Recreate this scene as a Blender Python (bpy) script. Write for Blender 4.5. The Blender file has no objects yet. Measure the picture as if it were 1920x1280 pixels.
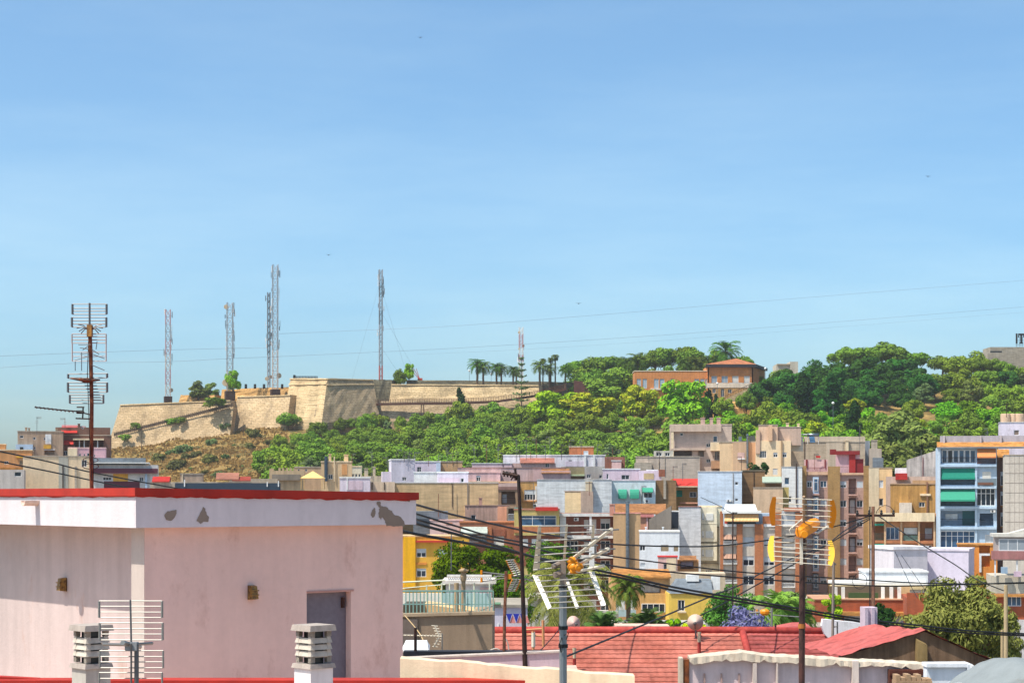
import bpy, math, random
import numpy as np
from mathutils import Vector, Matrix
R = math.radians
F, CX, HY, ZC = 3400.0, 960.0, 930.0, 22.0
COL = bpy.context.scene.collection
def P(px, py, d): return Vector(((px-CX)*d/F, d, ZC-(py-HY)*d/F))
def X(px, d): return (px-CX)*d/F
def Z(py, d): return ZC-(py-HY)*d/F
def lin(h):
    o = []
    for i in (0, 2, 4):
        c = int(h[i:i+2], 16)/255
        o.append(c/12.92 if c <= .04045 else ((c+.055)/1.055)**2.4)
    return (*o, 1)
ORD = 'first second third fourth fifth sixth seventh eighth ninth tenth eleventh twelfth thirteenth fourteenth fifteenth sixteenth seventeenth eighteenth nineteenth twentieth'.split()
TENS = {20: 'twenty', 30: 'thirty', 40: 'forty'}
def ordi(i):
    if i < 20: return ORD[i]
    n = i+1
    if n % 10 == 0: return {30: 'thirtieth', 40: 'fortieth'}[n]
    return TENS[n//10*10]+'-'+ORD[n % 10-1]

# ------------------------------------------------------------------ objects
def tag(o, label=None, cat=None, group=None, kind=None):
    if label: o['label'] = label
    if cat: o['category'] = cat
    if group: o['group'] = group
    if kind: o['kind'] = kind
    return o
def empty(name, loc, rz=0, label=None, cat=None, group=None):
    o = bpy.data.objects.new(name, None); COL.objects.link(o)
    o.location = loc; o.rotation_euler = (0, 0, rz); o.empty_display_size = .2
    return tag(o, label, cat, group)
def copy_tree(o, parent=None):
    c = o.copy(); COL.objects.link(c)
    if parent: c.parent = parent
    for ch in o.children: copy_tree(ch, c)
    return c

class MB:
    def __init__(s): s.v = []; s.f = []; s.mi = []; s.cur = 0
    def face(s, pts):
        n = len(s.v); s.v += [tuple(p) for p in pts]; s.f.append(tuple(range(n, n+len(pts)))); s.mi.append(s.cur)
        return s
    def box(s, a, b, M=None):
        x0, y0, z0 = a; x1, y1, z1 = b
        c = [(x0, y0, z0), (x1, y0, z0), (x1, y1, z0), (x0, y1, z0), (x0, y0, z1), (x1, y0, z1), (x1, y1, z1), (x0, y1, z1)]
        return s.hexa(c, M)
    def hexa(s, c, M=None):
        if M is not None: c = [M @ Vector(p) for p in c]
        n = len(s.v); s.v += [tuple(p) for p in c]
        for f in ((0, 3, 2, 1), (4, 5, 6, 7), (0, 1, 5, 4), (1, 2, 6, 5), (2, 3, 7, 6), (3, 0, 4, 7)):
            s.f.append(tuple(n+i for i in f)); s.mi.append(s.cur)
        return s
    def cbox(s, c, sz, M=None):
        return s.box([c[i]-sz[i]/2 for i in range(3)], [c[i]+sz[i]/2 for i in range(3)], M)
    def tube(s, p, q, r, r2=None, n=6, cap=True):
        return s.path([p, q], [r, r if r2 is None else r2], n, cap)
    def path(s, pts, rs, n=6, cap=True):
        pts = [Vector(p) for p in pts]
        if not isinstance(rs, (list, tuple)): rs = [rs]*len(pts)
        base = len(s.v); m = len(pts); up = None
        for i, p in enumerate(pts):
            t = (pts[min(i+1, m-1)]-pts[max(i-1, 0)]).normalized()
            if up is None:
                a = Vector((0, 0, 1)) if abs(t.z) < .9 else Vector((1, 0, 0))
                up = t.cross(a).normalized()
            up = (up-t*up.dot(t)).normalized(); w = t.cross(up)
            for k in range(n):
                an = 2*math.pi*k/n
                s.v.append(tuple(p+(up*math.cos(an)+w*math.sin(an))*rs[i]))
        for i in range(m-1):
            for k in range(n):
                a = base+i*n+k; b = base+i*n+(k+1) % n
                s.f.append((a, b, b+n, a+n)); s.mi.append(s.cur)
        if cap:
            s.f.append(tuple(base+k for k in range(n))[::-1]); s.mi.append(s.cur)
            s.f.append(tuple(base+(m-1)*n+k for k in range(n))); s.mi.append(s.cur)
        return s
    def lathe(s, c, prof, n=12, M=None):
        base = len(s.v); c = Vector(c)
        for r, z in prof:
            for k in range(n):
                an = 2*math.pi*k/n; p = Vector((r*math.cos(an), r*math.sin(an), z))
                s.v.append(tuple((M @ p if M is not None else p)+c))
        for i in range(len(prof)-1):
            for k in range(n):
                a = base+i*n+k; b = base+i*n+(k+1) % n
                s.f.append((a, b, b+n, a+n)); s.mi.append(s.cur)
        s.f.append(tuple(base+k for k in range(n))[::-1]); s.mi.append(s.cur)
        s.f.append(tuple(base+(len(prof)-1)*n+k for k in range(n))); s.mi.append(s.cur)
        return s
    def slab(s, pts, vec):
        """a polygon given thickness along vec"""
        vec = Vector(vec); a = [Vector(p) for p in pts]; b = [p+vec for p in a]; n = len(a)
        s.face(a); s.face(b[::-1])
        for i in range(n):
            j = (i+1) % n; s.face([a[j], a[i], b[i], b[j]])
        return s
    def ico(s, c, r, sq=(1, 1, 1), n=8, m=5):
        prof = [(max(.02, math.sin(math.pi*i/m))*r, -math.cos(math.pi*i/m)*r*sq[2]) for i in range(m+1)]
        M = Matrix.Diagonal((sq[0], sq[1], 1))
        return s.lathe(c, prof, n, M)
    def build(s, name, mat, parent=None, smooth=False, label=None, cat=None, group=None, kind=None, origin=None):
        me = bpy.data.meshes.new(name)
        v = s.v
        if origin is not None:
            ox, oy, oz = origin; v = [(x-ox, y-oy, z-oz) for x, y, z in v]
        me.from_pydata(v, [], s.f)
        mats = mat if isinstance(mat, (list, tuple)) else [mat]
        for m in mats: me.materials.append(m)
        if any(s.mi): me.polygons.foreach_set('material_index', s.mi)
        if smooth: me.polygons.foreach_set('use_smooth', [True]*len(s.f))
        me.update()
        o = bpy.data.objects.new(name, me); COL.objects.link(o)
        if parent: o.parent = parent
        if origin is not None: o.location = origin
        return tag(o, label, cat, group, kind)

def np_mesh(name, V, Fq, mat):
    me = bpy.data.meshes.new(name); nv, nf = len(V), len(Fq)
    me.vertices.add(nv); me.vertices.foreach_set('co', np.asarray(V, np.float32).ravel())
    me.loops.add(nf*4); me.loops.foreach_set('vertex_index', np.asarray(Fq, np.int32).ravel())
    me.polygons.add(nf); me.polygons.foreach_set('loop_start', np.arange(nf, dtype=np.int32)*4)
    me.update(calc_edges=True); me.validate()
    me.materials.append(mat)
    return me

# ------------------------------------------------------------------ materials
MATS = {}
def nt(name):
    m = bpy.data.materials.new(name); m.use_nodes = True
    t = m.node_tree; b = t.nodes['Principled BSDF']
    return m, t, b
def N(t, typ, **kw):
    n = t.nodes.new(typ)
    for k, v in kw.items():
        if k in n.inputs: n.inputs[k].default_value = v
        else: setattr(n, k, v)
    return n
def noise(t, co, scale, detail=4, rough=.6, mscale=None):
    n = N(t, 'ShaderNodeTexNoise'); n.inputs['Scale'].default_value = scale; n.inputs['Detail'].default_value = detail; n.inputs['Roughness'].default_value = rough
    if mscale:
        mp = N(t, 'ShaderNodeMapping'); mp.inputs['Scale'].default_value = mscale
        t.links.new(co, mp.inputs[0]); co = mp.outputs[0]
    t.links.new(co, n.inputs['Vector']); return n.outputs['Fac']
def ramp(t, fac, stops):
    r = N(t, 'ShaderNodeValToRGB'); e = r.color_ramp.elements
    while len(e) < len(stops): e.new(.5)
    for i, (p, c) in enumerate(stops):
        e[i].position = p; e[i].color = c if len(c) == 4 else (*c, 1)
    t.links.new(fac, r.inputs[0]); return r.outputs[0]
def g(v): return (v, v, v, 1)
def mul(t, a, b, fac=1, mode='MULTIPLY'):
    m = N(t, 'ShaderNodeMix', data_type='RGBA', blend_type=mode); m.inputs[0].default_value = fac
    for i, x in ((6, a), (7, b)):
        if isinstance(x, tuple): m.inputs[i].default_value = x
        else: t.links.new(x, m.inputs[i])
    return m.outputs[2]
def mixf(t, f, a, b):
    m = N(t, 'ShaderNodeMix', data_type='RGBA'); t.links.new(f, m.inputs[0])
    for i, x in ((6, a), (7, b)):
        if isinstance(x, tuple): m.inputs[i].default_value = x
        else: t.links.new(x, m.inputs[i])
    return m.outputs[2]
def bump(t, b, h, strength, dist):
    n = N(t, 'ShaderNodeBump'); n.inputs['Strength'].default_value = strength; n.inputs['Distance'].default_value = dist
    t.links.new(h, n.inputs['Height']); t.links.new(n.outputs[0], b.inputs['Normal'])
def pos(t): return N(t, 'ShaderNodeNewGeometry').outputs['Position']

def plaster(h, var=.18, streak=.22, course=0, sc=1.0, rough=.9, dirt='6a5c4c', damt=.4):
    """weathered render: blotches, rain streaks, grime, optional courses"""
    key = ('pl', h, var, streak, course, sc, dirt, damt)
    if key in MATS: return MATS[key]
    m, t, b = nt('plaster_'+h); p = pos(t)
    c = mul(t, tuple(min(.9, x*1.16) for x in lin(h)[:3])+(1,), ramp(t, noise(t, p, .35*sc, 6, .65), [(.28, g(1-var)), (.72, g(1+var*.5))]))
    c = mul(t, c, ramp(t, noise(t, p, 1, 5, .6, (1.6*sc, 1.6*sc, .13*sc)), [(.3, g(1-streak)), (.62, g(1.03))]))
    c = mul(t, c, ramp(t, noise(t, p, 3.5*sc, 4, .7), [(.25, g(.88 if sc < 2 else .95)), (.75, g(1.08 if sc < 2 else 1.03))]))
    if course:
        c = mul(t, c, ramp(t, noise(t, p, 1, 3, .6, (.5*sc, .5*sc, 3.2*sc)), [(.35, g(1-course)), (.6, g(1.03))]))
    gr = ramp(t, noise(t, p, .8*sc, 8, .75, (1, 1, .5)), [(.56, g(0)), (.74, g(damt*2))])
    c = mixf(t, gr, c, mul(t, lin(dirt), lin(h), .45, 'MIX'))
    t.links.new(c, b.inputs['Base Color']); b.inputs['Roughness'].default_value = rough
    b.inputs['Specular IOR Level'].default_value = .2
    bump(t, b, noise(t, p, 9*sc, 6, .7), .35 if sc < 2 else .18, .03)
    MATS[key] = m; return m
def brick(h, mortar='8a6a54', sc=1.0):
    key = ('br', h, sc)
    if key in MATS: return MATS[key]
    m, t, b = nt('brick_'+h); p = pos(t)
    cr = N(t, 'ShaderNodeSeparateXYZ'); t.links.new(p, cr.inputs[0])
    ad = N(t, 'ShaderNodeMath', operation='ADD'); t.links.new(cr.outputs[0], ad.inputs[0]); t.links.new(cr.outputs[1], ad.inputs[1])
    cb = N(t, 'ShaderNodeCombineXYZ'); t.links.new(ad.outputs[0], cb.inputs[0]); t.links.new(cr.outputs[2], cb.inputs[1])
    bt = N(t, 'ShaderNodeTexBrick'); l = lin(h)
    bt.inputs['Color1'].default_value = l; bt.inputs['Color2'].default_value = tuple(x*.78 for x in l[:3])+(1,); bt.inputs['Mortar'].default_value = lin(mortar)
    bt.inputs['Scale'].default_value = sc; bt.inputs['Brick Width'].default_value = .26; bt.inputs['Row Height'].default_value = .085; bt.inputs['Mortar Size'].default_value = .005
    t.links.new(cb.outputs[0], bt.inputs['Vector'])
    c = mul(t, bt.outputs[0], ramp(t, noise(t, p, .5, 6, .7), [(.28, g(.75)), (.72, g(1.12))]))
    c = mul(t, c, ramp(t, noise(t, p, 1, 4, .6, (2, 2, .2)), [(.3, g(.82)), (.6, g(1.04))]))
    t.links.new(c, b.inputs['Base Color']); b.inputs['Roughness'].default_value = .9
    MATS[key] = m; return m
def paint(h, rough=.5, metal=0, var=.12, sc=3, spec=.4):
    key = ('pt', h, rough, metal, var, sc)
    if key in MATS: return MATS[key]
    m, t, b = nt('paint_'+h); p = pos(t)
    c = mul(t, lin(h), ramp(t, noise(t, p, sc, 5, .65), [(.3, g(1-var)), (.7, g(1+var*.4))]))
    t.links.new(c, b.inputs['Base Color']); b.inputs['Roughness'].default_value = rough; b.inputs['Metallic'].default_value = metal
    b.inputs['Specular IOR Level'].default_value = spec
    MATS[key] = m; return m
def rusty(h, h2, sc=6, rough=.7, metal=.3, bias=.5):
    key = ('ru', h, h2, sc)
    if key in MATS: return MATS[key]
    m, t, b = nt('rust_'+h); p = pos(t)
    f = ramp(t, noise(t, p, sc, 6, .7), [(bias-.08, g(0)), (bias+.1, g(1))])
    c = mixf(t, f, lin(h), lin(h2))
    t.links.new(c, b.inputs['Base Color']); b.inputs['Roughness'].default_value = rough; b.inputs['Metallic'].default_value = metal
    MATS[key] = m; return m
def glass(h='1c2530', rough=.08):
    key = ('gl', h)
    if key in MATS: return MATS[key]
    m, t, b = nt('glass_'+h); p = pos(t)
    c = mul(t, lin(h), ramp(t, noise(t, p, .9, 2, .5), [(.3, g(.5)), (.7, g(1.7))]))
    t.links.new(c, b.inputs['Base Color']); b.inputs['Roughness'].default_value = rough; b.inputs['Specular IOR Level'].default_value = .6
    MATS[key] = m; return m
def foliage(h, h2, h3=None, sc=.5, rnd=.3, trans=.12):
    key = ('fo', h, h2, h3)
    if key in MATS: return MATS[key]
    m = bpy.data.materials.new('foliage_'+h); m.use_nodes = True; t = m.node_tree; t.nodes.clear()
    out = N(t, 'ShaderNodeOutputMaterial'); p = pos(t)
    oi = N(t, 'ShaderNodeObjectInfo')
    c = ramp(t, noise(t, p, sc, 3, .6), [(.3, lin(h)), (.7, lin(h2))])
    if h3: c = mixf(t, ramp(t, noise(t, p, sc*2.7, 2, .5), [(.58, g(0)), (.68, g(1))]), c, lin(h3))
    r = ramp(t, oi.outputs['Random'], [(0, (1-rnd, 1-rnd*.9, 1-rnd, 1)), (.5, g(1)), (1, (1+rnd, 1+rnd*.7, 1+rnd*.1, 1))])
    c = mul(t, c, r)
    hv = N(t, 'ShaderNodeHueSaturation'); mr = N(t, 'ShaderNodeMath', operation='MULTIPLY_ADD')
    t.links.new(oi.outputs['Random'], mr.inputs[0]); mr.inputs[1].default_value = .05; mr.inputs[2].default_value = .475
    t.links.new(mr.outputs[0], hv.inputs['Hue']); t.links.new(c, hv.inputs['Color'])
    c = hv.outputs[0]
    d = N(t, 'ShaderNodeBsdfDiffuse'); tr = N(t, 'ShaderNodeBsdfTranslucent'); mx = N(t, 'ShaderNodeMixShader'); mx.inputs[0].default_value = trans
    t.links.new(c, d.inputs[0]); t.links.new(c, tr.inputs[0]); t.links.new(d.outputs[0], mx.inputs[1]); t.links.new(tr.outputs[0], mx.inputs[2])
    t.links.new(mx.outputs[0], out.inputs[0])
    MATS[key] = m; return m
def stone(h, h2, bw=1.3, bh=.55, dark='4a4238', damt=.5, dirtz=None):
    key = ('st', h, h2, bw, damt)
    if key in MATS: return MATS[key]
    m, t, b = nt('stone_'+h); p = pos(t)
    cr = N(t, 'ShaderNodeSeparateXYZ'); t.links.new(p, cr.inputs[0])
    ad = N(t, 'ShaderNodeMath', operation='MULTIPLY_ADD'); t.links.new(cr.outputs[1], ad.inputs[0]); ad.inputs[1].default_value = .8; t.links.new(cr.outputs[0], ad.inputs[2])
    cb = N(t, 'ShaderNodeCombineXYZ'); t.links.new(ad.outputs[0], cb.inputs[0]); t.links.new(cr.outputs[2], cb.inputs[1])
    bt = N(t, 'ShaderNodeTexBrick'); l, l2 = lin(h), lin(h2)
    bt.inputs['Color1'].default_value = l; bt.inputs['Color2'].default_value = l2; bt.inputs['Mortar'].default_value = tuple(x*.72 for x in l2[:3])+(1,)
    bt.inputs['Scale'].default_value = 1; bt.inputs['Brick Width'].default_value = bw; bt.inputs['Row Height'].default_value = bh; bt.inputs['Mortar Size'].default_value = .07
    t.links.new(cb.outputs[0], bt.inputs['Vector'])
    c = mul(t, bt.outputs[0], ramp(t, noise(t, p, 1.6, 6, .8), [(.25, g(.55)), (.75, g(1.35))]))
    c = mul(t, c, ramp(t, noise(t, p, .12, 6, .65), [(.3, g(.75)), (.7, g(1.15))]))
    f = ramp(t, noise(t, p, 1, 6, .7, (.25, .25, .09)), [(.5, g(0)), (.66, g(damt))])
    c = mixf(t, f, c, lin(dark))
    t.links.new(c, b.inputs['Base Color']); b.inputs['Roughness'].default_value = .95; b.inputs['Specular IOR Level'].default_value = .1
    bump(t, b, noise(t, p, 2.4, 8, .8), .5, .16)
    MATS[key] = m; return m

WHITE = paint('dcdcdc', .5, var=.06); SHUT = paint('b9c0c6', .6, var=.08); SHUTW = paint('d4d2cc', .6)
PANE = glass('1c2733'); PANEB = glass('34506a'); DARK = glass('121519', .3)
STEEL = paint('8c9094', .45, .6); DKMETAL = rusty('2c2220', '4a2a1c'); BLACK = paint('17181a', .6)
GALV = rusty('8d9296', '6d7276', 8, .45, .7); CABLE = paint('0e0f12', .6, var=.02)
CONC = plaster('8b8378', streak=.3)
# ------------------------------------------------------------------ camera, light, sky
SUN_AZ, SUN_EL = 31.0, 62.0
sc = bpy.context.scene
cam = bpy.data.cameras.new('camera'); co = bpy.data.objects.new('camera', cam); COL.objects.link(co)
co.location = (0, 0, ZC); co.rotation_euler = (R(90), 0, 0)
cam.lens = F/1920*36; cam.sensor_width = 36; cam.shift_y = (HY-640)/1920; cam.clip_start = .5; cam.clip_end = 20000
sc.camera = co
sc.view_settings.view_transform = 'Standard'; sc.view_settings.look = 'None'; sc.view_settings.exposure = 1.0; sc.view_settings.gamma = 1
sc.cycles.max_bounces = 6; sc.cycles.use_denoising = True; sc.cycles.use_adaptive_sampling = True
sv = Vector((-math.cos(R(SUN_AZ))*math.cos(R(SUN_EL)), -math.sin(R(SUN_AZ))*math.cos(R(SUN_EL)), math.sin(R(SUN_EL))))
sl = bpy.data.lights.new('sun', 'SUN'); sl.energy = 3.4; sl.angle = R(.5); sl.color = (1, .93, .82)
so = bpy.data.objects.new('sun', sl); COL.objects.link(so); so.rotation_euler = sv.to_track_quat('Z', 'Y').to_euler()
w = bpy.data.worlds.new('World'); sc.world = w; w.use_nodes = True
t = w.node_tree; bg = t.nodes['Background']
sky = t.nodes.new('ShaderNodeTexSky'); sky.sky_type = 'NISHITA'; sky.sun_disc = False
sky.sun_elevation = R(SUN_EL); sky.sun_rotation = math.atan2(sv.x, sv.y)
sky.altitude = 0; sky.air_density = .8; sky.dust_density = 2.0; sky.ozone_density = 5.0
tc = t.nodes.new('ShaderNodeTexCoord')
mp = t.nodes.new('ShaderNodeMapping'); mp.inputs['Scale'].default_value = (1.2, 1.2, 7); mp.inputs['Rotation'].default_value = (.0, .12, .4)
t.links.new(tc.outputs['Generated'], mp.inputs[0])
wn = noise(t, mp.outputs[0], 2.2, 7, .62)
wr = ramp(t, wn, [(.38, g(0)), (.72, g(.8))])
hs = t.nodes.new('ShaderNodeHueSaturation'); hs.inputs['Saturation'].default_value = 1.0
t.links.new(sky.outputs[0], hs.inputs['Color'])
skc = mul(t, hs.outputs[0], (.92, 1.1, 1.05, 1))
wisp = mixf(t, wr, skc, mul(t, skc, (1.42, 1.2, 1.06, 1)))
t.links.new(wisp, bg.inputs[0]); bg.inputs[1].default_value = .10

# ------------------------------------------------------------------ terrain
T_COLS = np.array([-260, 0, 210, 430, 520, 620, 720, 860, 1000, 1150, 1300, 1450, 1600, 1750, 1920, 2250], float)
T_ROWS = np.array([0, 50, 90, 270, 340, 420, 500, 560, 590, 640, 720, 1000, 1600, 9000], float)
T_Z = np.array([
    [0]*16, [0]*16, [6]*16, [6]*16,
    [7, 7, 8, 9, 10, 10, 9, 8, 8, 8, 8, 9, 11, 12, 12, 12],
    [10, 12, 18, 20, 20, 20, 20, 20, 20, 20, 21, 23, 26, 29, 30, 29],
    [12, 16, 27, 29.5, 29.5, 28.5, 28, 28, 30, 31, 33, 37, 40, 41, 40, 38],
    [13, 18, 33, 37, 38, 36, 36, 37, 41, 44, 48, 50, 51, 51, 51, 48],
    [13, 18, 37, 42, 44, 43, 43, 44, 48, 52, 54, 57, 58, 58, 58, 55],
    [10, 16, 42, 50, 53, 55, 57, 58, 59, 60, 60, 61, 61, 60, 60, 57],
    [8, 12, 38, 50, 53, 55, 57, 58, 59, 60, 60, 60, 59, 58, 57, 54],
    [0, 0, 15, 25, 28, 30, 30, 30, 30, 30, 30, 30, 30, 30, 30, 28],
    [0]*16, [0]*16], float)
def H(x, y):
    x = np.asarray(x, float); y = np.asarray(y, float)
    px = np.clip(CX+x*F/np.maximum(y, 60), T_COLS[0], T_COLS[-1]-.01)
    yy = np.clip(y, 0, 8999)
    i = np.clip(np.searchsorted(T_COLS, px, 'right')-1, 0, len(T_COLS)-2); j = np.clip(np.searchsorted(T_ROWS, yy, 'right')-1, 0, len(T_ROWS)-2)
    u = (px-T_COLS[i])/(T_COLS[i+1]-T_COLS[i]); v = (yy-T_ROWS[j])/(T_ROWS[j+1]-T_ROWS[j])
    u = u*u*(3-2*u)*.5+u*.5
    z = (T_Z[j, i]*(1-u)+T_Z[j, i+1]*u)*(1-v)+(T_Z[j+1, i]*(1-u)+T_Z[j+1, i+1]*u)*v
    k = np.clip((y-380)/60, 0, 1)*np.clip((760-y)/60, 0, 1)
    z = z+k*(.55*np.sin(x*.31+y*.17)*np.sin(y*.23-x*.11)+.4*np.sin(x*.71+1.3)*np.sin(y*.53)+.45*np.sin((z*1.4)+x*.03))
    return z
def Hs(x, y): return float(H(x, y))
xs = np.concatenate([[-1200, -900, -600], np.arange(-400, 401, 4.), [600, 900, 1200]])
ys = np.concatenate([[-60, 0, 50, 90, 150, 200, 270], np.arange(300, 760, 4.), [800, 900, 1000, 1200, 1400]])
gx, gy = np.meshgrid(xs, ys); gz = H(gx, np.maximum(gy, 0))
V = np.stack([gx, gy, gz], -1).reshape(-1, 3); nx, ny = len(xs), len(ys)
ii, jj = np.meshgrid(np.arange(nx-1), np.arange(ny-1)); a = (jj*nx+ii).ravel()
Fq = np.stack([a, a+1, a+1+nx, a+nx], -1)
gm, t, b = nt('ground_dry_grass'); p = pos(t)
c = ramp(t, noise(t, p, .12, 8, .68), [(.3, lin('5f5030')), (.45, lin('8e7444')), (.6, lin('a88c56')), (.75, lin('746640'))])
c = mul(t, c, ramp(t, noise(t, p, .9, 6, .75), [(.3, g(.55)), (.7, g(1.15))]))
c = mixf(t, ramp(t, noise(t, p, .22, 7, .7, (1, 1, 2)), [(.5, g(0)), (.6, g(.85))]), c, lin('4a4c2c'))
sx = N(t, 'ShaderNodeSeparateXYZ'); t.links.new(p, sx.inputs[0])
mrg = N(t, 'ShaderNodeMapRange'); t.links.new(sx.outputs[1], mrg.inputs[0]); mrg.inputs[1].default_value = 330; mrg.inputs[2].default_value = 360
c = mixf(t, mrg.outputs[0], mul(t, lin('a89c8c'), ramp(t, noise(t, p, .4, 5, .6), [(.3, g(.7)), (.7, g(1.2))])), c)
t.links.new(c, b.inputs['Base Color']); b.inputs['Roughness'].default_value = .95; b.inputs['Specular IOR Level'].default_value = .1
bump(t, b, noise(t, p, .8, 8, .75), .8, .8)
me = np_mesh('ground', V, Fq, gm); me.polygons.foreach_set('use_smooth', [True]*len(me.polygons))
o = bpy.data.objects.new('ground', me); COL.objects.link(o); tag(o, 'dry grassy hill and town ground under everything', 'ground', kind='structure')

# ------------------------------------------------------------------ vegetation
def leaf_mesh(rng, clumps, m, size, aspect=1.6, inner=.72, up=.25, droop=0):
    C = np.repeat(np.array([c[:3] for c in clumps]), m, 0); Rr = np.repeat(np.array([c[3:] for c in clumps]), m, 0)
    n = len(C)
    d = rng.normal(size=(n, 3)); d[:, 2] += up; d /= np.linalg.norm(d, axis=1)[:, None]
    rad = inner+(1.08-inner)*rng.random((n, 1))**.7
    ctr = C+d*Rr*rad
    nor = d+rng.normal(size=(n, 3))*.42; nor[:, 2] += .2; nor /= np.linalg.norm(nor, axis=1)[:, None]
    tg = np.cross(nor, rng.normal(size=(n, 3)));
    if droop: tg = tg*.5+np.array([0, 0, -droop])
    tg -= nor*(tg*nor).sum(1)[:, None]; tg /= np.linalg.norm(tg, axis=1)[:, None]+1e-9
    bt = np.cross(nor, tg); s = size*(.55+.9*rng.random((n, 1)))
    a, b_ = tg*s*aspect*.5, bt*s*.5
    V = np.stack([ctr-a-b_*.5, ctr-b_*.9+a*.1, ctr+a+b_*.3, ctr+b_*.9-a*.1], 1).reshape(-1, 3)
    return V, np.arange(n*4).reshape(-1, 4)
def clumps_for(rng, kind, Hh, Wd, n):
    out = []
    if kind == 'column':
        for i in range(n):
            z = Hh*(.06+.92*i/(n-1)); w_ = Wd*.5*math.sin(math.pi*min(1, .12+.9*(1-i/(n-1))**.8))**.8
            out.append((rng.normal()*.1*Wd, rng.normal()*.1*Wd, z, w_*.75, w_*.75, Hh/n*1.3))
        return out
    zc, hz, base = {'slope': (.54, .42, .1), 'pine': (.64, .33, .2), 'dome': (.55, .43, .12), 'umbrella': (.74, .2, .3), 'bush': (.5, .45, 0)}[kind]
    for i in range(n):
        while 1:
            q = rng.uniform(-1, 1, 3)
            if .25 < np.linalg.norm(q) < 1: break
        if q[2] < -.35 and kind != 'bush': q[2] *= .5
        r = Wd*rng.uniform(.1, .175)*(1.25 if kind == 'bush' else 1)
        out.append((q[0]*Wd*.40, q[1]*Wd*.40, Hh*zc+q[2]*Hh*hz*.85, r, r, r*rng.uniform(.6, .85)))
    return out
BARK = rusty('4a3a2c', '6a5642', 2, .95, 0)
def tree_proto(name, seed, kind, Hh, Wd, ncl, m, size, mat, limbs=5, trunk_r=.2, droop=0, aspect=1.6, bark=None):
    rng = np.random.default_rng(seed)
    cl = clumps_for(rng, kind, Hh, Wd, ncl)
    root = empty(name, (0, 0, 0))
    V, Fq = leaf_mesh(rng, cl, m, size, aspect, droop=droop)
    cr = bpy.data.objects.new('crown', np_mesh('crown', V, Fq, mat)); COL.objects.link(cr); cr.parent = root
    if kind != 'bush' or limbs:
        mb = MB(); top = Hh*(.9 if kind == 'column' else .6)
        mb.path([(0, 0, -.8), (rng.normal()*.1, rng.normal()*.1, top*.35), (rng.normal()*.25, rng.normal()*.25, top*.7), (rng.normal()*.3, rng.normal()*.3, top)], [trunk_r*1.2, trunk_r, trunk_r*.7, trunk_r*.35], 7)
        for c in cl[:limbs]:
            z0 = top*rng.uniform(.35, .7)
            mb.path([(0, 0, z0), (c[0]*.5, c[1]*.5, z0+(c[2]-z0)*.6), c[:3]], [trunk_r*.55, trunk_r*.4, trunk_r*.15], 5)
        mb.build('trunk', bark or BARK, root)
    return root
PROTO_USED = set()
def put(proto, x, y, z, s, rz, label, cat, group=None, sz=None, name=None):
    if proto.name not in PROTO_USED: PROTO_USED.add(proto.name); o = proto
    else: o = copy_tree(proto)
    o.location = (x, y, z); o.scale = (s, s, sz or s); o.rotation_euler = (0, 0, rz)
    o['label'] = label; o['category'] = cat
    if group: o['group'] = group
    return o
def put_px(proto, px, ytop, d, hh, label, cat, group=None, rz=None, wscale=1, base=None):
    """hh = proto height; crown top reaches photo row ytop at depth d, foot on the ground"""
    x = X(px, d); zb = Hs(x, d) if base is None else base
    h = max(1.5, Z(ytop, d)-zb); s = h/hh
    return put(proto, x, d, zb, s*wscale, rnd.uniform(0, 6.28) if rz is None else rz, label, cat, group, sz=s)
rnd = random.Random(7)

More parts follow.
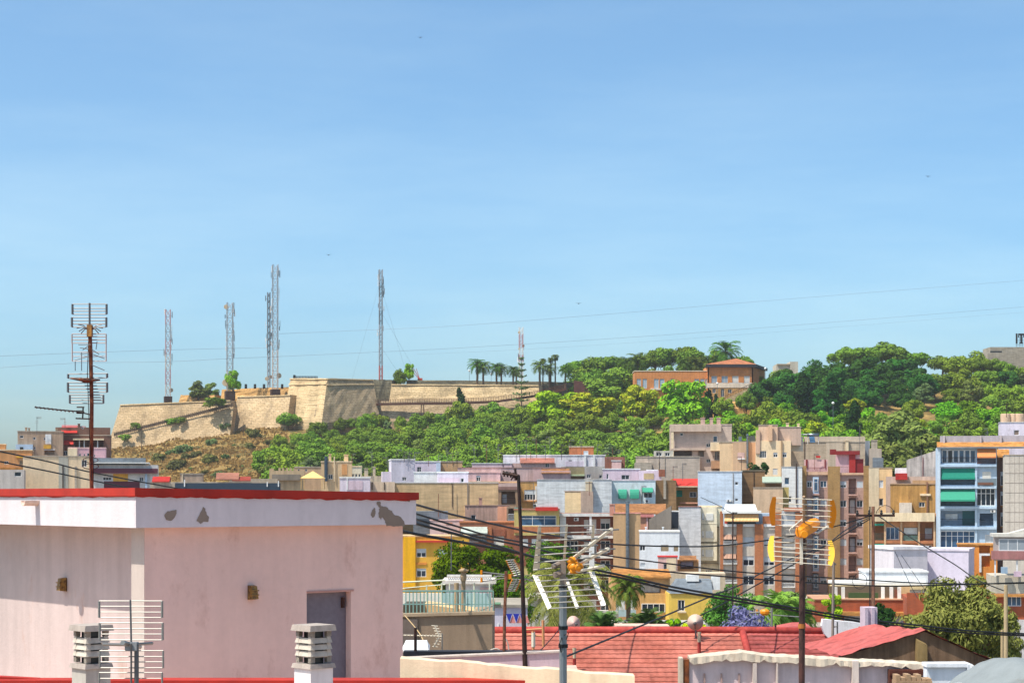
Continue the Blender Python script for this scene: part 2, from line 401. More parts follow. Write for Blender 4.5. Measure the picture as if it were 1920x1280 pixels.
def palm_proto(name, seed, th, fl, nf, mat, tr=.28, droop=1.0, lw=.11, trunk=True, el0=85, el1=-35, dates=False, nl=13):
    rng = np.random.default_rng(seed); root = empty(name, (0, 0, 0))
    V = []; Fq = []
    def quad(a, b_, c, d_):
        n = len(V); V.extend([a, b_, c, d_]); Fq.append((n, n+1, n+2, n+3))
    for i in range(nf):
        az = i*2.39996+rng.normal()*.15; el = R(el0+(el1-el0)*((i+.5)/nf)**1.1+rng.normal()*5); L = fl*rng.uniform(.82, 1.1)
        pts = []; p = np.array([0, 0, th]); e = el
        h = np.array([math.cos(az), math.sin(az), 0])
        for k in range(8):
            pts.append(p.copy()); p = p+(h*math.cos(e)+np.array([0, 0, math.sin(e)]))*L/7; e -= droop*R(6+k*3.6)
            e = max(e, R(-86))
        pts = np.array(pts); side = np.array([-math.sin(az), math.cos(az), 0])
        for k in range(7):
            w0 = .035*(1-k/8); quad(pts[k]-side*w0, pts[k]+side*w0, pts[k+1]+side*w0*.8, pts[k+1]-side*w0*.8)
        for k in range(nl):
            f = .12+.88*k/(nl-1); q = f*7; i0 = min(6, int(q)); bp = pts[i0]*(1-(q-i0))+pts[i0+1]*(q-i0)
            tg = pts[i0+1]-pts[i0]; tg /= np.linalg.norm(tg)
            ll = L*.27*math.sin(math.pi*min(1, .18+.82*(1-f)+.05))*(.8+.4*rng.random())+.05
            for sg in (-1, 1):
                dr = side*sg*.8+tg*.65+np.array([0, 0, -.28-.3*rng.random()]); dr /= np.linalg.norm(dr)
                wv = tg*lw*.5
                tip = bp+dr*ll; quad(bp-wv, bp+wv, tip+wv*.25, tip-wv*.25)
    cr = bpy.data.objects.new('crown', np_mesh('crown', np.array(V), np.array(Fq), mat)); COL.objects.link(cr); cr.parent = root
    if trunk:
        mb = MB(); n = 14
        mb.path([(.02*math.sin(k), .02*math.cos(k*1.3), -.8+(th+.8)*k/n) for k in range(n+1)], [tr*(1.15 if k == 0 else 1.0+.1*(k % 2)+(.35 if k >= n-1 else 0)) for k in range(n+1)], 9)
        mb.build('trunk', PALMBARK, root)
    if dates:
        mb = MB()
        for k in range(6):
            an = k*1.05+.3; mb.ico((math.cos(an)*.55, math.sin(an)*.55, th-.35-.25*(k % 2)), .28, (1, 1, 1.4))
        mb.build('fruit_cluster', paint('d08a18', .6), root)
    return root
PALMBARK = rusty('4f3e2e', '6b563f', 5, .95, 0)
FO_PINE = foliage('587428', '7a9636', '3c5624'); FO_PINE2 = foliage('6a8028', '8aa038', '4c6826')
FO_DARK = foliage('2e5a22', '46722e', '224820'); FO_BRIGHT = foliage('5a8c1c', '7eaa2a', '4a7a1c'); FO_GREY = foliage('50643e', '768856', '3e5232')
FO_OLIVE = foliage('5e7034', '84924a', '48582c'); FO_CYP = foliage('1e3416', '2e4824'); FO_YEL = foliage('7c9420', '9ea42a', '5c8420')
FO_PALM = foliage('45581c', '6e7c38', '33461a', 1.5); FO_PALMG = foliage('3a5a1c', '5c7c30', '2c481a', 1.5); FO_AGAVE = foliage('3a5428', '5c7440', '2c4224', 1.5)
FO_PURP = foliage('6c6490', '8c84b0', '62664c', 1.6, .1); FO_EUC = foliage('6a7438', '929650', '525c2e', 1.1); FO_SHRUB = foliage('50522e', '6c6a40', '3c4224')

PINES = [tree_proto('pine_tree', 10+i, 'slope', 9, 10.5, 44, 150, .36, FO_PINE if i < 5 else FO_PINE2) for i in range(8)]
DOMES = [tree_proto('broadleaf_tree', 30+i, 'dome', 12, 12, 44, 170, .42, FO_DARK, trunk_r=.35) for i in range(4)]
BRIGHTS = [tree_proto('leafy_tree', 40+i, 'dome', 9, 9, 30, 160, .36, [FO_BRIGHT, FO_BRIGHT, FO_YEL][i]) for i in range(3)]
UMBS = [tree_proto('umbrella_pine', 50+i, 'umbrella', 10, 9.5, 28, 160, .36, FO_PINE) for i in range(4)]
OLIVES = [tree_proto('olive_tree', 60+i, 'slope', 11, 7.5, 34, 150, .36, FO_OLIVE if i < 2 else FO_GREY) for i in range(4)]
CYPS = [tree_proto('cypress_tree', 70+i, 'column', 9, 2.2, 14, 60, .45, FO_CYP, limbs=0, trunk_r=.15) for i in range(2)]
BIGCYP = [tree_proto('conifer_tree', 75+i, 'column', 15, 5.5, 16, 260, .4, foliage('1e3a1a', '305024'), limbs=0, trunk_r=.25) for i in range(2)]
SHRUBS = [tree_proto('shrub', 80+i, 'bush', 2.2, 4.0, 11, 90, .28, [FO_SHRUB, FO_GREY, FO_PINE][i], limbs=3, trunk_r=.05) for i in range(3)]
PALMS = [palm_proto('palm_tree', 90+i, 7.5, 3.2, 44, FO_PALM if i else FO_PALMG, nl=11, lw=.2) for i in range(2)]
FANP = palm_proto('fan_palm', 95, 12, 1.7, 34, FO_PALM, tr=.22, droop=1.4, nl=9, lw=.22)

# wooded slope: rows of trees from the top of the wood down to the rear roofs
GR = 'trees covering the wooded slope'
DESC = {'pine': ('bushy green pine', 'pine tree'), 'bright': ('bright green leafy tree', 'tree'), 'umb': ('flat-topped pine', 'pine tree'), 'olive': ('grey-green tree', 'tree'), 'dome': ('dark green broad tree', 'tree')}
FAM = {'pine': (PINES, 9), 'bright': (BRIGHTS, 9), 'umb': (UMBS, 10), 'olive': (OLIVES, 11), 'dome': (DOMES, 12)}
def row(d, pts, step, where, mix, jit=8, wsc=1.0, yj=7, group=None):
    """pts: [(px, ytop), ...] crown tops along the row"""
    px = pts[0][0]; its = []
    while px <= pts[-1][0]:
        y = float(np.interp(px, [q[0] for q in pts], [q[1] for q in pts]))+rnd.uniform(-yj, yj)
        k = rnd.choice(mix); its.append((px+rnd.uniform(-jit, jit), y, k)); px += step*rnd.uniform(.8, 1.2)
    cnt = {}
    its.sort()
    for q in its: cnt[q[2]] = cnt.get(q[2], 0)+1
    seen = {}
    for (x_, y, k) in its:
        i = seen.get(k, 0); seen[k] = i+1; fam, hh = FAM[k]
        lab = (f'{ordi(i)} {DESC[k][0]} from the left, {where}' if cnt[k] > 1 else f'only {DESC[k][0]} {where}')
        pr = rnd.choice(fam)
        put_px(pr, x_, y, d+rnd.uniform(-6, 6), hh, lab, DESC[k][1], group or GR, wscale=wsc*rnd.uniform(.9, 1.2))
row(588, [(640, 784), (720, 772), (830, 770), (1000, 760)], 30, 'highest trees below the steel walkway', ['pine'], wsc=.75)
row(582, [(600, 792), (700, 778), (830, 778), (905, 768), (1010, 748)], 34, 'top slope row below the walkway', ['pine', 'pine', 'pine', 'olive'], wsc=.8)
row(560, [(560, 806), (640, 800), (760, 792), (900, 782), (1000, 758), (1120, 742), (1240, 752), (1290, 768)], 32, 'second slope row from top', ['pine'], wsc=.95)
row(535, [(530, 812), (640, 812), (760, 806), (900, 800), (1000, 782), (1150, 772), (1290, 782)], 34, 'third slope row from top', ['pine'], wsc=.95)
row(505, [(512, 826), (640, 826), (800, 822), (1000, 806), (1150, 798), (1290, 806)], 36, 'fourth slope row from top', ['pine', 'pine', 'pine', 'pine', 'olive'], wsc=1.0)
row(470, [(505, 838), (700, 840), (900, 832), (1060, 822), (1250, 816)], 38, 'fifth slope row from top', ['pine'], wsc=1.0)
row(435, [(500, 850), (660, 858), (800, 856), (960, 844), (1160, 830), (1270, 836)], 42, 'second lowest slope row', ['pine', 'pine', 'pine', 'olive'], wsc=1.0)
row(405, [(520, 868), (700, 872), (900, 862), (1100, 846), (1240, 842)], 46, 'lowest row behind lavender rooftops', ['pine', 'pine', 'olive'], wsc=1.0)
# upper right park
GP = 'trees of the hilltop park'
row(622, [(1078, 668), (1120, 660), (1200, 662), (1290, 652), (1330, 650), (1400, 672)], 26, 'skyline behind orange building', ['umb', 'umb', 'pine'], wsc=.85, group=GP)
row(606, [(1085, 690), (1180, 686), (1300, 684), (1390, 690)], 34, 'just behind orange building', ['pine', 'umb'], wsc=.8, group=GP)
row(600, [(1580, 652), (1640, 640), (1680, 636), (1720, 664)], 42, 'skyline over dark trees', ['umb'], wsc=1.05, group=GP)
row(590, [(1760, 662), (1785, 654), (1840, 672), (1900, 684)], 42, 'right skyline by concrete block', ['umb', 'pine'], wsc=1.05, group=GP)
row(585, [(1838, 672), (1880, 676), (1945, 678)], 26, 'right skyline in front of the concrete block', ['pine', 'umb'], wsc=.9, group=GP)
row(565, [(1470, 692), (1540, 674), (1620, 664), (1720, 668)], 46, 'upper dark canopy row', ['dome'], wsc=1.0, group=GP)
row(545, [(1440, 700), (1500, 694), (1600, 690), (1730, 692)], 50, 'middle dark canopy row', ['dome'], wsc=1.0, group=GP)
row(520, [(1470, 742), (1560, 728), (1700, 728)], 54, 'lower dark canopy row', ['dome'], wsc=.9, group=GP)
row(560, [(1750, 690), (1850, 690), (1940, 700)], 42, 'right wood under concrete block', ['pine', 'dome', 'olive'], wsc=1.05, group=GP)
row(535, [(1730, 722), (1830, 714), (1940, 712)], 44, 'middle row of right wood', ['pine', 'pine', 'olive'], wsc=1.1, group=GP)
row(500, [(1720, 752), (1830, 744), (1940, 732)], 44, 'lower row of right wood', ['pine', 'bright', 'pine'], wsc=1.05, group=GP)
row(465, [(1630, 770), (1700, 782), (1830, 770), (1940, 752)], 46, 'right wood behind blue apartments', ['pine', 'bright'], wsc=1.0, group=GP)
row(430, [(1740, 800), (1850, 790), (1940, 780)], 44, 'lowest right wood over blue apartments', ['bright', 'pine'], wsc=1.0, group=GP)
row(500, [(1360, 776), (1440, 768), (1520, 772), (1620, 770)], 40, 'middle row under orange building', ['bright', 'pine', 'bright'], wsc=.9, group=GP)
row(465, [(1290, 782), (1380, 790), (1500, 790), (1620, 786)], 40, 'lower row behind cream buildings', ['bright', 'pine', 'pine'], wsc=.95, group=GP)
row(425, [(1280, 806), (1400, 812), (1540, 800), (1640, 806)], 46, 'lowest row behind cream buildings', ['bright', 'pine'], wsc=.95, group=GP)
row(512, [(1440, 752), (1540, 748), (1640, 752)], 34, 'filling row under the dark canopy', ['pine', 'dome', 'bright'], wsc=.95, group=GP)
row(482, [(1440, 766), (1560, 764), (1720, 772)], 36, 'filling row behind the grey concrete block', ['pine', 'bright', 'pine'], wsc=1.0, group=GP)
row(540, [(1360, 742), (1440, 735)], 36, 'beside the stone stairs', ['pine', 'olive'], wsc=.8, group=GP)
row(572, [(1428, 702), (1462, 690)], 30, "at orange building's right side", ['pine'], wsc=.9, group=GP)
for i, (px, yt, d) in enumerate([(1655, 778, 395), (1690, 756, 400), (1715, 790, 385), (1668, 812, 372), (1745, 806, 372)]):
    put_px(OLIVES[i % 2], px, yt, d, 11, f'{["tall wispy", "tallest wispy", "dull green wispy", "low wispy", "right-hand wispy"][i]} olive tree behind the ochre wall', 'tree', 'wispy trees behind the ochre wall', wscale=1.15)
for i, (px, yt, d, w_) in enumerate([(1507, 705, 500, 1.0), (1562, 706, 496, 1.0)]):
    put_px(BIGCYP[i], px, yt, d, 15, ['dark conifer left of the pair before the dark canopy', 'dark conifer right of the pair before the dark canopy'][i], 'conifer', 'tall dark conifers', wscale=w_)
put_px(BIGCYP[0], 1600, 758, 430, 15, 'dark twisted conifer behind the grey concrete block', 'conifer', wscale=.8)
for i, (px, yt) in enumerate([(1324, 738), (1331, 736), (1341, 742)]):
    put_px(CYPS[i % 2], px, yt, 538, 9, ['left dark cypress of three below the orange building', 'middle dark cypress of three below the orange building', 'right dark cypress of three below the orange building'][i], 'cypress', 'three cypresses')
put_px(CYPS[1], 863, 733, 588, 9, 'small dark cypress before the fort curtain wall', 'cypress')
BR1 = tree_proto('leafy_tree', 47, 'dome', 9, 9, 32, 170, .36, foliage('66981c', '92bc2c', '528818', .5, .04)); BR2 = tree_proto('leafy_tree', 48, 'dome', 9, 9, 32, 170, .36, foliage('86a022', 'b4b030', '688c1c', .5, .04))
# single trees round the fort and hill building
put_px(BR1, 1280, 704, 520, 9, 'bright green round tree before the orange wing', 'tree', wscale=.95)
put_px(BR1, 1040, 727, 552, 9, 'bright green spreading tree left of the rust steel hut', 'tree', wscale=1.3)
put_px(BR2, 1100, 732, 550, 9, 'yellow-green flowering tree under the rust steel hut', 'tree', wscale=1.5)
put_px(BR2, 1200, 716, 548, 9, 'yellow-green tree left end of the orange wing', 'tree', wscale=.9)
put_px(PINES[2], 1160, 690, 575, 9, 'dense dark green tree left of the orange wing', 'tree', wscale=1.3)
put_px(PINES[6], 860, 748, 584, 9, 'dark green tree in front of the walkway posts', 'tree', wscale=1.0)
put_px(PINES[1], 925, 752, 584, 9, 'dark green tree right of the walkway posts', 'tree', wscale=1.1)
put_px(OLIVES[0], 372, 711, 615, 11, 'grey-green twin tree, left one on the upper fort', 'tree', base=52, wscale=1.15)
put_px(OLIVES[1], 394, 713, 617, 11, 'grey-green twin tree, right one on the upper fort', 'tree', base=52, wscale=1.0)
put_px(BR1, 438, 690, 606, 9, 'bright green young tree beside the second mast', 'tree', base=54.5, wscale=.6)
put_px(BR1, 767, 678, 610, 9, 'bright green slender tree on the fort rampart', 'tree', base=59, wscale=.5)
put_px(PINES[4], 750, 690, 609, 9, 'dark green shrubby tree on the fort rampart', 'tree', base=57.5, wscale=.6)
put_px(PINES[3], 541, 772, 588, 9, 'lone dark green tree at the foot of the main bastion', 'tree', wscale=1.2)
for i, (px, yt, d) in enumerate([(405, 742, 592), (255, 790, 594), (320, 782, 594), (336, 780, 593), (412, 745, 591), (420, 790, 590), (233, 812, 594), (690, 776, 592)]):
    put_px(SHRUBS[2 if i != 5 else 1], px, yt, d, 2.4, f'{ordi(i)} green shrub from the fort path list'.replace(' from the fort path list', '') + [' at the top of the diagonal path', ' low on the diagonal path', ' halfway up the diagonal path, left one', ' halfway up the diagonal path, right one', ' where the diagonal path meets the bastion', ' in the cleft of the bastion', ' at the bottom of the diagonal path', ' on the rubble below the bastion'][i], 'shrub', 'shrubs along the fort wall', wscale=1.1 if i != 0 else 1.6, base=Z(yt, d)-(3.8 if i == 0 else 2.4))
SH = [(395, 822), (372, 830), (340, 842), (365, 848), (410, 838), (440, 826), (470, 832), (500, 822), (520, 816), (478, 812), (330, 870), (360, 872), (300, 858), (395, 860), (430, 872), (456, 866), (480, 850), (350, 852), (318, 842), (270, 852), (470, 878), (500, 846), (422, 850), (448, 846), (290, 882), (408, 884), (384, 880), (520, 836)]
SH.sort()
for i, (px, y) in enumerate(SH):
    for d in np.arange(592, 440, -2.0):
        if Z(y+7, d) > Hs(X(px, d), d)+.0: break
    x = X(px, d)
    put(SHRUBS[i % 2], x, d, Hs(x, d)-.4, rnd.choice((.5, .8, 1.1, 1.6)), rnd.uniform(0, 6), f'{["dusty olive", "greyish"][i % 2]} shrub on the bare hillside, {ordi(i)} from the left', 'shrub', 'shrubs on the bare hillside')
# palms on the plateau
PL = [(895, 672, 0), (906, 678, 1), (931, 680, 0), (940, 684, 1), (962, 686, 0), (968, 690, 1), (1012, 676, 1), (1060, 686, 0), (1030, 682, 1), (1195, 662, 1), (1360, 636, 0), (1303, 668, 1), (1285, 672, 0), (1330, 668, 1), (1178, 668, 0)]
PLL = ['tall date palm, leftmost on the fort plateau', 'slim palm close behind the leftmost plateau palm', 'date palm, left of the middle pair on the plateau', 'date palm, right of the middle pair on the plateau', 'low date palm left of the star pine', 'low date palm behind the star pine', 'palm with yellowing fronds right of the star pine', 'grey young palm before the pine grove', 'short palm between the two fan palms', 'palm fronds above the left end of the orange wing', 'big date palm on the skyline behind the hip roof', 'palm in the grove left of the big skyline palm', 'palm fronds over the middle of the orange wing', 'palm tucked against the hip roof', 'palm at the left edge of the orange wing grove']
for (px, yt, k), lab in zip(PL, PLL):
    d = 601 if px < 1100 else 600
    put_px(PALMS[k], px, yt-3, d, 10.2, lab, 'palm', 'palms on the hilltop', base=58 if px < 1100 else 57, wscale=1.3 if px < 1100 else 1.25)
for px, yt, lab in [(1018, 672, 'leftmost slim fan palm on the plateau'), (1033, 670, 'middle slim fan palm on the plateau'), (1041, 664, 'tallest slim fan palm on the plateau')]:
    put_px(FANP, px, yt-2, 602, 13.4, lab, 'palm', 'fan palms on the plateau', base=58, wscale=1.25)
# star pine: tiers of level branches
sp = empty('star_pine', (X(978, 585), 585, Hs(X(978, 585), 585)), 0, 'star pine with level tiers of branches before the fort wall', 'tree')
mb = MB(); hh = Z(672, 585)-sp.location.z; mb.path([(0, 0, -.5), (0, 0, hh)], [.28, .06], 6); mb.build('trunk', BARK, sp)
Vv = []; Ff = []; rg = np.random.default_rng(5)
for k in range(9):
    z = hh*(.22+.77*k/8); L = 3.6*(1-.8*k/8)
    for q in range(6):
        an = q*1.047+k*.5
        for s_ in range(16):
            f = (s_+1)/16; c0 = np.array([math.cos(an)*L*f, math.sin(an)*L*f, z+.5*f*f]); r_ = .2
            a_ = rg.normal(size=3)*r_; b_ = rg.normal(size=3)*r_; n = len(Vv); Vv += [c0-a_, c0-b_, c0+a_, c0+b_]; Ff.append((n, n+1, n+2, n+3))
cr = bpy.data.objects.new('crown', np_mesh('crown', np.array(Vv), np.array(Ff), FO_GREY)); COL.objects.link(cr); cr.parent = sp
# dry grass tufts: stuff
rg = np.random.default_rng(3); n = 9000
px = rg.uniform(205, 540, n); dd = rg.uniform(440, 596, n); x = (px-CX)*dd/F; z = H(x, dd)
hgt = rg.uniform(.25, .8, n); wd = rg.uniform(.3, .9, n); an = rg.uniform(0, 3.14, n)
cx_, sy_ = np.cos(an)*wd*.5, np.sin(an)*wd*.5
V = np.stack([np.stack([x-cx_, dd-sy_, z-.1], -1), np.stack([x+cx_, dd+sy_, z-.1], -1), np.stack([x+cx_*1.3+.1, dd+sy_, z+hgt], -1), np.stack([x-cx_*.8, dd-sy_, z+hgt*.8], -1)], 1).reshape(-1, 3)
o = bpy.data.objects.new('dry_grass', np_mesh('dry_grass', V, np.arange(n*4).reshape(-1, 4), foliage('8e7442', 'ae9258', '5c5632', .25, 0, .3))); COL.objects.link(o)
tag(o, 'dry straw-coloured grass on the bare hillside', 'grass', kind='stuff')
# light haze in the air
HAZE = .00011
if HAZE:
    mb = MB(); mb.box((-1210, -70, -2), (1210, 1410, 112)); hm = bpy.data.materials.new('haze_air'); hm.use_nodes = True; ht = hm.node_tree; ht.nodes.clear()
    ho = N(ht, 'ShaderNodeOutputMaterial'); hv = N(ht, 'ShaderNodeVolumePrincipled'); hv.inputs['Density'].default_value = HAZE; hv.inputs['Color'].default_value = (.92, .95, 1, 1); hv.inputs['Anisotropy'].default_value = .3
    ht.links.new(hv.outputs[0], ho.inputs['Volume']); mb.build('haze', hm, kind='stuff', label='pale summer haze in the air over the town', cat='haze')
# ------------------------------------------------------------------ the fort on the hill
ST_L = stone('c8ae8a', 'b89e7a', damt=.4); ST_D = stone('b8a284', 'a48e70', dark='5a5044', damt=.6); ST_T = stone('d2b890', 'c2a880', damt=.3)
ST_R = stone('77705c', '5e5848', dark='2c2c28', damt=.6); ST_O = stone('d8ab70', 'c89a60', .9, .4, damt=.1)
STEELR = rusty('5a3220', '3c2418', 3, .8, .2)
GFW = 'stone walls of the hilltop fort'
def batter(name, label, pts, mat, th=5, cope=None, cat='fort wall', extra=None):
    """battered stone wall from four corners (px, py, depth): top left, top right, bottom right, bottom left"""
    q = [P(*p) for p in pts]; o = q[3]
    root = empty(name, o, 0, label, cat, GFW); root['kind'] = 'thing'
    L = [p-o for p in q]
    nx = (L[2]-L[3]).normalized(); back = Vector((-nx.y, nx.x, 0)); back = back if back.y > 0 else -back
    m = 10; k = 5; mb = MB(); rr = random.Random(label)
    grid = []
    for j in range(k+1):
        rowp = []
        for i in range(m+1):
            u, v = i/m, j/k
            p = (L[3]*(1-u)+L[2]*u)*(1-v)+(L[0]*(1-u)+L[1]*u)*v
            if 0 < j < k and 0 < i < m: p = p+back*rr.uniform(-.18, .18)
            if j == k and 0 < i < m: p = p+Vector((0, 0, rr.uniform(-.18, .12)))
            rowp.append(p)
        grid.append(rowp)
    for j in range(k):
        for i in range(m): mb.face([grid[j][i], grid[j][i+1], grid[j+1][i+1], grid[j+1][i]])
    for i in range(m): mb.face([grid[k][i], grid[k][i+1], grid[k][i+1]+back*th, grid[k][i]+back*th])
    dn = Vector((0, 0, -6))
    for a, b_ in ((0, 3), (2, 1)):
        mb.face([L[a], L[b_], L[b_]+back*th, L[a]+back*th])
    mb.face([L[3], L[2], L[2]+dn, L[3]+dn]); mb.face([L[0]+back*th, L[1]+back*th, L[2]+back*th+dn, L[3]+back*th+dn])
    mb.build('wall', mat, root)
    if cope:
        cb = MB(); f = -back*.35
        for (a, b_, z0, z1) in cope:
            A = L[0]*(1-z0)+L[3]*z0; B_ = L[1]*(1-z0)+L[2]*z0; A1 = L[0]*(1-z1)+L[3]*z1; B1 = L[1]*(1-z1)+L[2]*z1
            cb.slab([A+f, B_+f, B1+f, A1+f], back*.9)
        cb.build('cordon', ST_T, root)
    return root
batter('fort_wall', 'sloping outer fort wall above the diagonal path, far left', [(226, 758, 606), (432, 750, 598), (436, 800, 596), (205, 826, 603)], ST_L, 6, [(0, 1, 0, .03)])
batter('fort_wall', 'low fort wall below the diagonal path, over dry grass', [(206, 818, 598), (438, 762, 592), (430, 824, 588), (200, 862, 594)], ST_L, 4)
batter('fort_wall', 'short upper fort wall carrying the twin grey-green trees', [(339, 740, 618), (402, 740, 614), (402, 760, 613), (333, 760, 617)], ST_O, 5)
batter('fort_wall', 'warm sandstone terrace wall topped with black bollards', [(416, 730, 616), (545, 725, 610), (545, 748, 609), (414, 748, 615)], ST_O, 5)
batter('bastion', 'left bastion with its pale sunlit face over the dry slope', [(446, 743, 604), (545, 740, 594), (536, 806, 588), (424, 818, 599)], ST_L, 6, [(0, 1, 0, .025)], 'bastion')
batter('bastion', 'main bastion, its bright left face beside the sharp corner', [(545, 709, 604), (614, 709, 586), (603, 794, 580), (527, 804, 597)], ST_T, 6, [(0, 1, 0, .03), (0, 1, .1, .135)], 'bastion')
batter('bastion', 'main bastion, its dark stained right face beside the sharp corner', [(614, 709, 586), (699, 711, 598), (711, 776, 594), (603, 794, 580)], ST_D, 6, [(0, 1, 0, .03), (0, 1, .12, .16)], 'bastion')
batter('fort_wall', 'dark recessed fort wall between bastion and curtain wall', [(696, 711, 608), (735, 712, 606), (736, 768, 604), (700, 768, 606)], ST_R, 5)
batter('fort_wall', 'long pale curtain wall behind the rust steel walkway', [(734, 720, 603), (1010, 722, 592), (1012, 752, 590), (729, 757, 601)], ST_T, 6, [(0, 1, 0, .05)])
batter('fort_wall', 'grey parapet on top of the curtain wall', [(762, 712, 611), (1088, 716, 604), (1088, 728, 603), (762, 726, 610)], ST_R, 2)
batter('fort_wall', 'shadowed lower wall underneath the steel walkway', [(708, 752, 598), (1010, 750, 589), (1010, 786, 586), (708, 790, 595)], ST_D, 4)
batter('fort_wall', 'small slanting buttress under the walkway posts', [(840, 772, 592), (862, 778, 591), (880, 795, 590), (826, 795, 591)], ST_T, 3)
for i, px in enumerate([461, 478, 495, 529, 552]):
    p = P(px, 726 if i < 4 else 709, 609)
    mb = MB(); mb.lathe((0, 0, 0), [(.42, 0), (.45, 1.0), (.3, 1.1), (.45, 1.2), (.42, 1.5)], 8)
    mb.build('bollard', BLACK, label=['leftmost black bollard on the sandstone terrace', 'second black bollard from left on the sandstone terrace', 'third black bollard on the sandstone terrace', 'black bollard beside the tallest mast', 'black bollard on top of the main bastion'][i], cat='bollard', group='black bollards on the fort', smooth=True).location = (p.x, p.y, p.z-.4)
mb = MB(); a = P(553, 709, 606)-Vector((0, 0, .2)); n = 16
for i in range(n):
    x = a.x+(P(595, 709, 606).x-a.x)*i/(n-1); mb.box((x-.1, a.y-.1, a.z), (x+.1, a.y+.1, a.z+.9))
for z in (.3, .6, .85): mb.box((a.x, a.y-.06, a.z+z), (P(595, 709, 606).x, a.y+.06, a.z+z+.1))
mb.build('railing', BLACK, origin=a, label='dark metal railing on top of the main bastion', cat='railing')
# footbridge
wk = empty('steel_walkway', P(705, 757, 594), 0, 'rust coloured steel footbridge along the curtain wall', 'footbridge')
o = wk.location
path = [P(x, y, d)-o for x, y, d in [(705, 757, 594), (760, 756, 592), (860, 755, 588), (930, 752, 587), (1012, 740, 586), (1062, 728, 584)]]
mb = MB()
for a, b_ in zip(path[:-1], path[1:]): mb.slab([a+Vector((0, 0, .25)), b_+Vector((0, 0, .25)), b_-Vector((0, 0, .45)), a-Vector((0, 0, .45))], (0, 1.8, 0))
mb.build('deck', STEELR, wk)
mb = MB()
for a, b_ in zip(path[:-1], path[1:]):
    n = max(2, int((b_-a).length/.8))
    for i in range(n):
        p = a.lerp(b_, i/n); mb.box((p.x-.06, p.y-.05, p.z+.2), (p.x+.06, p.y+.05, p.z+1.45))
    for z in (.5, .95, 1.4): mb.tube(a+Vector((0, 0, z)), b_+Vector((0, 0, z)), .06, n=4)
mb.build('railing', STEELR, wk)
for px in (792, 860, 960, 985):
    p = P(px, 757, 590)-o; mb = MB()
    for s in (-.7, .7): mb.tube((p.x+s*.5, p.y+.4, p.z-.3), (p.x+s, p.y+.4, p.z-7), .17, n=6)
    mb.build('post', STEELR, wk)
# rust steel hut
h = empty('steel_hut', P(1076, 733, 588), R(-8), 'dark rust steel hut with slanted roof by the fort end', 'hut')
s = 588/F; mb = MB(); wl, hh = 36*s, 20*s
mb.hexa([(0, 0, -3), (wl, 0, -3), (wl, 5, -3), (0, 5, -3), (0, 0, hh), (wl, 0, hh-.9), (wl, 5, hh-.9), (0, 5, hh)])
mb.build('wall', rusty('4a2620', '5c342a', .8, .8, .1), h)
mb = MB(); mb.hexa([(wl+1.1, 1, -3), (wl+2.9, 1, -3), (wl+2.9, 5, -3), (wl+1.1, 5, -3), (wl+1.1, 1, hh-1.0), (wl+2.9, 1, hh-1.4), (wl+2.9, 5, hh-1.4), (wl+1.1, 5, hh-1)])
mb.box((wl-.05, 4, -3), (wl+1.2, 5, hh-1.1)); mb.build('annex', rusty('4a2620', '5c342a', .8, .8, .1), h)

# ------------------------------------------------------------------ lattice masts
def mast(name, label, px, ytop, ybase, d, w, mats, sect=2.2, leg=.1, brace=.055, dishes=(), rods=0, taper=1, seed=1, shed=None, guys=()):
    b0 = P(px, ybase, d); h = Z(ytop, d)-b0.z; root = empty(name, b0, R(17), label, 'radio mast', 'radio masts of the fort')
    rg = random.Random(seed); nsec = int(h/sect); nm = len(mats); per = nsec/max(1, nm)
    for k, m_ in enumerate(mats):
        mb = MB(); z0, z1 = h*k/nm, h*(k+1)/nm
        for sx in (-1, 1):
            for sy in (-1, 1):
                a = lambda z: w/2*(1-(1-taper)*z/h)
                mb.tube((sx*a(z0), sy*a(z0), z0-(1.5 if k == 0 else 0)), (sx*a(z1), sy*a(z1), z1), leg, n=4)
        ns = max(1, round((z1-z0)/sect))
        for i in range(ns):
            za, zb = z0+(z1-z0)*i/ns, z0+(z1-z0)*(i+1)/ns; ra, rb = a(za), a(zb)
            for (p, q) in (((-1, -1), (1, -1)), ((1, -1), (1, 1)), ((1, 1), (-1, 1)), ((-1, 1), (-1, -1))):
                mb.tube((p[0]*ra, p[1]*ra, za), (q[0]*rb, q[1]*rb, zb), brace, n=3)
                mb.tube((q[0]*ra, q[1]*ra, za), (p[0]*rb, p[1]*rb, zb), brace, n=3)
                mb.tube((p[0]*ra, p[1]*ra, za), (q[0]*ra, q[1]*ra, za), brace, n=3)
        mb.build('lattice_section', m_, root)
    for k in range(rods):
        z = h*rg.uniform(.35, .99); s = rg.choice((-1, 1)); mb = MB(); x = s*(w/2+rg.uniform(.3, .7)); y = rg.uniform(-w/2, w/2)
        mb.tube((s*w*.4, y, z), (x, y, z), .06, n=4); mb.tube((x, y, z-rg.uniform(.5, 1.2)), (x, y, z+rg.uniform(.6, 1.5)), rg.uniform(.06, .16), n=5)
        mb.build('antenna', GALVD if k % 2 else WHITE, root)
    for (z, s, r) in dishes:
        mb = MB(); M = Matrix.Rotation(R(90), 3, 'X') @ Matrix.Rotation(R(15*s), 3, 'Y')
        mb.lathe((s*(w/2+r*.4), -.3, h*z), [(r*.3, -.35*r), (r, 0), (r, .08), (r*.9, .1)], 12, M); mb.build('dish', DISH, root)
    if shed:
        mb = MB(); mb.box((-shed, -shed, -2.2), (shed, shed, .9)); mb.build('equipment_box', rusty('3a2822', '4a342a', 1, .8), root)
    if guys:
        mb = MB()
        for zf, dx, dy in guys: mb.tube((0, 0, h*zf), (dx, dy, -1), .025, n=3)
        mb.build('guy_wire', GALVD, root)
    return root
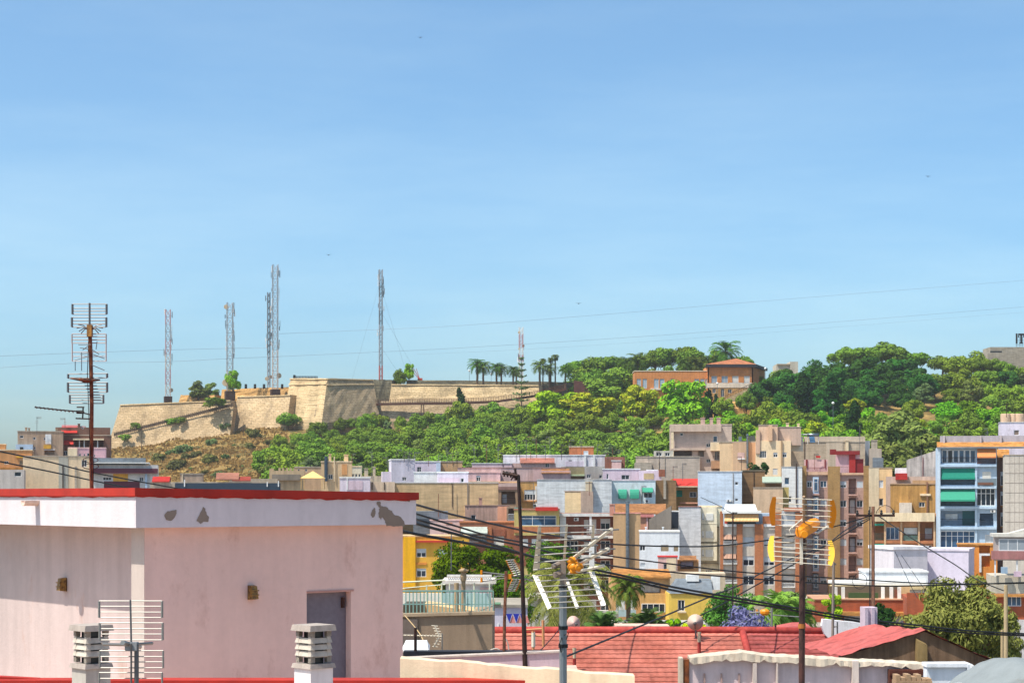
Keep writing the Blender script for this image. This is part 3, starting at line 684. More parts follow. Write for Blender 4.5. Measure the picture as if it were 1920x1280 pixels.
GALVD = paint('70767c', .5, .4); DISH = paint('b8a488', .6); MR = paint('b05a50', .6); MW = paint('d6d2cc', .6); MG = paint('989ca2', .5, .3)
MPK = paint('a8848a', .6); MLG = paint('b4a8a2', .6)
mast('radio_mast', 'leftmost radio mast, faded red and white lattice', 315, 580, 748, 612, 1.55, [MLG, MPK, MLG, MPK, MG, MPK], rods=14, dishes=[(.1, 1, .7)], seed=2, shed=1.3)
mast('radio_mast', 'second radio mast from the left, grey lattice with leafy tree', 431, 567, 738, 606, 1.9, [MLG, MG, MG, MG], rods=20, dishes=[(.12, -1, 1.2), (.95, -1, .8)], seed=3, shed=1.6)
mast('radio_mast', 'thin dark radio mast left of the tallest one', 504, 548, 724, 615, .8, [MG, GALVD, GALVD], rods=12, dishes=[(.08, -1, .7), (.1, 1, .6)], seed=4, leg=.13)
mast('radio_mast', 'tallest radio mast, pale lattice on the sandstone terrace', 516, 496, 735, 606, 1.7, [MLG, MLG, MG, MG, MG, MG], rods=22, dishes=[(.13, 1, .9)], seed=5, shed=1.5)
mast('radio_mast', 'guyed radio mast behind the main bastion, red foot', 714, 505, 711, 616, 1.0, [MR, MG, MG, MG, GALVD, MG, GALVD, MG], rods=16, seed=6, leg=.11, guys=[(.9, -9, 6), (.62, 16, 5), (.85, 12, 8), (.3, 9, 2)])
m_ = mast('radio_mast', 'small distant red and white mast left of the palms', 977, 613, 716, 700, 1.3, [MW, MW, MW, MR, MW, MR, MR, MW], rods=8, seed=8, leg=.08, brace=.04, dishes=[(.66, 1, .5), (.9, -1, .5), (.6, -1, .4)])
# wires across the sky between the masts
def curve_pts(pts, per=8):
    out = []; n = len(pts)
    for i in range(n-1):
        p0, p1, p2, p3 = pts[max(0, i-1)], pts[i], pts[i+1], pts[min(n-1, i+2)]
        for k in range(per):
            t_ = k/per
            out.append(.5*((2*p1)+(p2-p0)*t_+(2*p0-5*p1+4*p2-p3)*t_*t_+(3*p1-p0-3*p2+p3)*t_**3))
    out.append(pts[-1]); return out
def cable(pp, r, label, name='overhead_cable', mat=None, group='cables strung over the roofs', cat='cable', per=8):
    pts = curve_pts([P(*q) for q in pp], per); mb = MB(); mb.path(pts, r, 5)
    o = pts[0]; return mb.build(name, mat or CABLE, None, True, label, cat, group, origin=o)
FW = paint('8a97a6', .6)
for pts, lab in [([(-40, 669, 500), (134, 662, 530), (309, 656, 570), (431, 653, 606), (516, 652, 606)], 'thin power line left of the tallest mast'),
                 ([(516, 626, 606), (702, 618, 616), (880, 609, 600), (1186, 585, 640), (1460, 562, 690), (1990, 520, 780)], 'upper thin power line sagging across the sky'),
                 ([(-40, 692, 500), (134, 681, 510), (309, 678, 520), (431, 672, 530), (528, 668, 560), (702, 660, 575), (880, 651, 600), (1300, 624, 650), (1860, 580, 720), (2000, 569, 740)], 'lower thin power line sagging across the sky'),
                 ([(780, 664, 600), (980, 655, 610), (1300, 634, 650), (1860, 590, 720), (2000, 580, 740)], 'faint second strand under the lower power line')]:
    cable(pts, .042 if 'faint' not in lab else .022, lab, 'power_line', FW, 'power lines across the sky', 'power line')

# ------------------------------------------------------------------ orange building on the hill
OB = brick('d88a4c', 'c08858'); ow = plaster('d8c8b4', damt=.1)
d = 560; s = d/F
hb = empty('hilltop_building', P(1190, 745, d), 0, 'orange brick villa with hipped tile roof and long flat wing', 'villa')
o = hb.location
def lx(px): return (px-1190)*s
def lz(py): return (745-py)*s
WIN_DONE = []
def wall_grid(mb, u0, u1, z0, z1, holes, v=0, rec=.2, M=None):
    us = sorted({u0, u1, *[h[0] for h in holes], *[h[2] for h in holes]}); zs = sorted({z0, z1, *[h[1] for h in holes], *[h[3] for h in holes]})
    T = (lambda q: M @ Vector(q)) if M is not None else (lambda q: q)
    for i in range(len(us)-1):
        for j in range(len(zs)-1):
            a, b_, c_, d_ = us[i], us[i+1], zs[j], zs[j+1]
            if b_-a < 1e-5 or d_-c_ < 1e-5: continue
            um, zm = (a+b_)/2, (c_+d_)/2
            if any(h[0] < um < h[2] and h[1] < zm < h[3] for h in holes): continue
            mb.face([T((a, v, c_)), T((b_, v, c_)), T((b_, v, d_)), T((a, v, d_))])
    for h in holes:
        a, c_, b_, d_ = h[:4]; r = h[4] if len(h) > 4 else rec
        mb.face([T((a, v, c_)), T((a, v+r, c_)), T((b_, v+r, c_)), T((b_, v, c_))]); mb.face([T((a, v, d_)), T((b_, v, d_)), T((b_, v+r, d_)), T((a, v+r, d_))])
        mb.face([T((a, v, c_)), T((a, v, d_)), T((a, v+r, d_)), T((a, v+r, c_))]); mb.face([T((b_, v, c_)), T((b_, v+r, c_)), T((b_, v+r, d_)), T((b_, v, d_))])
        if len(h) > 5 and h[5]: mb.face([T((a, v+r, c_)), T((b_, v+r, c_)), T((b_, v+r, d_)), T((a, v+r, d_))])
def window(parent, u0, z0, u1, z1, v=.12, mull=1, shut=0., fr=None, pane=None, t=.07, shm=None, M=None, trans=0, name='window'):
    fr = fr or WHITE; mb = MB()
    mb.box((u0, v-.03, z0), (u1, v+.05, z0+t), M); mb.box((u0, v-.03, z1-t), (u1, v+.05, z1), M)
    mb.box((u0, v-.03, z0+t), (u0+t, v+.05, z1-t), M); mb.box((u1-t, v-.03, z0+t), (u1, v+.05, z1-t), M)
    for i in range(mull):
        u = u0+(u1-u0)*(i+1)/(mull+1); mb.box((u-t*.45, v-.026, z0+t), (u+t*.45, v+.046, z1-t), M)
    for i in range(trans):
        z = z0+(z1-z0)*(.7 if trans == 1 else (i+1)/(trans+1)); mb.box((u0+t, v-.022, z-t*.4), (u1-t, v+.042, z+t*.4), M)
    o_ = mb.build(name, fr, parent)
    mb = MB(); mb.box((u0+t*.5, v+.01, z0+t*.5), (u1-t*.5, v+.03, z1-t*.5), M); mb.build('pane', pane or PANE, o_)
    if shut > 0:
        zs = z1-(z1-z0)*shut; mb = MB(); n = max(2, int((z1-zs)/.11))
        for i in range(n):
            a = zs+(z1-zs)*i/n; mb.hexa([(u0+t*.5, v-.05, a), (u1-t*.5, v-.05, a), (u1-t*.5, v-.01, a), (u0+t*.5, v-.01, a), (u0+t*.5, v-.035, a+(z1-zs)/n*.97), (u1-t*.5, v-.035, a+(z1-zs)/n*.97), (u1-t*.5, v-.01, a+(z1-zs)/n*.97), (u0+t*.5, v-.01, a+(z1-zs)/n*.97)], M)
        mb.build('shutter', shm or SHUT, o_)
    return o_
holes = [(lx(a), lz(728), lx(b_), lz(710)) for a, b_ in ((1194, 1202), (1205, 1213), (1226, 1235), (1237, 1246), (1257, 1265), (1302, 1311), (1313, 1321), (1322, 1326))]
mb = MB(); wall_grid(mb, 0, lx(1328), lz(745)-3, lz(696), holes); z1 = lz(696); mb.box((0, .25, lz(745)-3), (lx(1328), 9, z1-.01)); mb.build('wing_wall', OB, hb)
mb = MB(); mb.box((-.15, -.1, z1), (lx(1328), 9.1, z1+.22)); mb.build('wing_coping', ow, hb)
for h in holes: window(hb, *h[:4], shut=.0, pane=paint('9fb0c0', .3), fr=ow)
mb = MB(); mb.box((lx(1220), -.5, lz(731)), (lx(1318), -.02, lz(728))); mb.build('ledge', ow, hb)
holes = [(lx(a), lz(718), lx(b_), lz(705)) for a, b_ in ((1333, 1344), (1352, 1364), (1372, 1384), (1394, 1405))]
h2 = [(lx(1335), lz(737), lx(1341), lz(729)), (lx(1351), lz(744), lx(1357), lz(729)), (lx(1364), lz(737), lx(1371), lz(730))]
zt = lz(687); A = R(24); xr = lx(1411); ml = -1.2
M = Matrix.Translation((0, -1.2, 0))
mb = MB(); wall_grid(mb, lx(1326), xr, lz(718)-.0, zt, holes, M=M); side = 14
mb.slab([(xr, -1.2, lz(748)-3), (xr, -1.2, zt), (lx(1446), side, zt), (lx(1446), side, lz(748)-3)], (-.4, 0, 0)); mb.slab([(lx(1326), -1.2, lz(748)-3), (lx(1326), -1.2, zt), (lx(1326), 12, zt), (lx(1326), 12, lz(748)-3)], (.4, 0, 0))
mb.build('wall', OB, hb)
mb = MB(); mb.box((lx(1325), -1.3, lz(727)), (xr+.1, -.9, lz(718.5))); mb.build('white_band', ow, hb)
mb = MB(); wall_grid(mb, lx(1326), xr, lz(760)-3, lz(727), h2, M=M); mb.build('stone_base', ST_O, hb)
for h in holes: window(hb, *h[:4], v=-1.05, pane=paint('8fa2b2', .3), shut=random.Random(h[0]).choice((0, .5, .9)), fr=ow, shm=SHUTW)
for h in h2: window(hb, *h[:4], v=-1.05)
mb = MB(); e = [(lx(1322), -2.0), (lx(1417), -2.0), (lx(1452), side+1), (lx(1332), side+1)]; ze = lz(689); zr = lz(683.5)
ap = Vector((lx(1385), 6, lz(669)))
for i in range(4): mb.face([(*e[i], zr), (*e[(i+1) % 4], zr), ap])
mb.build('roof', plaster('a86a48', .3, .3, .35, sc=1.5), hb)
mb = MB(); pts = [(x, y, zr-.02) for x, y in e]; mb.slab(pts, (0, 0, -.9)); mb.build('eaves', paint('2c2a30', .7), hb)
# stone stairs right of it
st = empty('stone_stairs', P(1340, 760, 548), 0, 'stone stairs and terrace walls below the orange villa', 'stairs')
s2 = 548/F; mb = MB(); 
mb.slab([((0)*s2, 0, -4), (95*s2, 0, -4), (82*s2, 0, 33*s2), (68*s2, 0, 34*s2), (20*s2, 0, 12*s2), (0, 0, 10*s2)], (0, 4, 0)); mb.build('retaining_wall', ST_O, st)
mb = MB()
for i in range(16):
    x = (20+48*i/16)*s2; z = (12+22*i/16)*s2; mb.box((x, -.9, z-2), (x+48/16*s2, -.02, z+.2))
mb.build('steps', ST_T, st)
mb = MB()
for i in range(17):
    x = (20+48*i/16)*s2; z = (12+22*i/16)*s2; mb.tube((x, -.9, z), (x, -.9, z+1.1), .05, n=4)
mb.tube((20*s2, -.9, 12*s2+1.1), (68*s2, -.9, 34*s2+1.1), .07, n=4); mb.tube((68*s2, -.9, 34*s2+1.1), (84*s2, -.9, 34*s2+1.1), .07, n=4)
mb.build('handrail', STEELR, st)
batter('fort_wall', 'low stone terrace wall under the cypress trio', [(1344, 752, 540), (1400, 752, 540), (1398, 764, 538), (1344, 770, 538)], ST_O, 3)
batter('fort_wall', 'sandy terrace wall below the bright round tree', [(1262, 742, 550), (1312, 742, 548), (1312, 762, 546), (1262, 762, 548)], ST_O, 3)
# far concrete block with letters
fb = empty('far_building', P(1852, 690, 640), 0, 'far concrete roof block carrying black letters, right skyline', 'building')
s = 640/F; mb = MB(); mb.box((0, 0, -8), (100*s, 12, 28*s)); mb.box((6*s, 1, 28*s), (100*s, 11, 40*s)); mb.build('wall', plaster('9a9284', course=.3), fb)
mb = MB(); mb.box((6*s, .95, 30*s), (28*s, 1.0, 32.5*s)); mb.build('window_slot', DARK, fb)
L = empty('roof_sign', P(1905, 650, 642), 0, 'black serif letters I and T standing on the far roof', 'sign')
s = 642/F; mb = MB()
mb.box((0, 0, 6*s), (3*s, .4, 25*s)); mb.build('letter', BLACK, L)
mb = MB(); mb.box((4.5*s, 0, 21.5*s), (15.5*s, .4, 25*s)); mb.box((8.4*s, 0, 8*s), (11.8*s, .4, 21.5*s)); mb.box((6.6*s, 0, 6*s), (13.4*s, .4, 8*s)); mb.box((4.5*s, 0, 17.5*s), (6*s, .4, 21.5*s)); mb.box((14*s, 0, 17.5*s), (15.5*s, .4, 21.5*s)); mb.build('letter', BLACK, L)
mb = MB()
for x in (1, 2.5, 7, 10, 13): mb.tube((x*s, .5, -10*s), (x*s, .5, 20*s), .06, n=4)
for z in (-4, 4, 12): mb.tube((0, .5, z*s), (15*s, .5, z*s), .06, n=4)
mb.build('frame', STEEL, L)
fb = empty('far_building', P(1455, 700, 640), 0, 'pale far building peeping out right of the orange villa', 'building')
s = 640/F; mb = MB(); mb.box((0, 0, -8), (40*s, 8, 16*s)); mb.box((26*s, -.5, -8), (41*s, 8, 22*s)); mb.build('wall', plaster('b8b2a4'), fb)
mb = MB(); mb.box((2*s, -.6, 16*s), (26*s, 8, 18*s)); mb.build('roof', plaster('a89c88'), fb)
# lamp posts on the plateau
for px, y, d, lab in [(880, 696, 630, 'lamp post left of the plateau palms'), (921, 702, 630, 'lamp post between the plateau palms'), (1345, 720, 545, 'white lamp post before the orange villa stairs'), (1562, 757, 470, 'tall lamp post in front of the dark conifers'), (1435, 692, 555, 'white lamp post right of the hipped roof')]:
    b0 = Vector((X(px, d), d, Hs(X(px, d), d))); lp = empty('lamp_post', b0, 0, lab, 'lamp post', 'lamp posts on the hill'); h = Z(y, d)-b0.z
    mb = MB(); mb.tube((0, 0, -.5), (0, 0, h), .09, .06); mb.build('pole', GALVD, lp)
    mb = MB(); mb.ico((0, 0, h+.2), .38); mb.build('lamp', WHITE, lp, True)
for px, y, d, lab in [(456, 797, 590, 'bare wooden utility pole on the dry hillside'), (265, 800, 590, 'thin pole by the diagonal fort path')]:
    b0 = Vector((X(px, d-6), d-6, Hs(X(px, d-6), d-6))); mb = MB(); mb.tube((0, 0, -.5), (0, 0, max(4, Z(y-5, d)-b0.z)), .13, .09); mb.build('utility_pole', BARK, None, False, lab, 'pole').location = b0
# birds
for px, y, d, lab in [(616, 478, 120, 'small dark bird above the masts'), (1085, 569, 110, 'small dark bird over the palms'), (788, 71, 130, 'small dark bird high in the sky'), (1740, 331, 120, 'small dark bird in the right sky')]:
    mb = MB(); mb.ico((0, 0, 0), .035, (1, 2.4, 1)); mb.slab([(.02, .03, 0), (.17, -.02, .05), (.02, -.05, 0)], (0, 0, .008)); mb.slab([(-.02, .03, 0), (-.17, -.02, .05), (-.02, -.05, 0)], (0, 0, .008)); mb.build('bird', BLACK, None, False, lab, 'bird', 'birds in the sky').location = P(px, y, d)
# white figure-like statue is not visible; red crane-like poles on the rampart
for px, lab in ((782, 'red and white slanted poles on the rampart'),):
    p = P(px, 712, 612); mb = MB()
    for dx in (-2.2, -1.4, -.8): mb.tube((1, 0, 0), (1+dx*1.6, 0, 3.8), .09, n=4)
    mb.box((.2, -.5, -.5), (1.8, .5, .6)); mb.build('barrier_pole', paint('c0402c', .6), None, False, lab, 'pole').location = p
# parapet of the diagonal path
dp = empty('path_railing', P(214, 818, 597), 0, 'dark railing along the diagonal path between the left fort walls', 'railing'); o = dp.location; mb = MB()
A_, B_ = P(214, 817, 597)-o, P(437, 761, 591)-o
for i in range(60):
    p = A_.lerp(B_, i/59); mb.box((p.x-.1, p.y-.05, p.z-.3), (p.x+.1, p.y+.05, p.z+1.2))
mb.slab([A_+Vector((0, .06, 0)), B_+Vector((0, .06, 0)), B_+Vector((0, .06, .95)), A_+Vector((0, .06, .95))], (0, .06, 0)); mb.build('railing', rusty('6a5642', '4a3c30', 1.5, .9, 0), dp)
# ------------------------------------------------------------------ town buildings
class B:
    """a house whose facade runs between two photo columns at depth d; parts are given by their outline on the facade, in photo pixels"""
    def __init__(s, name, label, px0, px1, ytop, d, mat, yaw=None, dep=8, cope=None, group=None, cat='building', base=0.0, ct=.18, co=.08, slope=0):
        k0, k1 = (px0-CX)/F, (px1-CX)/F
        if yaw is None: yaw = -math.degrees(math.atan((k0+k1)/2))*.85
        s.a = R(yaw); s.d = d; s.X0 = k0*d; s.ca, s.sa = math.cos(s.a), math.sin(s.a)
        s.w = s.u(px1); s.mat = mat; s.dep = dep; s.h = []; s.vh = {}
        s.base = base; s.root = empty(name, (s.X0, d, base), s.a, label, cat, group)
        s.ytop = ytop; s.zt = s.z(ytop, 0); s.zt1 = s.zt+slope; s.cope = cope; s.ct = ct; s.co = co; s.todo = []; s.main = True
    def u(s, px):
        k = (px-CX)/F; return (k*s.d-s.X0)/(s.ca-k*s.sa)
    def z(s, py, u): return ZC-(py-HY)*(s.d+u*s.sa)/F-s.base
    def r(s, x0, y0, x1, y1, v=0):
        if v:                                   # same outline seen at another distance behind the facade
            f = (s.d+v)/s.d; c = lambda px: ((px-CX)/F*(s.d+v*s.ca)-(s.X0-v*s.sa))/(s.ca-(px-CX)/F*s.sa)
            u0, u1 = c(x0), c(x1); um = (u0+u1)/2; D = s.d+um*s.sa+v*s.ca
            zz = lambda py: ZC-(py-HY)*D/F-s.base
            return u0, zz(y1), u1, zz(y0)
        u0, u1 = s.u(x0), s.u(x1); um = (u0+u1)/2
        return u0, s.z(y1, um), u1, s.z(y0, um)
    def hole(s, q, rec=.18, back=False): s.h.append((*q, rec, back)); return q
    def win(s, x0, y0, x1, y1, mull=1, shut=0., rec=.16, **k):
        q = s.r(x0, y0, x1, y1); s.hole(q, rec); window(s.root, *q, v=rec-.06, mull=mull, shut=shut, **k); return s
    def wins(s, xs, ys, shut=None, **k):
        rg = random.Random(str(xs)+str(ys))
        for (y0, y1) in ys:
            for (x0, x1) in xs: s.win(x0, y0, x1, y1, shut=rg.choice((0, .35, .5, .7, 1.0)) if shut is None else shut, **k)
        return s
    def log(s, x0, y0, x1, y1, deep=1.3, rail=None, railh=.95, slab=None):
        """open balcony bay cut into the facade"""
        q = s.r(x0, y0, x1, y1); s.hole(q, deep, True)
        if rail: s.bars(q[0], q[1], q[2], q[1]+railh, rail)
        return s
    def bars(s, u0, z0, u1, z1, mat, v=-.04, step=.14, solid=False):
        mb = MB()
        if solid: mb.box((u0, v-.03, z0), (u1, v+.03, z1))
        else:
            n = max(2, int((u1-u0)/step))
            for i in range(n+1): x = u0+(u1-u0)*i/n; mb.box((x-.018, v-.015, z0), (x+.018, v+.015, z1))
            mb.box((u0, v-.025, z1-.06), (u1, v+.025, z1)); mb.box((u0, v-.02, z0+.04), (u1, v+.02, z0+.09))
        return mb.build('railing', mat, s.root)
    def part(s, name, x0, y0, x1, y1, v0, v1, mat, label=None):
        q = s.r(x0, y0, x1, y1); mb = MB(); mb.box((q[0], v0, q[1]), (q[2], v1, q[3])); o = mb.build(name, mat, s.root)
        if label: o['label'] = label
        return o
    def slab(s, x0, y0, x1, y1, proj, mat, name='balcony_slab'): return s.part(name, x0, y0, x1, y1, -proj, -.003, mat)
    def bal(s, x0, x1, yrail, yslab, proj=.9, mat=None, rail=None, th=2.5, solid=False):
        mat = mat or s.mat; q = s.r(x0, yslab, x1, yslab+th); mb = MB(); mb.box((q[0], -proj, q[1]), (q[2], -.003, q[3])); o = mb.build('balcony_slab', mat, s.root)
        z0, z1 = q[3], s.r(x0, yrail, x1, yslab)[3]; rm = rail or DKMETAL; mb = MB()
        if solid:
            mb.box((q[0], -proj+.02, z0+.02), (q[2], -proj+.1, z1))
        else:
            n = max(3, int((q[2]-q[0])/.15))
            for i in range(n+1): x = q[0]+.03+(q[2]-q[0]-.06)*i/n; mb.box((x-.017, -proj+.03, z0), (x+.017, -proj+.06, z1))
            for x in (q[0]+.04, q[2]-.04): mb.box((x-.02, -proj+.06, z1-.06), (x+.02, -.01, z1)); mb.box((x-.02, -proj*.5, z0), (x+.02, -proj*.5+.03, z1-.06))
            mb.box((q[0], -proj+.02, z1-.055), (q[2], -proj+.07, z1))
        mb.build('railing', rm, s.root); return s
    def awn(s, x0, y0, x1, y1, proj, mat, name='awning', curve=False):
        q = s.r(x0, y0, x1, y1); mb = MB(); n = 5; u0, zb, u1, zt = q; hgt = zt-zb
        pr = []
        for i in range(n+1):
            f = i/n; pr.append((-.03-proj*(math.sin(f*1.57) if curve else f), zt-hgt*(1-math.cos(f*1.57) if curve else f*.92)))
        for i in range(n):
            (va, za), (vb, zb_) = pr[i], pr[i+1]
            mb.hexa([(u0, va, za-.03), (u1, va, za-.03), (u1, vb, zb_-.03), (u0, vb, zb_-.03), (u0, va, za), (u1, va, za), (u1, vb, zb_), (u0, vb, zb_)])
        va, za = pr[-1]; mb.box((u0, va-.02, za-hgt*.12-.05), (u1, va, za-.03))
        if curve:
            for u in (u0, u1): mb.face([(u, p_[0], p_[1]) for p_ in pr]+[(u, -.03, pr[-1][1])])
        mb.build(name, mat, s.root); return s
    def tiles(s, x0, y0, x1, y1, rise_dep, mat, over=.35, name='roof', yr=None):
        """pitched roof seen over the facade: eave at y1, ridge at y0 lying rise_dep behind"""
        u0, _, u1, _ = s.r(x0, y0, x1, y1); D = (s.d+(u0+u1)/2*s.sa); z0 = s.z(y1, (u0+u1)/2); z1 = ZC-(y0-HY)*(D+rise_dep)/F-s.base
        mb = MB(); n = max(3, int((rise_dep+over)/.45))
        for i in range(n):
            a, b_ = i/n, (i+1)/n; va, vb = -over+(rise_dep+over)*a, -over+(rise_dep+over)*b_
            za, zb = z0+(z1-z0)*a, z0+(z1-z0)*b_
            mb.hexa([(u0, va, za-.12), (u1, va, za-.12), (u1, vb, zb-.12), (u0, vb, zb-.12), (u0, va, za+.05), (u1, va, za+.05), (u1, vb, zb), (u0, vb, zb)])
        mb.hexa([(u0, rise_dep, z1-.12), (u1, rise_dep, z1-.12), (u1, rise_dep*2, z0-.12), (u0, rise_dep*2, z0-.12), (u0, rise_dep, z1), (u1, rise_dep, z1), (u1, rise_dep*2, z0), (u0, rise_dep*2, z0)])
        mb.build(name, mat, s.root)
        mb = MB()
        for u in (u0+.1, u1-.1): mb.face([(u, 0, z0-.1), (u, rise_dep, z1-.1), (u, rise_dep*2, z0-.1)])
        mb.build('gable', s.mat, s.root); return s
    def chim(s, x0, y0, x1, y1, v=2, mat=None, cap=True, name='chimney'):
        q = s.r(x0, y0, x1, y1, v); mb = MB(); w_ = q[2]-q[0]; mb.box((q[0], v, q[1]-.5), (q[2], v+w_, q[3]))
        if cap: mb.box((q[0]-.07, v-.07, q[3]), (q[2]+.07, v+w_+.07, q[3]+.12)); 
        mb.build(name, mat or s.mat, s.root); return s
    def rbox(s, name, x0, y0, x1, y1, v, dep, mat, lip=None, wins=()):
        """a box standing back on the roof"""
        q = s.r(x0, y0, x1, y1, v); mb = MB(); hs = [s.r(*w_, v) for w_ in wins]
        wall_grid(mb, q[0], q[2], q[1]-.6, q[3], hs, v=v); mb.face([(q[0], v, q[1]-.6), (q[0], v, q[3]), (q[0], v+dep, q[3]), (q[0], v+dep, q[1]-.6)]); mb.face([(q[2], v, q[3]), (q[2], v, q[1]-.6), (q[2], v+dep, q[1]-.6), (q[2], v+dep, q[3])])
        mb.face([(q[0], v, q[3]), (q[2], v, q[3]), (q[2], v+dep, q[3]), (q[0], v+dep, q[3])]); mb.face([(q[0], v+dep, q[1]-.6), (q[2], v+dep, q[1]-.6), (q[2], v+dep, q[3]), (q[0], v+dep, q[3])])
        o = mb.build(name, mat, s.root)
        if lip: mb = MB(); mb.box((q[0]-.08, v-.08, q[3]+.002), (q[2]+.08, v+dep+.08, q[3]+.14)); mb.build('coping', lip, o)
        for h_ in hs: window(s.root, *h_, v=v+.1)
        return s
    def done(s):
        mb = MB(); W, D, zt, z1 = s.w, s.dep, s.zt, s.zt1
        wall_grid(mb, 0, W, -1, zt, s.h)
        mb.face([(0, 0, -1), (0, 0, zt), (0, D, zt), (0, D, -1)]); mb.face([(W, 0, zt), (W, 0, -1), (W, D, -1), (W, D, zt)]); mb.face([(0, D, -1), (0, D, zt), (W, D, zt), (W, D, -1)])
        mb.face([(0, 0, zt), (W, 0, zt), (W, D, zt), (0, D, zt)])
        mb.build('wall', s.mat, s.root)
        if s.cope:
            c = s.co; mb = MB(); mb.box((-c, -c, zt+.003), (W+c, D+c, zt+s.ct)); mb.build('coping', s.cope, s.root)
        return s
def ac(b, x0, y0, x1, y1, label):
    q = b.r(x0, y0, x1, y1); c = b.root.matrix_basis
    T = Matrix.Translation((b.X0, b.d, b.base)) @ Matrix.Rotation(b.a, 4, 'Z')
    r_ = empty('air_conditioner', T @ Vector((q[0], -.42, q[1])), b.a, label, 'air conditioner', 'air conditioners on the facades')
    w_, h_ = q[2]-q[0], q[3]-q[1]; mb = MB(); mb.box((0, 0, 0), (w_, .36, h_)); mb.build('case', WHITE, r_)
    mb = MB(); M = Matrix.Rotation(R(90), 3, 'X'); mb.lathe((w_*.38, -.012, h_/2), [(h_*.4, 0), (h_*.4, .02)], 12, M); mb.build('fan_grille', paint('3c4044'), r_)
    mb = MB(); 
    for x in (.1, w_-.1): mb.box((x-.02, .0, -.05), (x+.02, .42, -.005))
    mb.build('bracket', GALVD, r_)
TANW = plaster('c4a880', .15, .2, .18, dirt='8a6c4c'); CREAM = plaster('d8c4a4'); PINKG = plaster('b8a69a', .12, .15, .1); LAV = plaster('c4bac6', .12, .2); LAVP = plaster('c4b0bc', .12, .25)
WHT = plaster('d2d4d4', .1, .14, .1, damt=.15); WHB = plaster('b8c6d6', .1, .14, .14, damt=.12); GREYW = plaster('a89c8c', .15, .25, .2); BROWN = plaster('8a6c4c', .18, .2, .22); OCH = plaster('b88f58', .2, .3, dirt='7a5a34', damt=.3)
YEL = plaster('cc9c3c', .12, .2, damt=.25); ORG = plaster('c08c5c', .15, .2); PINK = plaster('d4b0ac', .12, .2); SALM = plaster('cc9478', .15, .22); OLV = plaster('b4a468', .12, .15)
BRK = brick('a85e3c'); BRKD = brick('8a4c36'); BRKO = brick('b87044'); BRKT = brick('a8824c', 'b09870'); RED = paint('b8281c', .7, var=.15, sc=1.5); REDD = paint('7c1a1c', .8); TILE = plaster('a8764c', .35, .3, .4, sc=2.2, dirt='6a4a34', damt=.4); TILEO = plaster('bc8448', .3, .2, .4, sc=2.2)
GREEN = paint('2c8a70', .8, var=.1); GREEND = paint('12806c', .8, var=.1); BLUEW = plaster('a4b8cc', .08, .12, damt=.1); SLABW = plaster('c8c8c6', .1, .2); MAROON = paint('5c2436', .7); GRYSL = plaster('707880', .2, .2, .25); OLDW = plaster('c4bab4', .4, .6, dirt='4a3c38', damt=.8)
TARPW = paint('e0e0dc', .5); AWO = paint('d0824c', .8); FLUE = rusty('848c94', '6c747c', 3, .4, .8); FLUED = rusty('4a5866', '3a4652', 3, .4, .7)
GT = 'terraced town houses'
def SB(name, label, *a, **k): return B(name, label, *a, group=GT, **k)

# ---- far left
b = SB('town_house', 'brown block with small windows, leftmost on the skyline', 33, 118, 809, 345, plaster('a8907a', .2, .3), cope=GREYW, dep=10)
b.win(37, 816, 44, 821, 0).win(62, 819, 67, 824, 0).win(82, 820, 86, 825, 0).win(63, 837, 67, 842, 0)
b.part('glazed_balcony', 30, 833, 62, 851, -1.0, -.003, BLUEW); b.part('glazing', 32, 844, 58, 850, -1.06, -1.002, PANE); b.part('shutter', 38, 838, 44, 843, -1.05, -1.002, DARK)
b.part('white_panel', 85, 814, 96, 832, -.12, -.003, WHT); b.part('yellow_awning', 82, 834, 96, 841, -.5, -.003, YEL); b.log(83, 842, 102, 852, 1.0); b.part('railing', 83, 842, 103, 843.5, -.25, -.003, WHITE)
b.chim(47, 802, 51, 809, 2).chim(53, 803, 56, 809, 2).chim(104, 804, 108, 812, 1).done()
b = SB('town_house', 'dark brick block with pergola and red roofed attic, left skyline', 104, 207, 816, 352, brick('7e5848'), cope=GREYW, dep=10)
b.rbox('attic', 116, 798, 160, 816, 1.5, 4, PINK); b.tiles(115, 797, 145, 811, 2.2, RED, .8)
b.awn(119, 825, 138, 833, .9, RED); b.log(140, 824, 194, 840, 1.6); b.part('pergola_beam', 137, 822, 195, 825, -.9, -.003, CREAM); 
for x in (148, 157, 170, 182): b.part('pergola_post', x, 824, x+2, 840, -.2, -.003, WHT)
b.part('shutter', 101, 815, 113, 828, -.1, -.003, paint('a89a78')); b.part('shutter', 107, 835, 116, 845, -.1, -.003, paint('a8a484')); b.win(118, 845, 127, 853).win(153, 801, 157, 804, 0); b.chim(146, 795, 150, 816, 1.0).done()
b = SB('town_house', 'pink and cream small house right of the rusty mast pole', 128, 198, 840, 330, plaster('c49aa0', .1, .15), cope=PINK)
b.part('cream_bay', 127, 840, 145, 857, -.3, -.003, CREAM).data.materials[0]; b.win(148, 850, 152, 856, 0).win(157, 850, 160, 856, 0).win(163, 849, 173, 856, 0).win(176, 852, 179, 856, 0).done()  # bay in cream on the pink wall
b = SB('town_house', 'orange house with balcony cut by the left frame edge', -30, 60, 844, 300, ORG, cope=CREAM)
b.win(8, 864, 16, 870).log(37, 863, 57, 871, 1.0, rail=CREAM).part('ledge', 30, 855, 60, 858, -.4, -.003, YEL); b.part('ledge', -30, 876, 60, 880, -.4, -.003, TILEO); b.rbox('attic', -30, 833, 10, 845, 2, 4, ORG, CREAM).done()
b = SB('town_house', 'blank cream party wall behind the rusty mast pole', 43, 170, 856, 280, plaster('d4bc9c', .08, .12), cope=GREYW, dep=9)
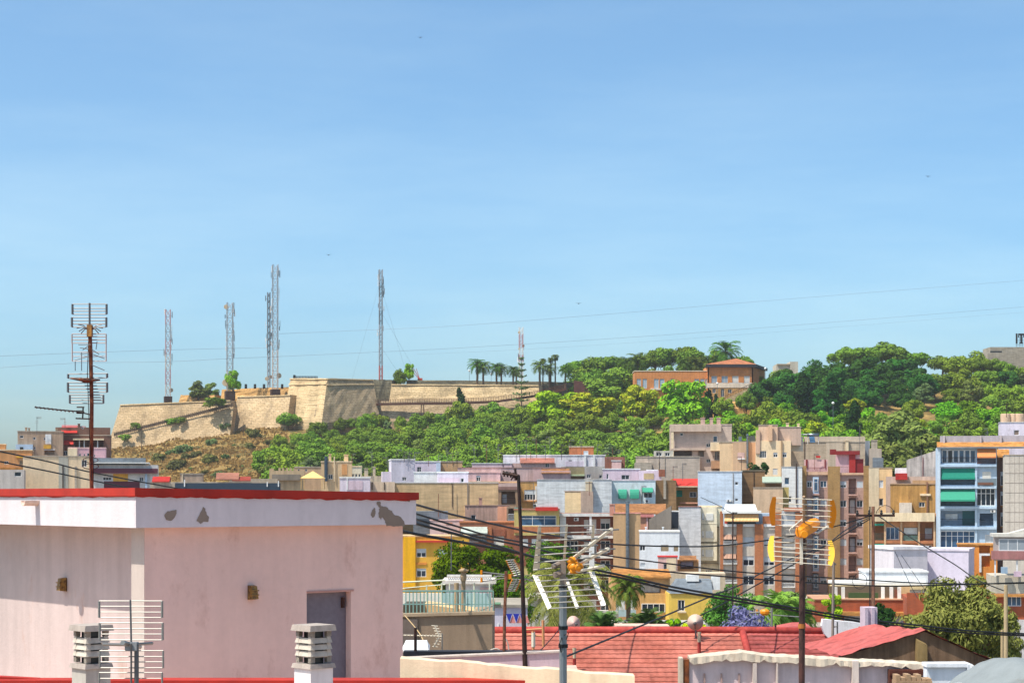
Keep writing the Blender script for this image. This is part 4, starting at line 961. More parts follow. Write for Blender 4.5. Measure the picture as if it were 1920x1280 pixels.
b.part('grey_strip', 110, 856, 128, 915, -.05, -.003, plaster('a8a498')); b.part('downpipe', 117, 872, 119, 915, -.16, -.06, DKMETAL); b.part('downpipe', 140, 874, 144, 915, -.2, -.003, GREYW); b.win(153, 862, 163, 875).done()
b = SB('town_house', 'pale grey wall with one window, lower left edge', -30, 45, 880, 270, plaster('b8b0aa', .12, .2)); b.win(27, 884, 40, 893, 0).done()
b = SB('apartment_block', 'maroon banded block with white roof slab, left of the dry hill', 168, 296, 871, 320, SLABW, cope=None, dep=10, slope=0)
b.part('parapet', 168, 858, 273, 866, .5, 1.0, GRYSL); b.part('roof_slab', 165, 866.5, 280, 868.5, -1.2, 8, TARPW); b.rbox('top_floor', 170, 866, 272, 878, 1.0, 6, BLUEW)
b.part('band', 166, 878, 296, 887, -.9, -.003, MAROON); b.part('glazing', 183, 870, 270, 876.5, .9, .98, PANE)
b.win(193, 894, 209, 900, 2).part('yellow_panel', 212, 888, 240, 915, -.06, -.003, YEL); b.win(217, 891, 229, 898).win(261, 894, 269, 902); b.part('shutter', 241, 890, 257, 905, -.08, -.003, SHUTW); b.part('band', 195, 902, 262, 915, -.1, -.003, MAROON); b.part('end_wall', 272, 888, 276, 915, -.5, -.003, BLUEW); b.done()
b = SB('town_house', 'low house with red tiled roofs at the foot of the dry hill', 282, 500, 903, 285, GREYW, dep=6)
b.tiles(285, 893, 318, 902, 2.5, RED).tiles(405, 886, 448, 898, 3.0, plaster('9c6a58', .3)).tiles(435, 893, 470, 900, 2.4, plaster('a04a3c', .3)).done()
b = SB('town_house', 'small pinkish box house before the dry hill', 338, 380, 889, 300, plaster('b49c88', .2, .3), cope=GREYW); b.part('downpipe', 341, 889, 343, 905, -.15, -.003, CREAM); b.done()
SB('town_house', 'low beige house under the dark blue roof fence', 324, 530, 913, 240.6, plaster('b8a48c'), dep=9).done()
b = SB('roof_terrace', 'roof terrace screened by a dark blue fence', 328, 526, 905, 240, paint('27384a', .7), dep=.5, cat='terrace', base=22.6); b.part('post', 521, 901, 523, 912, -.1, -.003, WHITE); b.part('post', 500, 903, 502, 912, -.1, -.003, WHITE); b.part('post', 345, 899, 347, 912, -.1, -.003, WHITE); b.done()
# ---- behind the parapet, centre left
b = SB('town_house', 'beige house with a crenellated roof wall below the wood', 505, 570, 882, 320, plaster('b8a080', .2, .3), dep=7)
for x in (522, 529, 536, 543, 550): b.chim(x, 877, x+4, 884, .05, cap=False)
b.part('roof_slope', 510, 889, 563, 900, -.6, -.003, plaster('80766a', .2)); b.chim(505, 878, 514, 884, .1, cap=False).done()
b = SB('town_house', 'low tan house wall left of the beige tower', 553, 604, 876, 335, plaster('b89878', .15, .2), cope=GREYW); b.win(558, 879, 562, 884, 0).win(572, 879, 576, 884, 0).done()
pv = empty('pavilion', P(566, 905, 290), 0, 'pale yellow pyramid pavilion roof on a rooftop', 'pavilion'); s = 290/F
mb = MB(); e = [(-2*s, -1, 9*s), (41*s, -1, 9*s), (41*s, 3, 9*s), (-2*s, 3, 9*s)]
for i in range(4): mb.face([e[i], e[(i+1) % 4], (19.5*s, 1, 22.5*s)])
mb.face(e); mb.build('canopy', paint('d8b870', .8), pv)
mb = MB()
for x in (0, 39*s):
    for y in (-.9, 2.9): mb.tube((x, y, -1), (x, y, 9*s), .06, n=5)
mb.build('post', paint('c8a468'), pv)
b = SB('town_house', 'beige stair tower with chimneys and a dark steel flue', 602, 660, 866, 300, plaster('c4a884', .15, .2), cope=CREAM, dep=6)
b.chim(616, 852, 621, 866, .6).chim(645, 853, 653, 866, 1.5).win(615, 889, 624, 898, 1); b.part('ochre_panel', 641, 870, 651, 890, -.05, -.003, ORG)
mb = MB(); q = b.r(608, 855, 615, 902); mb.tube(((q[0]+q[2])/2, -.4, q[1]), ((q[0]+q[2])/2, -.4, q[3]), .3, n=10); mb.build('flue', FLUED, b.root)
mb = MB(); q = b.r(626, 856, 628, 902); mb.tube(((q[0]+q[2])/2, -.2, q[1]), ((q[0]+q[2])/2, -.2, q[3]), .09, n=8); mb.build('pipe', CREAM, b.root); b.done()
b = SB('town_house', 'off-white block with a row of dark openings beside the tower', 652, 678, 875, 310, plaster('c8c0ac'), cope=CREAM)
for i in range(4): b.win(654+i*6, 888, 658+i*6, 894, 0)
b.done()
b = SB('town_house', 'wall carrying two stubby pale chimneys above the lavender terrace', 676, 735, 892, 305, plaster('b4a894', .2)); b.chim(683, 879, 690, 893, .3).chim(699, 876, 704, 893, .3).done()
b = SB('town_house', 'low lavender terrace house behind the red coping', 637, 694, 896, 255, LAV, cope=WHT); b.part('pillar', 650, 896, 652, 918, -.1, -.003, WHT); b.part('panel', 652, 901, 680, 918, -.06, -.003, LAVP); b.done()
b = SB('town_house', 'beige wall with clothes-line posts next to lavender terrace', 692, 740, 903, 262, plaster('c8b49c')); 
for x in (697, 720): b.part('post', x, 904, x+1.5, 918, -.1, -.003, DKMETAL)
b.done()
b = SB('town_house', 'tall pale lavender block, leftmost of the lavender houses', 734, 778, 862, 300, plaster('bcb8c4', .1, .2), cope=WHT, yaw=8, dep=6); b.win(754, 894, 762, 901, 1).rbox('wing', 717, 884, 735, 905, 1, 3, LAV).done()
b = SB('town_house', 'lavender block with a brown door window, second lavender house', 778, 826, 866, 310, LAV, cope=WHT); b.win(782, 875, 790, 885, 1); b.part('pale_end', 818, 867, 826, 885, -.05, -.003, WHB); b.done()
b = SB('town_house', 'white terrace wall in front of the lavender blocks', 776, 828, 886, 285, WHT, cope=WHT); b.done()
b = SB('town_house', 'lilac terrace front above the long tan wall', 820, 878, 886, 280, plaster('c0b6c2', .12), cope=WHT); b.part('lilac_panel', 823, 896, 862, 905, -.06, -.003, LAVP); b.win(864, 896, 870, 904, 0).done()
b = SB('town_house', 'tan roof box between lavender block and pink wall', 826, 867, 866, 318, plaster('b4946c'), cope=GREYW).done()
b = SB('town_house', 'stained pinkish long wall in the rear row', 858, 1060, 877, 300, plaster('b8a09c', .2, .4, damt=.4), cope=plaster('8c7064'), ct=.1); b.win(893, 891, 901, 902, 1); b.done()
b = SB('town_house', 'pale pink house front with one window above the tan wall', 875, 938, 886, 292, plaster('ccacac', .12, .25), cope=PINK, ct=.1); b.win(893, 891, 901, 902, 1, .3); b.part('ledge', 875, 902, 975, 905, -.5, -.003, TANW); b.done()
b = SB('town_house', 'pink low roof wall left of the white gabled house', 885, 960, 869, 315, plaster('ccb0b4'), cope=WHT, ct=.12).done()
b = SB('town_house', 'long white wall with lilac bays under the brick box', 943, 1135, 854, 325, plaster('d2d0d6', .1, .35), cope=WHT); b.part('lilac_panel', 1060, 864, 1095, 874, -.06, -.003, LAV); b.win(1066, 862, 1073, 873, 0); b.part('pillar', 1095, 855, 1099, 876, -.25, -.003, WHT); b.part('pillar', 1112, 855, 1116, 876, -.25, -.003, WHT); b.done()
b = SB('town_house', 'pinkish gabled house with low tile roof in the rear row', 958, 1042, 868, 316, plaster('c8a8a0', .15, .3)); b.tiles(975, 858, 1040, 867, 3, plaster('a87060', .3)).win(1022, 868, 1030, 876, 1).done()
b = SB('town_house', 'lean-to roof with faded red tiles over pink wall', 1000, 1070, 882, 298, plaster('bc9c98', .2)); b.tiles(1015, 878, 1068, 886, 2.5, TILE).done()
b = SB('town_house', 'dim grey house under the white wall', 1096, 1134, 874, 305, plaster('98948e', .2)); b.win(1100, 889, 1108, 896, 1).win(1123, 890, 1129, 897, 0).done()
b = SB('town_house', 'dark stained yard wall with pale sheet roof', 1052, 1098, 875, 306, plaster('867a60', .35)); b.part('sheet_roof', 1068, 889, 1096, 892, -1, -.003, paint('a8b890')); b.done()
b = SB('stair_house', 'orange brick box on the rear white wall', 1067, 1113, 838, 330, brick('b06438'), cope=GREYW, dep=4, cat='roof hut'); b.win(1094, 845, 1103, 854, 0, pane=SHUT).done()
b = SB('stair_house', 'reddish brown brick box beside the white wall', 1134, 1172, 856, 322, brick('8e5848'), dep=4, cat='roof hut'); b.rbox('white_hut', 1147, 864, 1165, 876, -2, 1.8, PINK, WHT); b.done()
b = SB('town_house', 'lavender house with a dark double window in the rear row', 1130, 1200, 880, 296, plaster('c4b2bc', .1, .2), cope=WHT); b.win(1165, 890, 1180, 899, 1).win(1137, 888, 1141, 898, 0); b.done()
b = SB('town_house', 'small lilac house with blind facing the red awning', 1198, 1240, 882, 290, plaster('beaebc')); b.part('blind', 1207, 887, 1226, 898, -.08, -.003, plaster('a08c6c')); b.rbox('white_hut', 1212, 880, 1234, 888, 1, 2, WHT); b.part('brown_panel', 1235, 880, 1247, 893, -.1, -.003, BRKD); b.done()
# ---- second row
b = SB('town_house', 'long blank tan wall behind the pink penthouse', 700, 934, 905, 270, TANW, cope=WHT, ct=.1, dep=10); 
for x in (847, 877): b.part('pipe', x, 905, x+1, 950, -.12, -.003, GREYW)
b.done()
b = SB('town_house', 'brown house with recessed balcony right of the tan wall', 933, 974, 911, 284, plaster('9c8068', .15, .2), cope=PINK); b.log(940, 921, 966, 944, 1.6, rail=DKMETAL); b.part('parapet_panel', 935, 906, 972, 912, -.1, -.003, plaster('c4a8a0')); b.part('band', 933, 912, 974, 918, -.12, -.003, plaster('8c6c64')); b.part('shutter', 942, 926, 950, 943, .9, 1.0, SHUT); b.done()
b = SB('town_house', 'ochre house with a white four-pane window', 973, 1008, 903, 287, OCH, cope=plaster('84706c')); b.win(983, 918, 1004, 937, 3, .45, trans=1); b.part('pipe', 1004, 911, 1006, 946, -.3, -.003, WHT); b.part('sill', 980, 937, 1006, 940, -.4, -.003, ORG); b.done()
ac(b, 1000, 944, 1007, 951, 'small white air conditioner on the ochre house')
b = SB('town_house', 'big rough white blank wall with cream box in front', 1007, 1147, 899, 280, plaster('ccd0d2', .1, .2, .22, damt=.12), cope=WHT, ct=.06, dep=7); b.part('red_panel', 1007, 952, 1047, 958, -.5, -.003, RED); b.chim(1098, 904, 1110, 930, -1.0, plaster('c8b89c')); b.done()
b = SB('stair_house', 'cream roof box standing before the white wall', 1059, 1089, 921, 268, plaster('d0b890', .1, .12, .1), dep=4.5, yaw=-16, cope=plaster('a88c74'), ct=.08, cat='roof hut'); b.done()
b = SB('stair_house', 'shaded pinkish side box joined to the cream roof box', 1089, 1112, 921, 267, plaster('b09c8c'), dep=4, yaw=-3, cat='roof hut'); b.done()
b = SB('town_house', 'pale blue-white house with three green awnings', 1146, 1229, 901, 282, plaster('c0ccd0', .1, .14), cope=WHT, ct=.06)
b.awn(1159, 917, 1175, 932, .9, GREEN, curve=True).awn(1181, 917, 1198, 932, .9, GREEN, curve=True).awn(1203, 914, 1224, 922, .9, GREEN); b.win(1207, 923, 1223, 933, 1, pane=PANE).win(1161, 926, 1173, 934, 1).win(1183, 926, 1196, 934, 1); b.part('pipe', 1203, 912, 1204, 946, -.12, -.003, GREYW); b.done(); ac(b, 1209, 936, 1218, 942, 'air conditioner under the straight green awning')
b = SB('town_house', 'plain brown wall right of the green awnings', 1229, 1268, 900, 284, BROWN); b.part('pipe', 1244, 900, 1249, 935, -.25, -.003, GREYW); b.done()
b = SB('town_house', 'ochre house with red tiled awning and green sunshade', 1258, 1312, 897, 288, OCH); b.awn(1262, 897, 1311, 911, 1.4, RED, 'tile_awning'); b.awn(1266, 919, 1279, 930, .9, GREEN); b.win(1293, 922, 1306, 932, 1); b.part('slab', 1262, 911, 1311, 913, -1.6, -.003, CREAM); b.part('slab', 1275, 941, 1311, 944, -1, -.003, SALM); b.done()
b = SB('town_house', 'pale blue-white blank gable with two tiny windows', 1309, 1391, 884, 275, WHB, cope=WHT, ct=.08); b.win(1378, 903, 1384, 909, 0).win(1378, 934, 1384, 939, 0); b.part('pipe', 1374, 886, 1375, 944, -.1, -.003, GREYW); b.done(); ac(b, 1362, 936, 1371, 940, 'air conditioner on the blue-white gable')
b = SB('town_house', 'brown blank wall with roof plants, right of the blue-white gable', 1391, 1434, 883, 277, BROWN, cope=plaster('6c6454', .4)); b.part('pipe', 1413, 884, 1414, 950, -.1, -.003, DKMETAL); b.done()
b = SB('town_house', 'beige rendered box under the small grey shed roof', 1413, 1468, 914, 268, plaster('b89c80', .1, .15), cope=GREYW, ct=.08, dep=4); b.done()
b = SB('shed', 'small shed with pale green sloping roof', 1430, 1466, 903, 274, BROWN, dep=3, cat='shed'); b.awn(1429, 893, 1465, 904, 1.6, paint('98a494')); b.done()
b = SB('town_house', 'narrow ochre strip house left of the white slim house', 1466, 1479, 913, 276, OLV, dep=5); b.done()
b = SB('town_house', 'slim tall white house beside the tan tower', 1467, 1504, 875, 283, WHT, cope=WHT, ct=.06, dep=6); b.win(1471, 895, 1480, 908, 0, pane=PANEB).win(1478, 930, 1484, 941, 0); b.part('downpipe', 1492, 868, 1494, 945, -.2, -.003, DKMETAL); b.done()
# ---- grey-pink group and cream blocks under the wood
b = SB('apartment_block', 'greyish pink block with roof gallery and three chimneys', 1257, 1372, 797, 330, PINKG, cope=PINKG, dep=9, yaw=-4)
b.part('fascia', 1257, 796.5, 1352, 809, -.9, -.003, plaster('b8a494', .1)); b.part('column', 1258, 809, 1263, 858, -.85, -.5, CREAM); b.win(1275, 811, 1281, 817, 0).win(1337, 817, 1345, 828, 0, pane=PANEB)
b.part('floor_band', 1257, 840, 1322, 844, -.9, -.003, plaster('b8a494', .1)); b.log(1264, 845, 1297, 856, 1.8, rail=DKMETAL); b.log(1309, 845, 1320, 856, 1.2)
b.part('parapet', 1257, 857, 1312, 897, -.95, -.003, plaster('b4a090', .1, .15)); b.part('balcony', 1332, 829, 1351, 845, -1.2, -.003, CREAM); b.win(1324, 831, 1332, 838, 1).win(1324, 860, 1332, 867, 1).win(1340, 846, 1357, 862, 3); b.bal(1336, 1362, 855, 864, 1.0, CREAM)
b.part('brick_balcony', 1333, 864, 1366, 878, -1.3, -.003, plaster('a88468'))
for x0, x1 in ((1314, 1322), (1331, 1337), (1344, 1351)): b.chim(x0, 784, x1, 797, .2, plaster('b4988c'))
b.done()
b = SB('town_house', 'grey flat-roofed annex left of the greyish pink block', 1192, 1312, 857, 315, plaster('b0a294', .1, .2, .12), cope=GREYW, dep=7); b.rbox('glazed_roof_room', 1226, 845, 1262, 857, .5, 3, plaster('b8b4a8'), None, ((1230, 848, 1241, 855), (1247, 848, 1256, 855))); b.part('pipe', 1235, 862, 1236, 892, -.1, -.003, GREYW); b.part('pipe', 1246, 846, 1247, 892, -.1, -.003, GREYW); b.done()
b = SB('town_house', 'low grey parapet house left of the grey annex', 1190, 1222, 867, 312, GREYW); b.done()
b = SB('apartment_block', 'cream and tan building with grey flue between pink block and cream tower', 1350, 1424, 829, 322, plaster('d0b490', .08, .12), cope=GREYW, dep=8); b.part('beige_bay', 1374, 829, 1400, 892, -.3, -.003, plaster('c0a284')); b.part('tan_bay', 1400, 829, 1424, 892, -.1, -.003, plaster('c89c78')); b.part('blind', 1383, 848, 1396, 859, -.38, -.303, plaster('c8a8a0')); b.part('sill', 1383, 859, 1397, 861, -.5, -.303, WHT)  # middle bay in a slightly darker beige than the wall
mb = MB(); q = b.r(1399, 818, 1404, 878); x = (q[0]+q[2])/2; mb.tube((x, -.5, q[1]), (x, -.5, q[3]), .2, n=8); mb.tube((x, -.5, q[3]), (x, .6, q[3]+.3), .2, n=8); mb.build('flue', FLUE, b.root); b.rbox('roof_tank', 1385, 818, 1391, 829, 1, 1, FLUE); b.rbox('roof_tank', 1405, 817, 1416, 830, 1, 1.5, paint('4a5250')); b.done()
b = SB('apartment_block', 'cream tower house with small windows before the bright trees', 1417, 1483, 826, 318, plaster('dcc4a0', .07, .1), cope=None, dep=9)
b.rbox('upper_floor', 1423, 797, 1458, 827, .1, 5, plaster('d4b498', .08), GREYW); b.part('stair_shaft', 1417, 806, 1425, 850, -.2, -.003, plaster('c8a890')); b.rbox('roof_rooms', 1457, 801, 1502, 828, 1.5, 5, plaster('b8a090', .12), GREYW); b.chim(1474, 794, 1479, 801, 1.8).chim(1495, 795, 1499, 801, 2.4)
b.win(1424, 845, 1437, 858, 3).win(1450, 848, 1458, 857, 1, .35).win(1467, 848, 1475, 857, 1, .35).win(1449, 878, 1458, 890, 0, 1.0, shm=SHUTW); b.part('corner_pier', 1464, 826, 1467, 893, -.25, -.003, plaster('a88c6c')); b.part('glass_bay', 1441, 797, 1448, 826, -.5, -.1, plaster('cca888')); b.done()
b = SB('apartment_block', 'wide grey concrete block with solar panels on the roof', 1475, 1622, 829, 326, plaster('b0a08c', .1, .2, .15), cope=GREYW, dep=10, yaw=-3)
b.rbox('roof_wall', 1508, 818, 1622, 830, .3, .4, plaster('bcac98', .1)); b.chim(1586, 826, 1591, 842, -.4, CREAM); b.part('cable', 1508, 822, 1509, 876, -.1, -.003, DKMETAL); b.part('pale_bay', 1549, 830, 1580, 880, -.08, -.003, plaster('b8a894', .1)); b.done()
b = SB('apartment_block', 'shaded grey end block right of the wide concrete block', 1618, 1631, 826, 330, plaster('8e949c', .1), dep=6, yaw=2); b.done()
b = SB('stair_house', 'white tile solar panel box on the concrete block', 1482, 1506, 818, 322, paint('d8d4c4', .4), dep=.5, base=31, cat='roof box'); b.done()
sh = empty('solar_heater', P(1516, 829, 322), 0, 'solar water heater with silver tank on concrete block', 'solar heater'); s = 322/F
mb = MB(); mb.tube((-1*s, .8, 14*s), (21*s, .8, 14*s), .3, n=12); mb.build('tank', FLUE, sh, True); mb = MB(); mb.hexa([(2*s, -.4, 0), (12*s, -.4, 0), (12*s, -.3, 0), (2*s, -.3, 0), (2*s, .5, 11*s), (12*s, .5, 11*s), (12*s, .6, 11*s), (2*s, .6, 11*s)]); mb.build('collector', PANEB, sh); mb = MB()
for x in (0, 20): mb.tube((x*s, .8, -.3), (x*s, .8, 12*s), .05, n=4)
mb.tube((-31*s, 1, 15*s), (21*s, 1, 15*s), .08, n=5); mb.tube((-31*s, 1, 0), (-31*s, 1, 15*s), .08, n=5); mb.build('frame', WHITE, sh)
b = SB('town_house', 'ruined-looking chimney stack building right of concrete block', 1630, 1653, 841, 324, plaster('a89a8c', .2), dep=5); b.rbox('stack', 1634, 826, 1645, 842, .2, 1.5, GREYW, GREYW); b.part('metal_shed', 1636, 858, 1656, 876, -1, -.003, GRYSL); b.done()
b = SB('roof_terrace', 'pink roof terrace wall with red posts above the tan tower', 1508, 1552, 861, 300, plaster('cca8a4', .15), dep=1, cat='terrace'); b.part('red_box', 1530, 854, 1538, 858, -.2, .5, RED); b.part('post', 1511, 861, 1514, 876, -.15, -.003, REDD); b.part('post', 1546, 861, 1548, 876, -.15, -.003, REDD); b.done()
b = SB('stair_house', 'dark red roof room with pink side on the tan tower', 1567, 1612, 852, 298, plaster('c8a4a8', .1), dep=5, yaw=-10, cat='roof hut'); b.part('red_eaves', 1568, 845, 1612, 852, -.6, 3, REDD); b.part('red_wall', 1592, 852, 1604, 890, -.3, -.003, paint('9c2420', .8)); b.part('red_wall', 1604, 860, 1619, 890, -.1, -.003, REDD); b.part('red_panel', 1556, 842, 1568, 852, .2, .4, REDD); b.done()

# ---- tan brick tower
b = B('apartment_tower', 'tan brick apartment tower with pink window strips and glazed bays', 1503, 1630, 888, 285, plaster('ac8c80', .1, .15, .08), cope=None, dep=11, yaw=-8)
for x0, x1, yt in ((1503, 1512, 873), (1552, 1575, 874), (1619, 1630, 873)): b.part('brick_pier', x0, yt, x1, 1150, -.5, -.003, BRKT)
b.part('parapet', 1575, 886, 1620, 890, -.3, -.003, plaster('c8a488')); b.part('parapet', 1512, 884, 1552, 890, -.3, -.003, plaster('c8a488'))
b.bars(b.u(1575), b.z(887, 8), b.u(1592), b.z(874, 8), DKMETAL); b.bars(b.u(1512), b.z(887, 2), b.u(1550), b.z(876, 2), REDD)
for i in range(7):
    y = 901+36.2*i
    if y > 1120: break
    b.win(1513, y, 1523, y+12, 1, [.2, 1, .1, .6, .8, .3, 1][i]).win(1538, y, 1550, y+12, 1, [0, .8, 1, .2, 1, .5, 1][i], pane=PANEB if i == 0 else None).win(1575, y+.5, 1587, y+13, 1, [.6, 0, .3, 1, .9, .8, .6][i]).win(1606, y+.5, 1618, y+13, 1, [1, 0, .4, .5, 1, 1, .7][i])
    b.part('glazed_bay', 1524, y-7, 1535, y+24, -.7, -.003, BLUEW if i % 2 == 0 else GRYSL); q = b.r(1525.5, y-4, 1533.5, y+19); window(b.root, *q, v=-.78, mull=0, trans=1, pane=PANEB)
    b.part('bay_foot', 1523, y+24, 1536, y+27, -.8, -.003, plaster('bc988c'))
    b.log(1591, y-4, 1605, y+25, 1.3); b.bal(1590.5, 1606, y+13, y+25.5, .7, plaster('c09c90'), DKMETAL, 2.2); q = b.r(1594, y-2, 1602, y+25); 
    if i % 2: b.part('door', 1594, y, 1603, y+25, .9, 1.0, SHUTW if i % 4 == 1 else SHUT)
b.done()
# ---- light tan, ochre & balconies
b = SB('town_house', 'plain light tan house with two narrow windows', 1629, 1673, 877, 283, plaster('d0b084', .1, .15), cope=GREYW, ct=.08, dep=7); b.win(1648, 900, 1656, 914, 0, pane=SHUT).win(1648, 934, 1656, 948, 0, pane=BLACK); b.part('grey_side', 1629, 877, 1648, 960, -.06, -.003, plaster('c8b89c')); b.done()
b = SB('town_house', 'stained ochre house with rounded top edge and small window', 1671, 1758, 908, 272, plaster('b48a50', .25, .5, dirt='6a4a2c', damt=.7), cope=plaster('a08468'), dep=8); b.win(1723, 941, 1734, 950, 1); b.part('lintel', 1725, 925, 1745, 929, -.25, -.003, CREAM); b.part('white_box', 1686, 942, 1709, 963, -1.5, -.003, plaster('ccc0b0', .2)); b.part('pipe', 1737, 903, 1740, 965, -.2, -.003, plaster('7a5a48')); b.done()
b = SB('town_house', 'pinkish roof wall with grille above the ochre house', 1662, 1758, 893, 278, plaster('b4a094', .2), dep=6); b.part('red_canopy', 1679, 887, 1701, 899, -1.0, -.003, plaster('9c2c28', .1)); b.part('tan_parapet', 1711, 900, 1758, 918, -.3, -.003, plaster('a88a68', .2, .3)); b.part('white_panel', 1678, 877, 1700, 888, -.2, .3, WHT); b.done()
b = SB('old_wall', 'tall weathered white and grey gable wall left of blue block', 1700, 1762, 863, 292, OLDW, dep=.8, cat='wall'); q = b.r(1700, 850, 1760, 863); mb = MB(); mb.slab([(q[0], 0, q[1]), (q[2], 0, q[1]), (q[2], 0, q[3]+.6), (q[0], 0, q[1]+.1)], (0, .6, 0)); mb.build('sloping_top', OLDW, b.root); b.part('pipe', 1730, 857, 1731, 900, -.1, -.003, REDD); b.done()
b = SB('apartment_block', 'orange brick balcony block with cream roof band', 1638, 1758, 962, 258, plaster('b8845c', .12, .2), cope=None, dep=7)
b.part('roof_band', 1640, 961, 1752, 977, -1.0, -.003, plaster('d0bc9c', .12, .4)); 
b.log(1639, 980, 1658, 1012, 1.2, rail=paint('4c5a4c')); b.part('awning_box', 1639, 981, 1657, 985, -.5, -.003, GREEN); b.win(1661, 988, 1686, 1011, 2, pane=PANEB); b.log(1694, 988, 1721, 1013, .9); b.part('shutter', 1695, 989, 1720, 1001, .2, .3, SHUTW); b.part('screen', 1694, 1003, 1721, 1013, -.1, -.03, paint('6c8474')); b.log(1723, 979, 1749, 1013, 1.4, rail=BRKD); b.part('shutter', 1735, 990, 1748, 1010, 1.1, 1.2, SHUT)
for x in (1657.5, 1688, 1721, 1750): b.part('pillar', x, 977, x+3.5, 1062, -.5, -.003, plaster('c4a07c'))
b.part('floor_band', 1638, 1013, 1752, 1018, -.45, -.003, BRKO)
b.log(1639, 1024, 1658, 1047, 1.2); b.awn(1638, 1017, 1658, 1024, .9, GREEN); b.awn(1656, 1022, 1677, 1040, 1.5, GREEN); b.win(1661, 1043, 1676, 1049, 1); b.win(1700, 1026, 1720, 1031, 1).win(1724, 1022, 1747, 1032, 2); b.win(1639, 1052, 1657, 1070, 1).win(1661, 1062, 1676, 1070, 1); b.done()
# ---- blue apartment block
b = B('apartment_block', 'blue-white apartment block with green awnings and glazed balconies', 1757, 1869, 838, 250, BLUEW, dep=10, yaw=-12)
b.part('roof_parapet', 1763, 816, 1930, 828, 1.2, 1.6, plaster('a09ca4', .06)); b.tiles(1757, 828, 1935, 838, 1.3, TILEO, .5); 
for x in (1769, 1838, 1876): b.part('parapet_pier', x, 816, x+3, 830, .9, 1.2, plaster('b0a8ac'))
b.part('gutter', 1757, 837.5, 1935, 840, -.7, -.4, GRYSL)
q = b.log(1765, 842, 1830, 868, .5); n = 6
for i in range(n):
    x = 1766+64*i/n; q = b.r(x, 843, x+10.2, 867); window(b.root, *q, v=.3, mull=0, trans=0, pane=PANEB if i != 1 else DARK, t=.09)
b.bars(*[b.r(1765, 857, 1830, 868)[i] for i in (0, 1, 2, 3)], DKMETAL, v=.1, step=.3)
b.log(1832, 842, 1867, 869, 1.6, rail=paint('6c4038')); b.awn(1832, 841, 1867, 857, .8, AWO)
for y in (870, 911, 949, 987, 1028): b.slab(1760, y, 1868, y+4.5, .5, BLUEW)
b.log(1764, 877, 1829, 909, 1.6, rail=paint('27323c')); b.awn(1765, 878, 1828, 897, .35, GREEND)
b.part('door', 1842, 884, 1858, 909, -.05, -.003, SHUTW); b.part('railing', 1832, 897, 1868, 910, -.42, -.39, paint('6c7c88')); b.part('plant_pots', 1833, 904, 1862, 909, -.6, -.43, paint('6c4a3c'))
b.log(1763, 916, 1829, 948, 1.6, rail=paint('16202a')); b.awn(1763, 917, 1828, 938, 1.3, GREEN)
q = b.r(1831, 915, 1866, 948); b.hole(q, .3); window(b.root, *q, v=.1, mull=3, trans=1, t=.09)
b.log(1763, 957, 1828, 985, 1.6, rail=paint('1c2a3a')); b.part('door', 1773, 963, 1796, 975, 1.3, 1.45, WHT); b.part('curtain', 1805, 957, 1828, 985, .6, .7, paint('1c5458'))
b.log(1837, 962, 1862, 985, 1.3, rail=paint('22364c')); b.part('shutter', 1838, 962, 1862, 975, .3, .4, paint('22384e'))
q = b.r(1763, 995, 1828, 1027); b.hole(q, .4); window(b.root, *q, v=.1, mull=5, trans=1, pane=PANEB, t=.09); b.win(1847, 1002, 1866, 1018, 1, pane=SHUT)
b.part('edge_pier', 1757, 840, 1763, 1030, -.52, -.003, plaster('b4c2d0', .05)); b.part('mid_pier', 1828, 870, 1832, 1030, -.3, -.003, BLUEW); b.done(); ac(b, 1857, 955, 1866, 960, 'air conditioner high on the blue block')
b = SB('apartment_block', 'brown brick side strip between blue block and concrete grid', 1868, 1890, 842, 255, brick('6c4c40'), dep=6)
for y in (884, 921, 960): b.win(1876, y, 1886, y+26, 0, .3); b.part('sill', 1876, y+26, 1886, y+29, -.3, -.003, TILEO)
b.awn(1868, 842, 1892, 856, .8, TILEO).done()
b = SB('apartment_block', 'pale concrete wall scored in a grid, right edge', 1884, 1960, 853, 240, plaster('b4aca2', .08, .15), cope=GREYW, ct=.08, dep=8)
for i in range(7):
    y = 868+18.3*i; b.part('joint', 1884, y, 1960, y+.8, -.02, -.003, plaster('8c8078'))
for i in range(8):
    x = 1893+8.8*i; b.part('joint', x, 853, x+.6, 1003, -.024, -.006, plaster('988c84'))
b.done()
b = SB('stair_house', 'lavender roof room carrying three barrel tanks', 1874, 1940, 792, 262, plaster('c8c0cc', .06), dep=5, cope=WHT, ct=.06, cat='roof hut', base=18); b.win(1901, 806, 1911, 816, 0, pane=plaster('7a6a60')); b.done()
for i, px in enumerate((1885, 1899, 1911)):
    d = 264; bb = P(px, 791.5, d); mb = MB(); r_ = (9 if i != 1 else 6)*d/F; hh = 16*d/F; mb.lathe((0, 0, 0), [(r_*.96, 0), (r_, .1), (r_*1.02, hh*.5), (r_, hh*.92), (r_*.93, hh)], 16); mb.build('water_tank', plaster('b89c84', .1), None, True, ['left ribbed water tank on the lavender roof room', 'narrow middle water tank on the lavender roof room', 'right ribbed water tank on the lavender roof room'][i], 'water tank', 'roof water tanks').location = bb
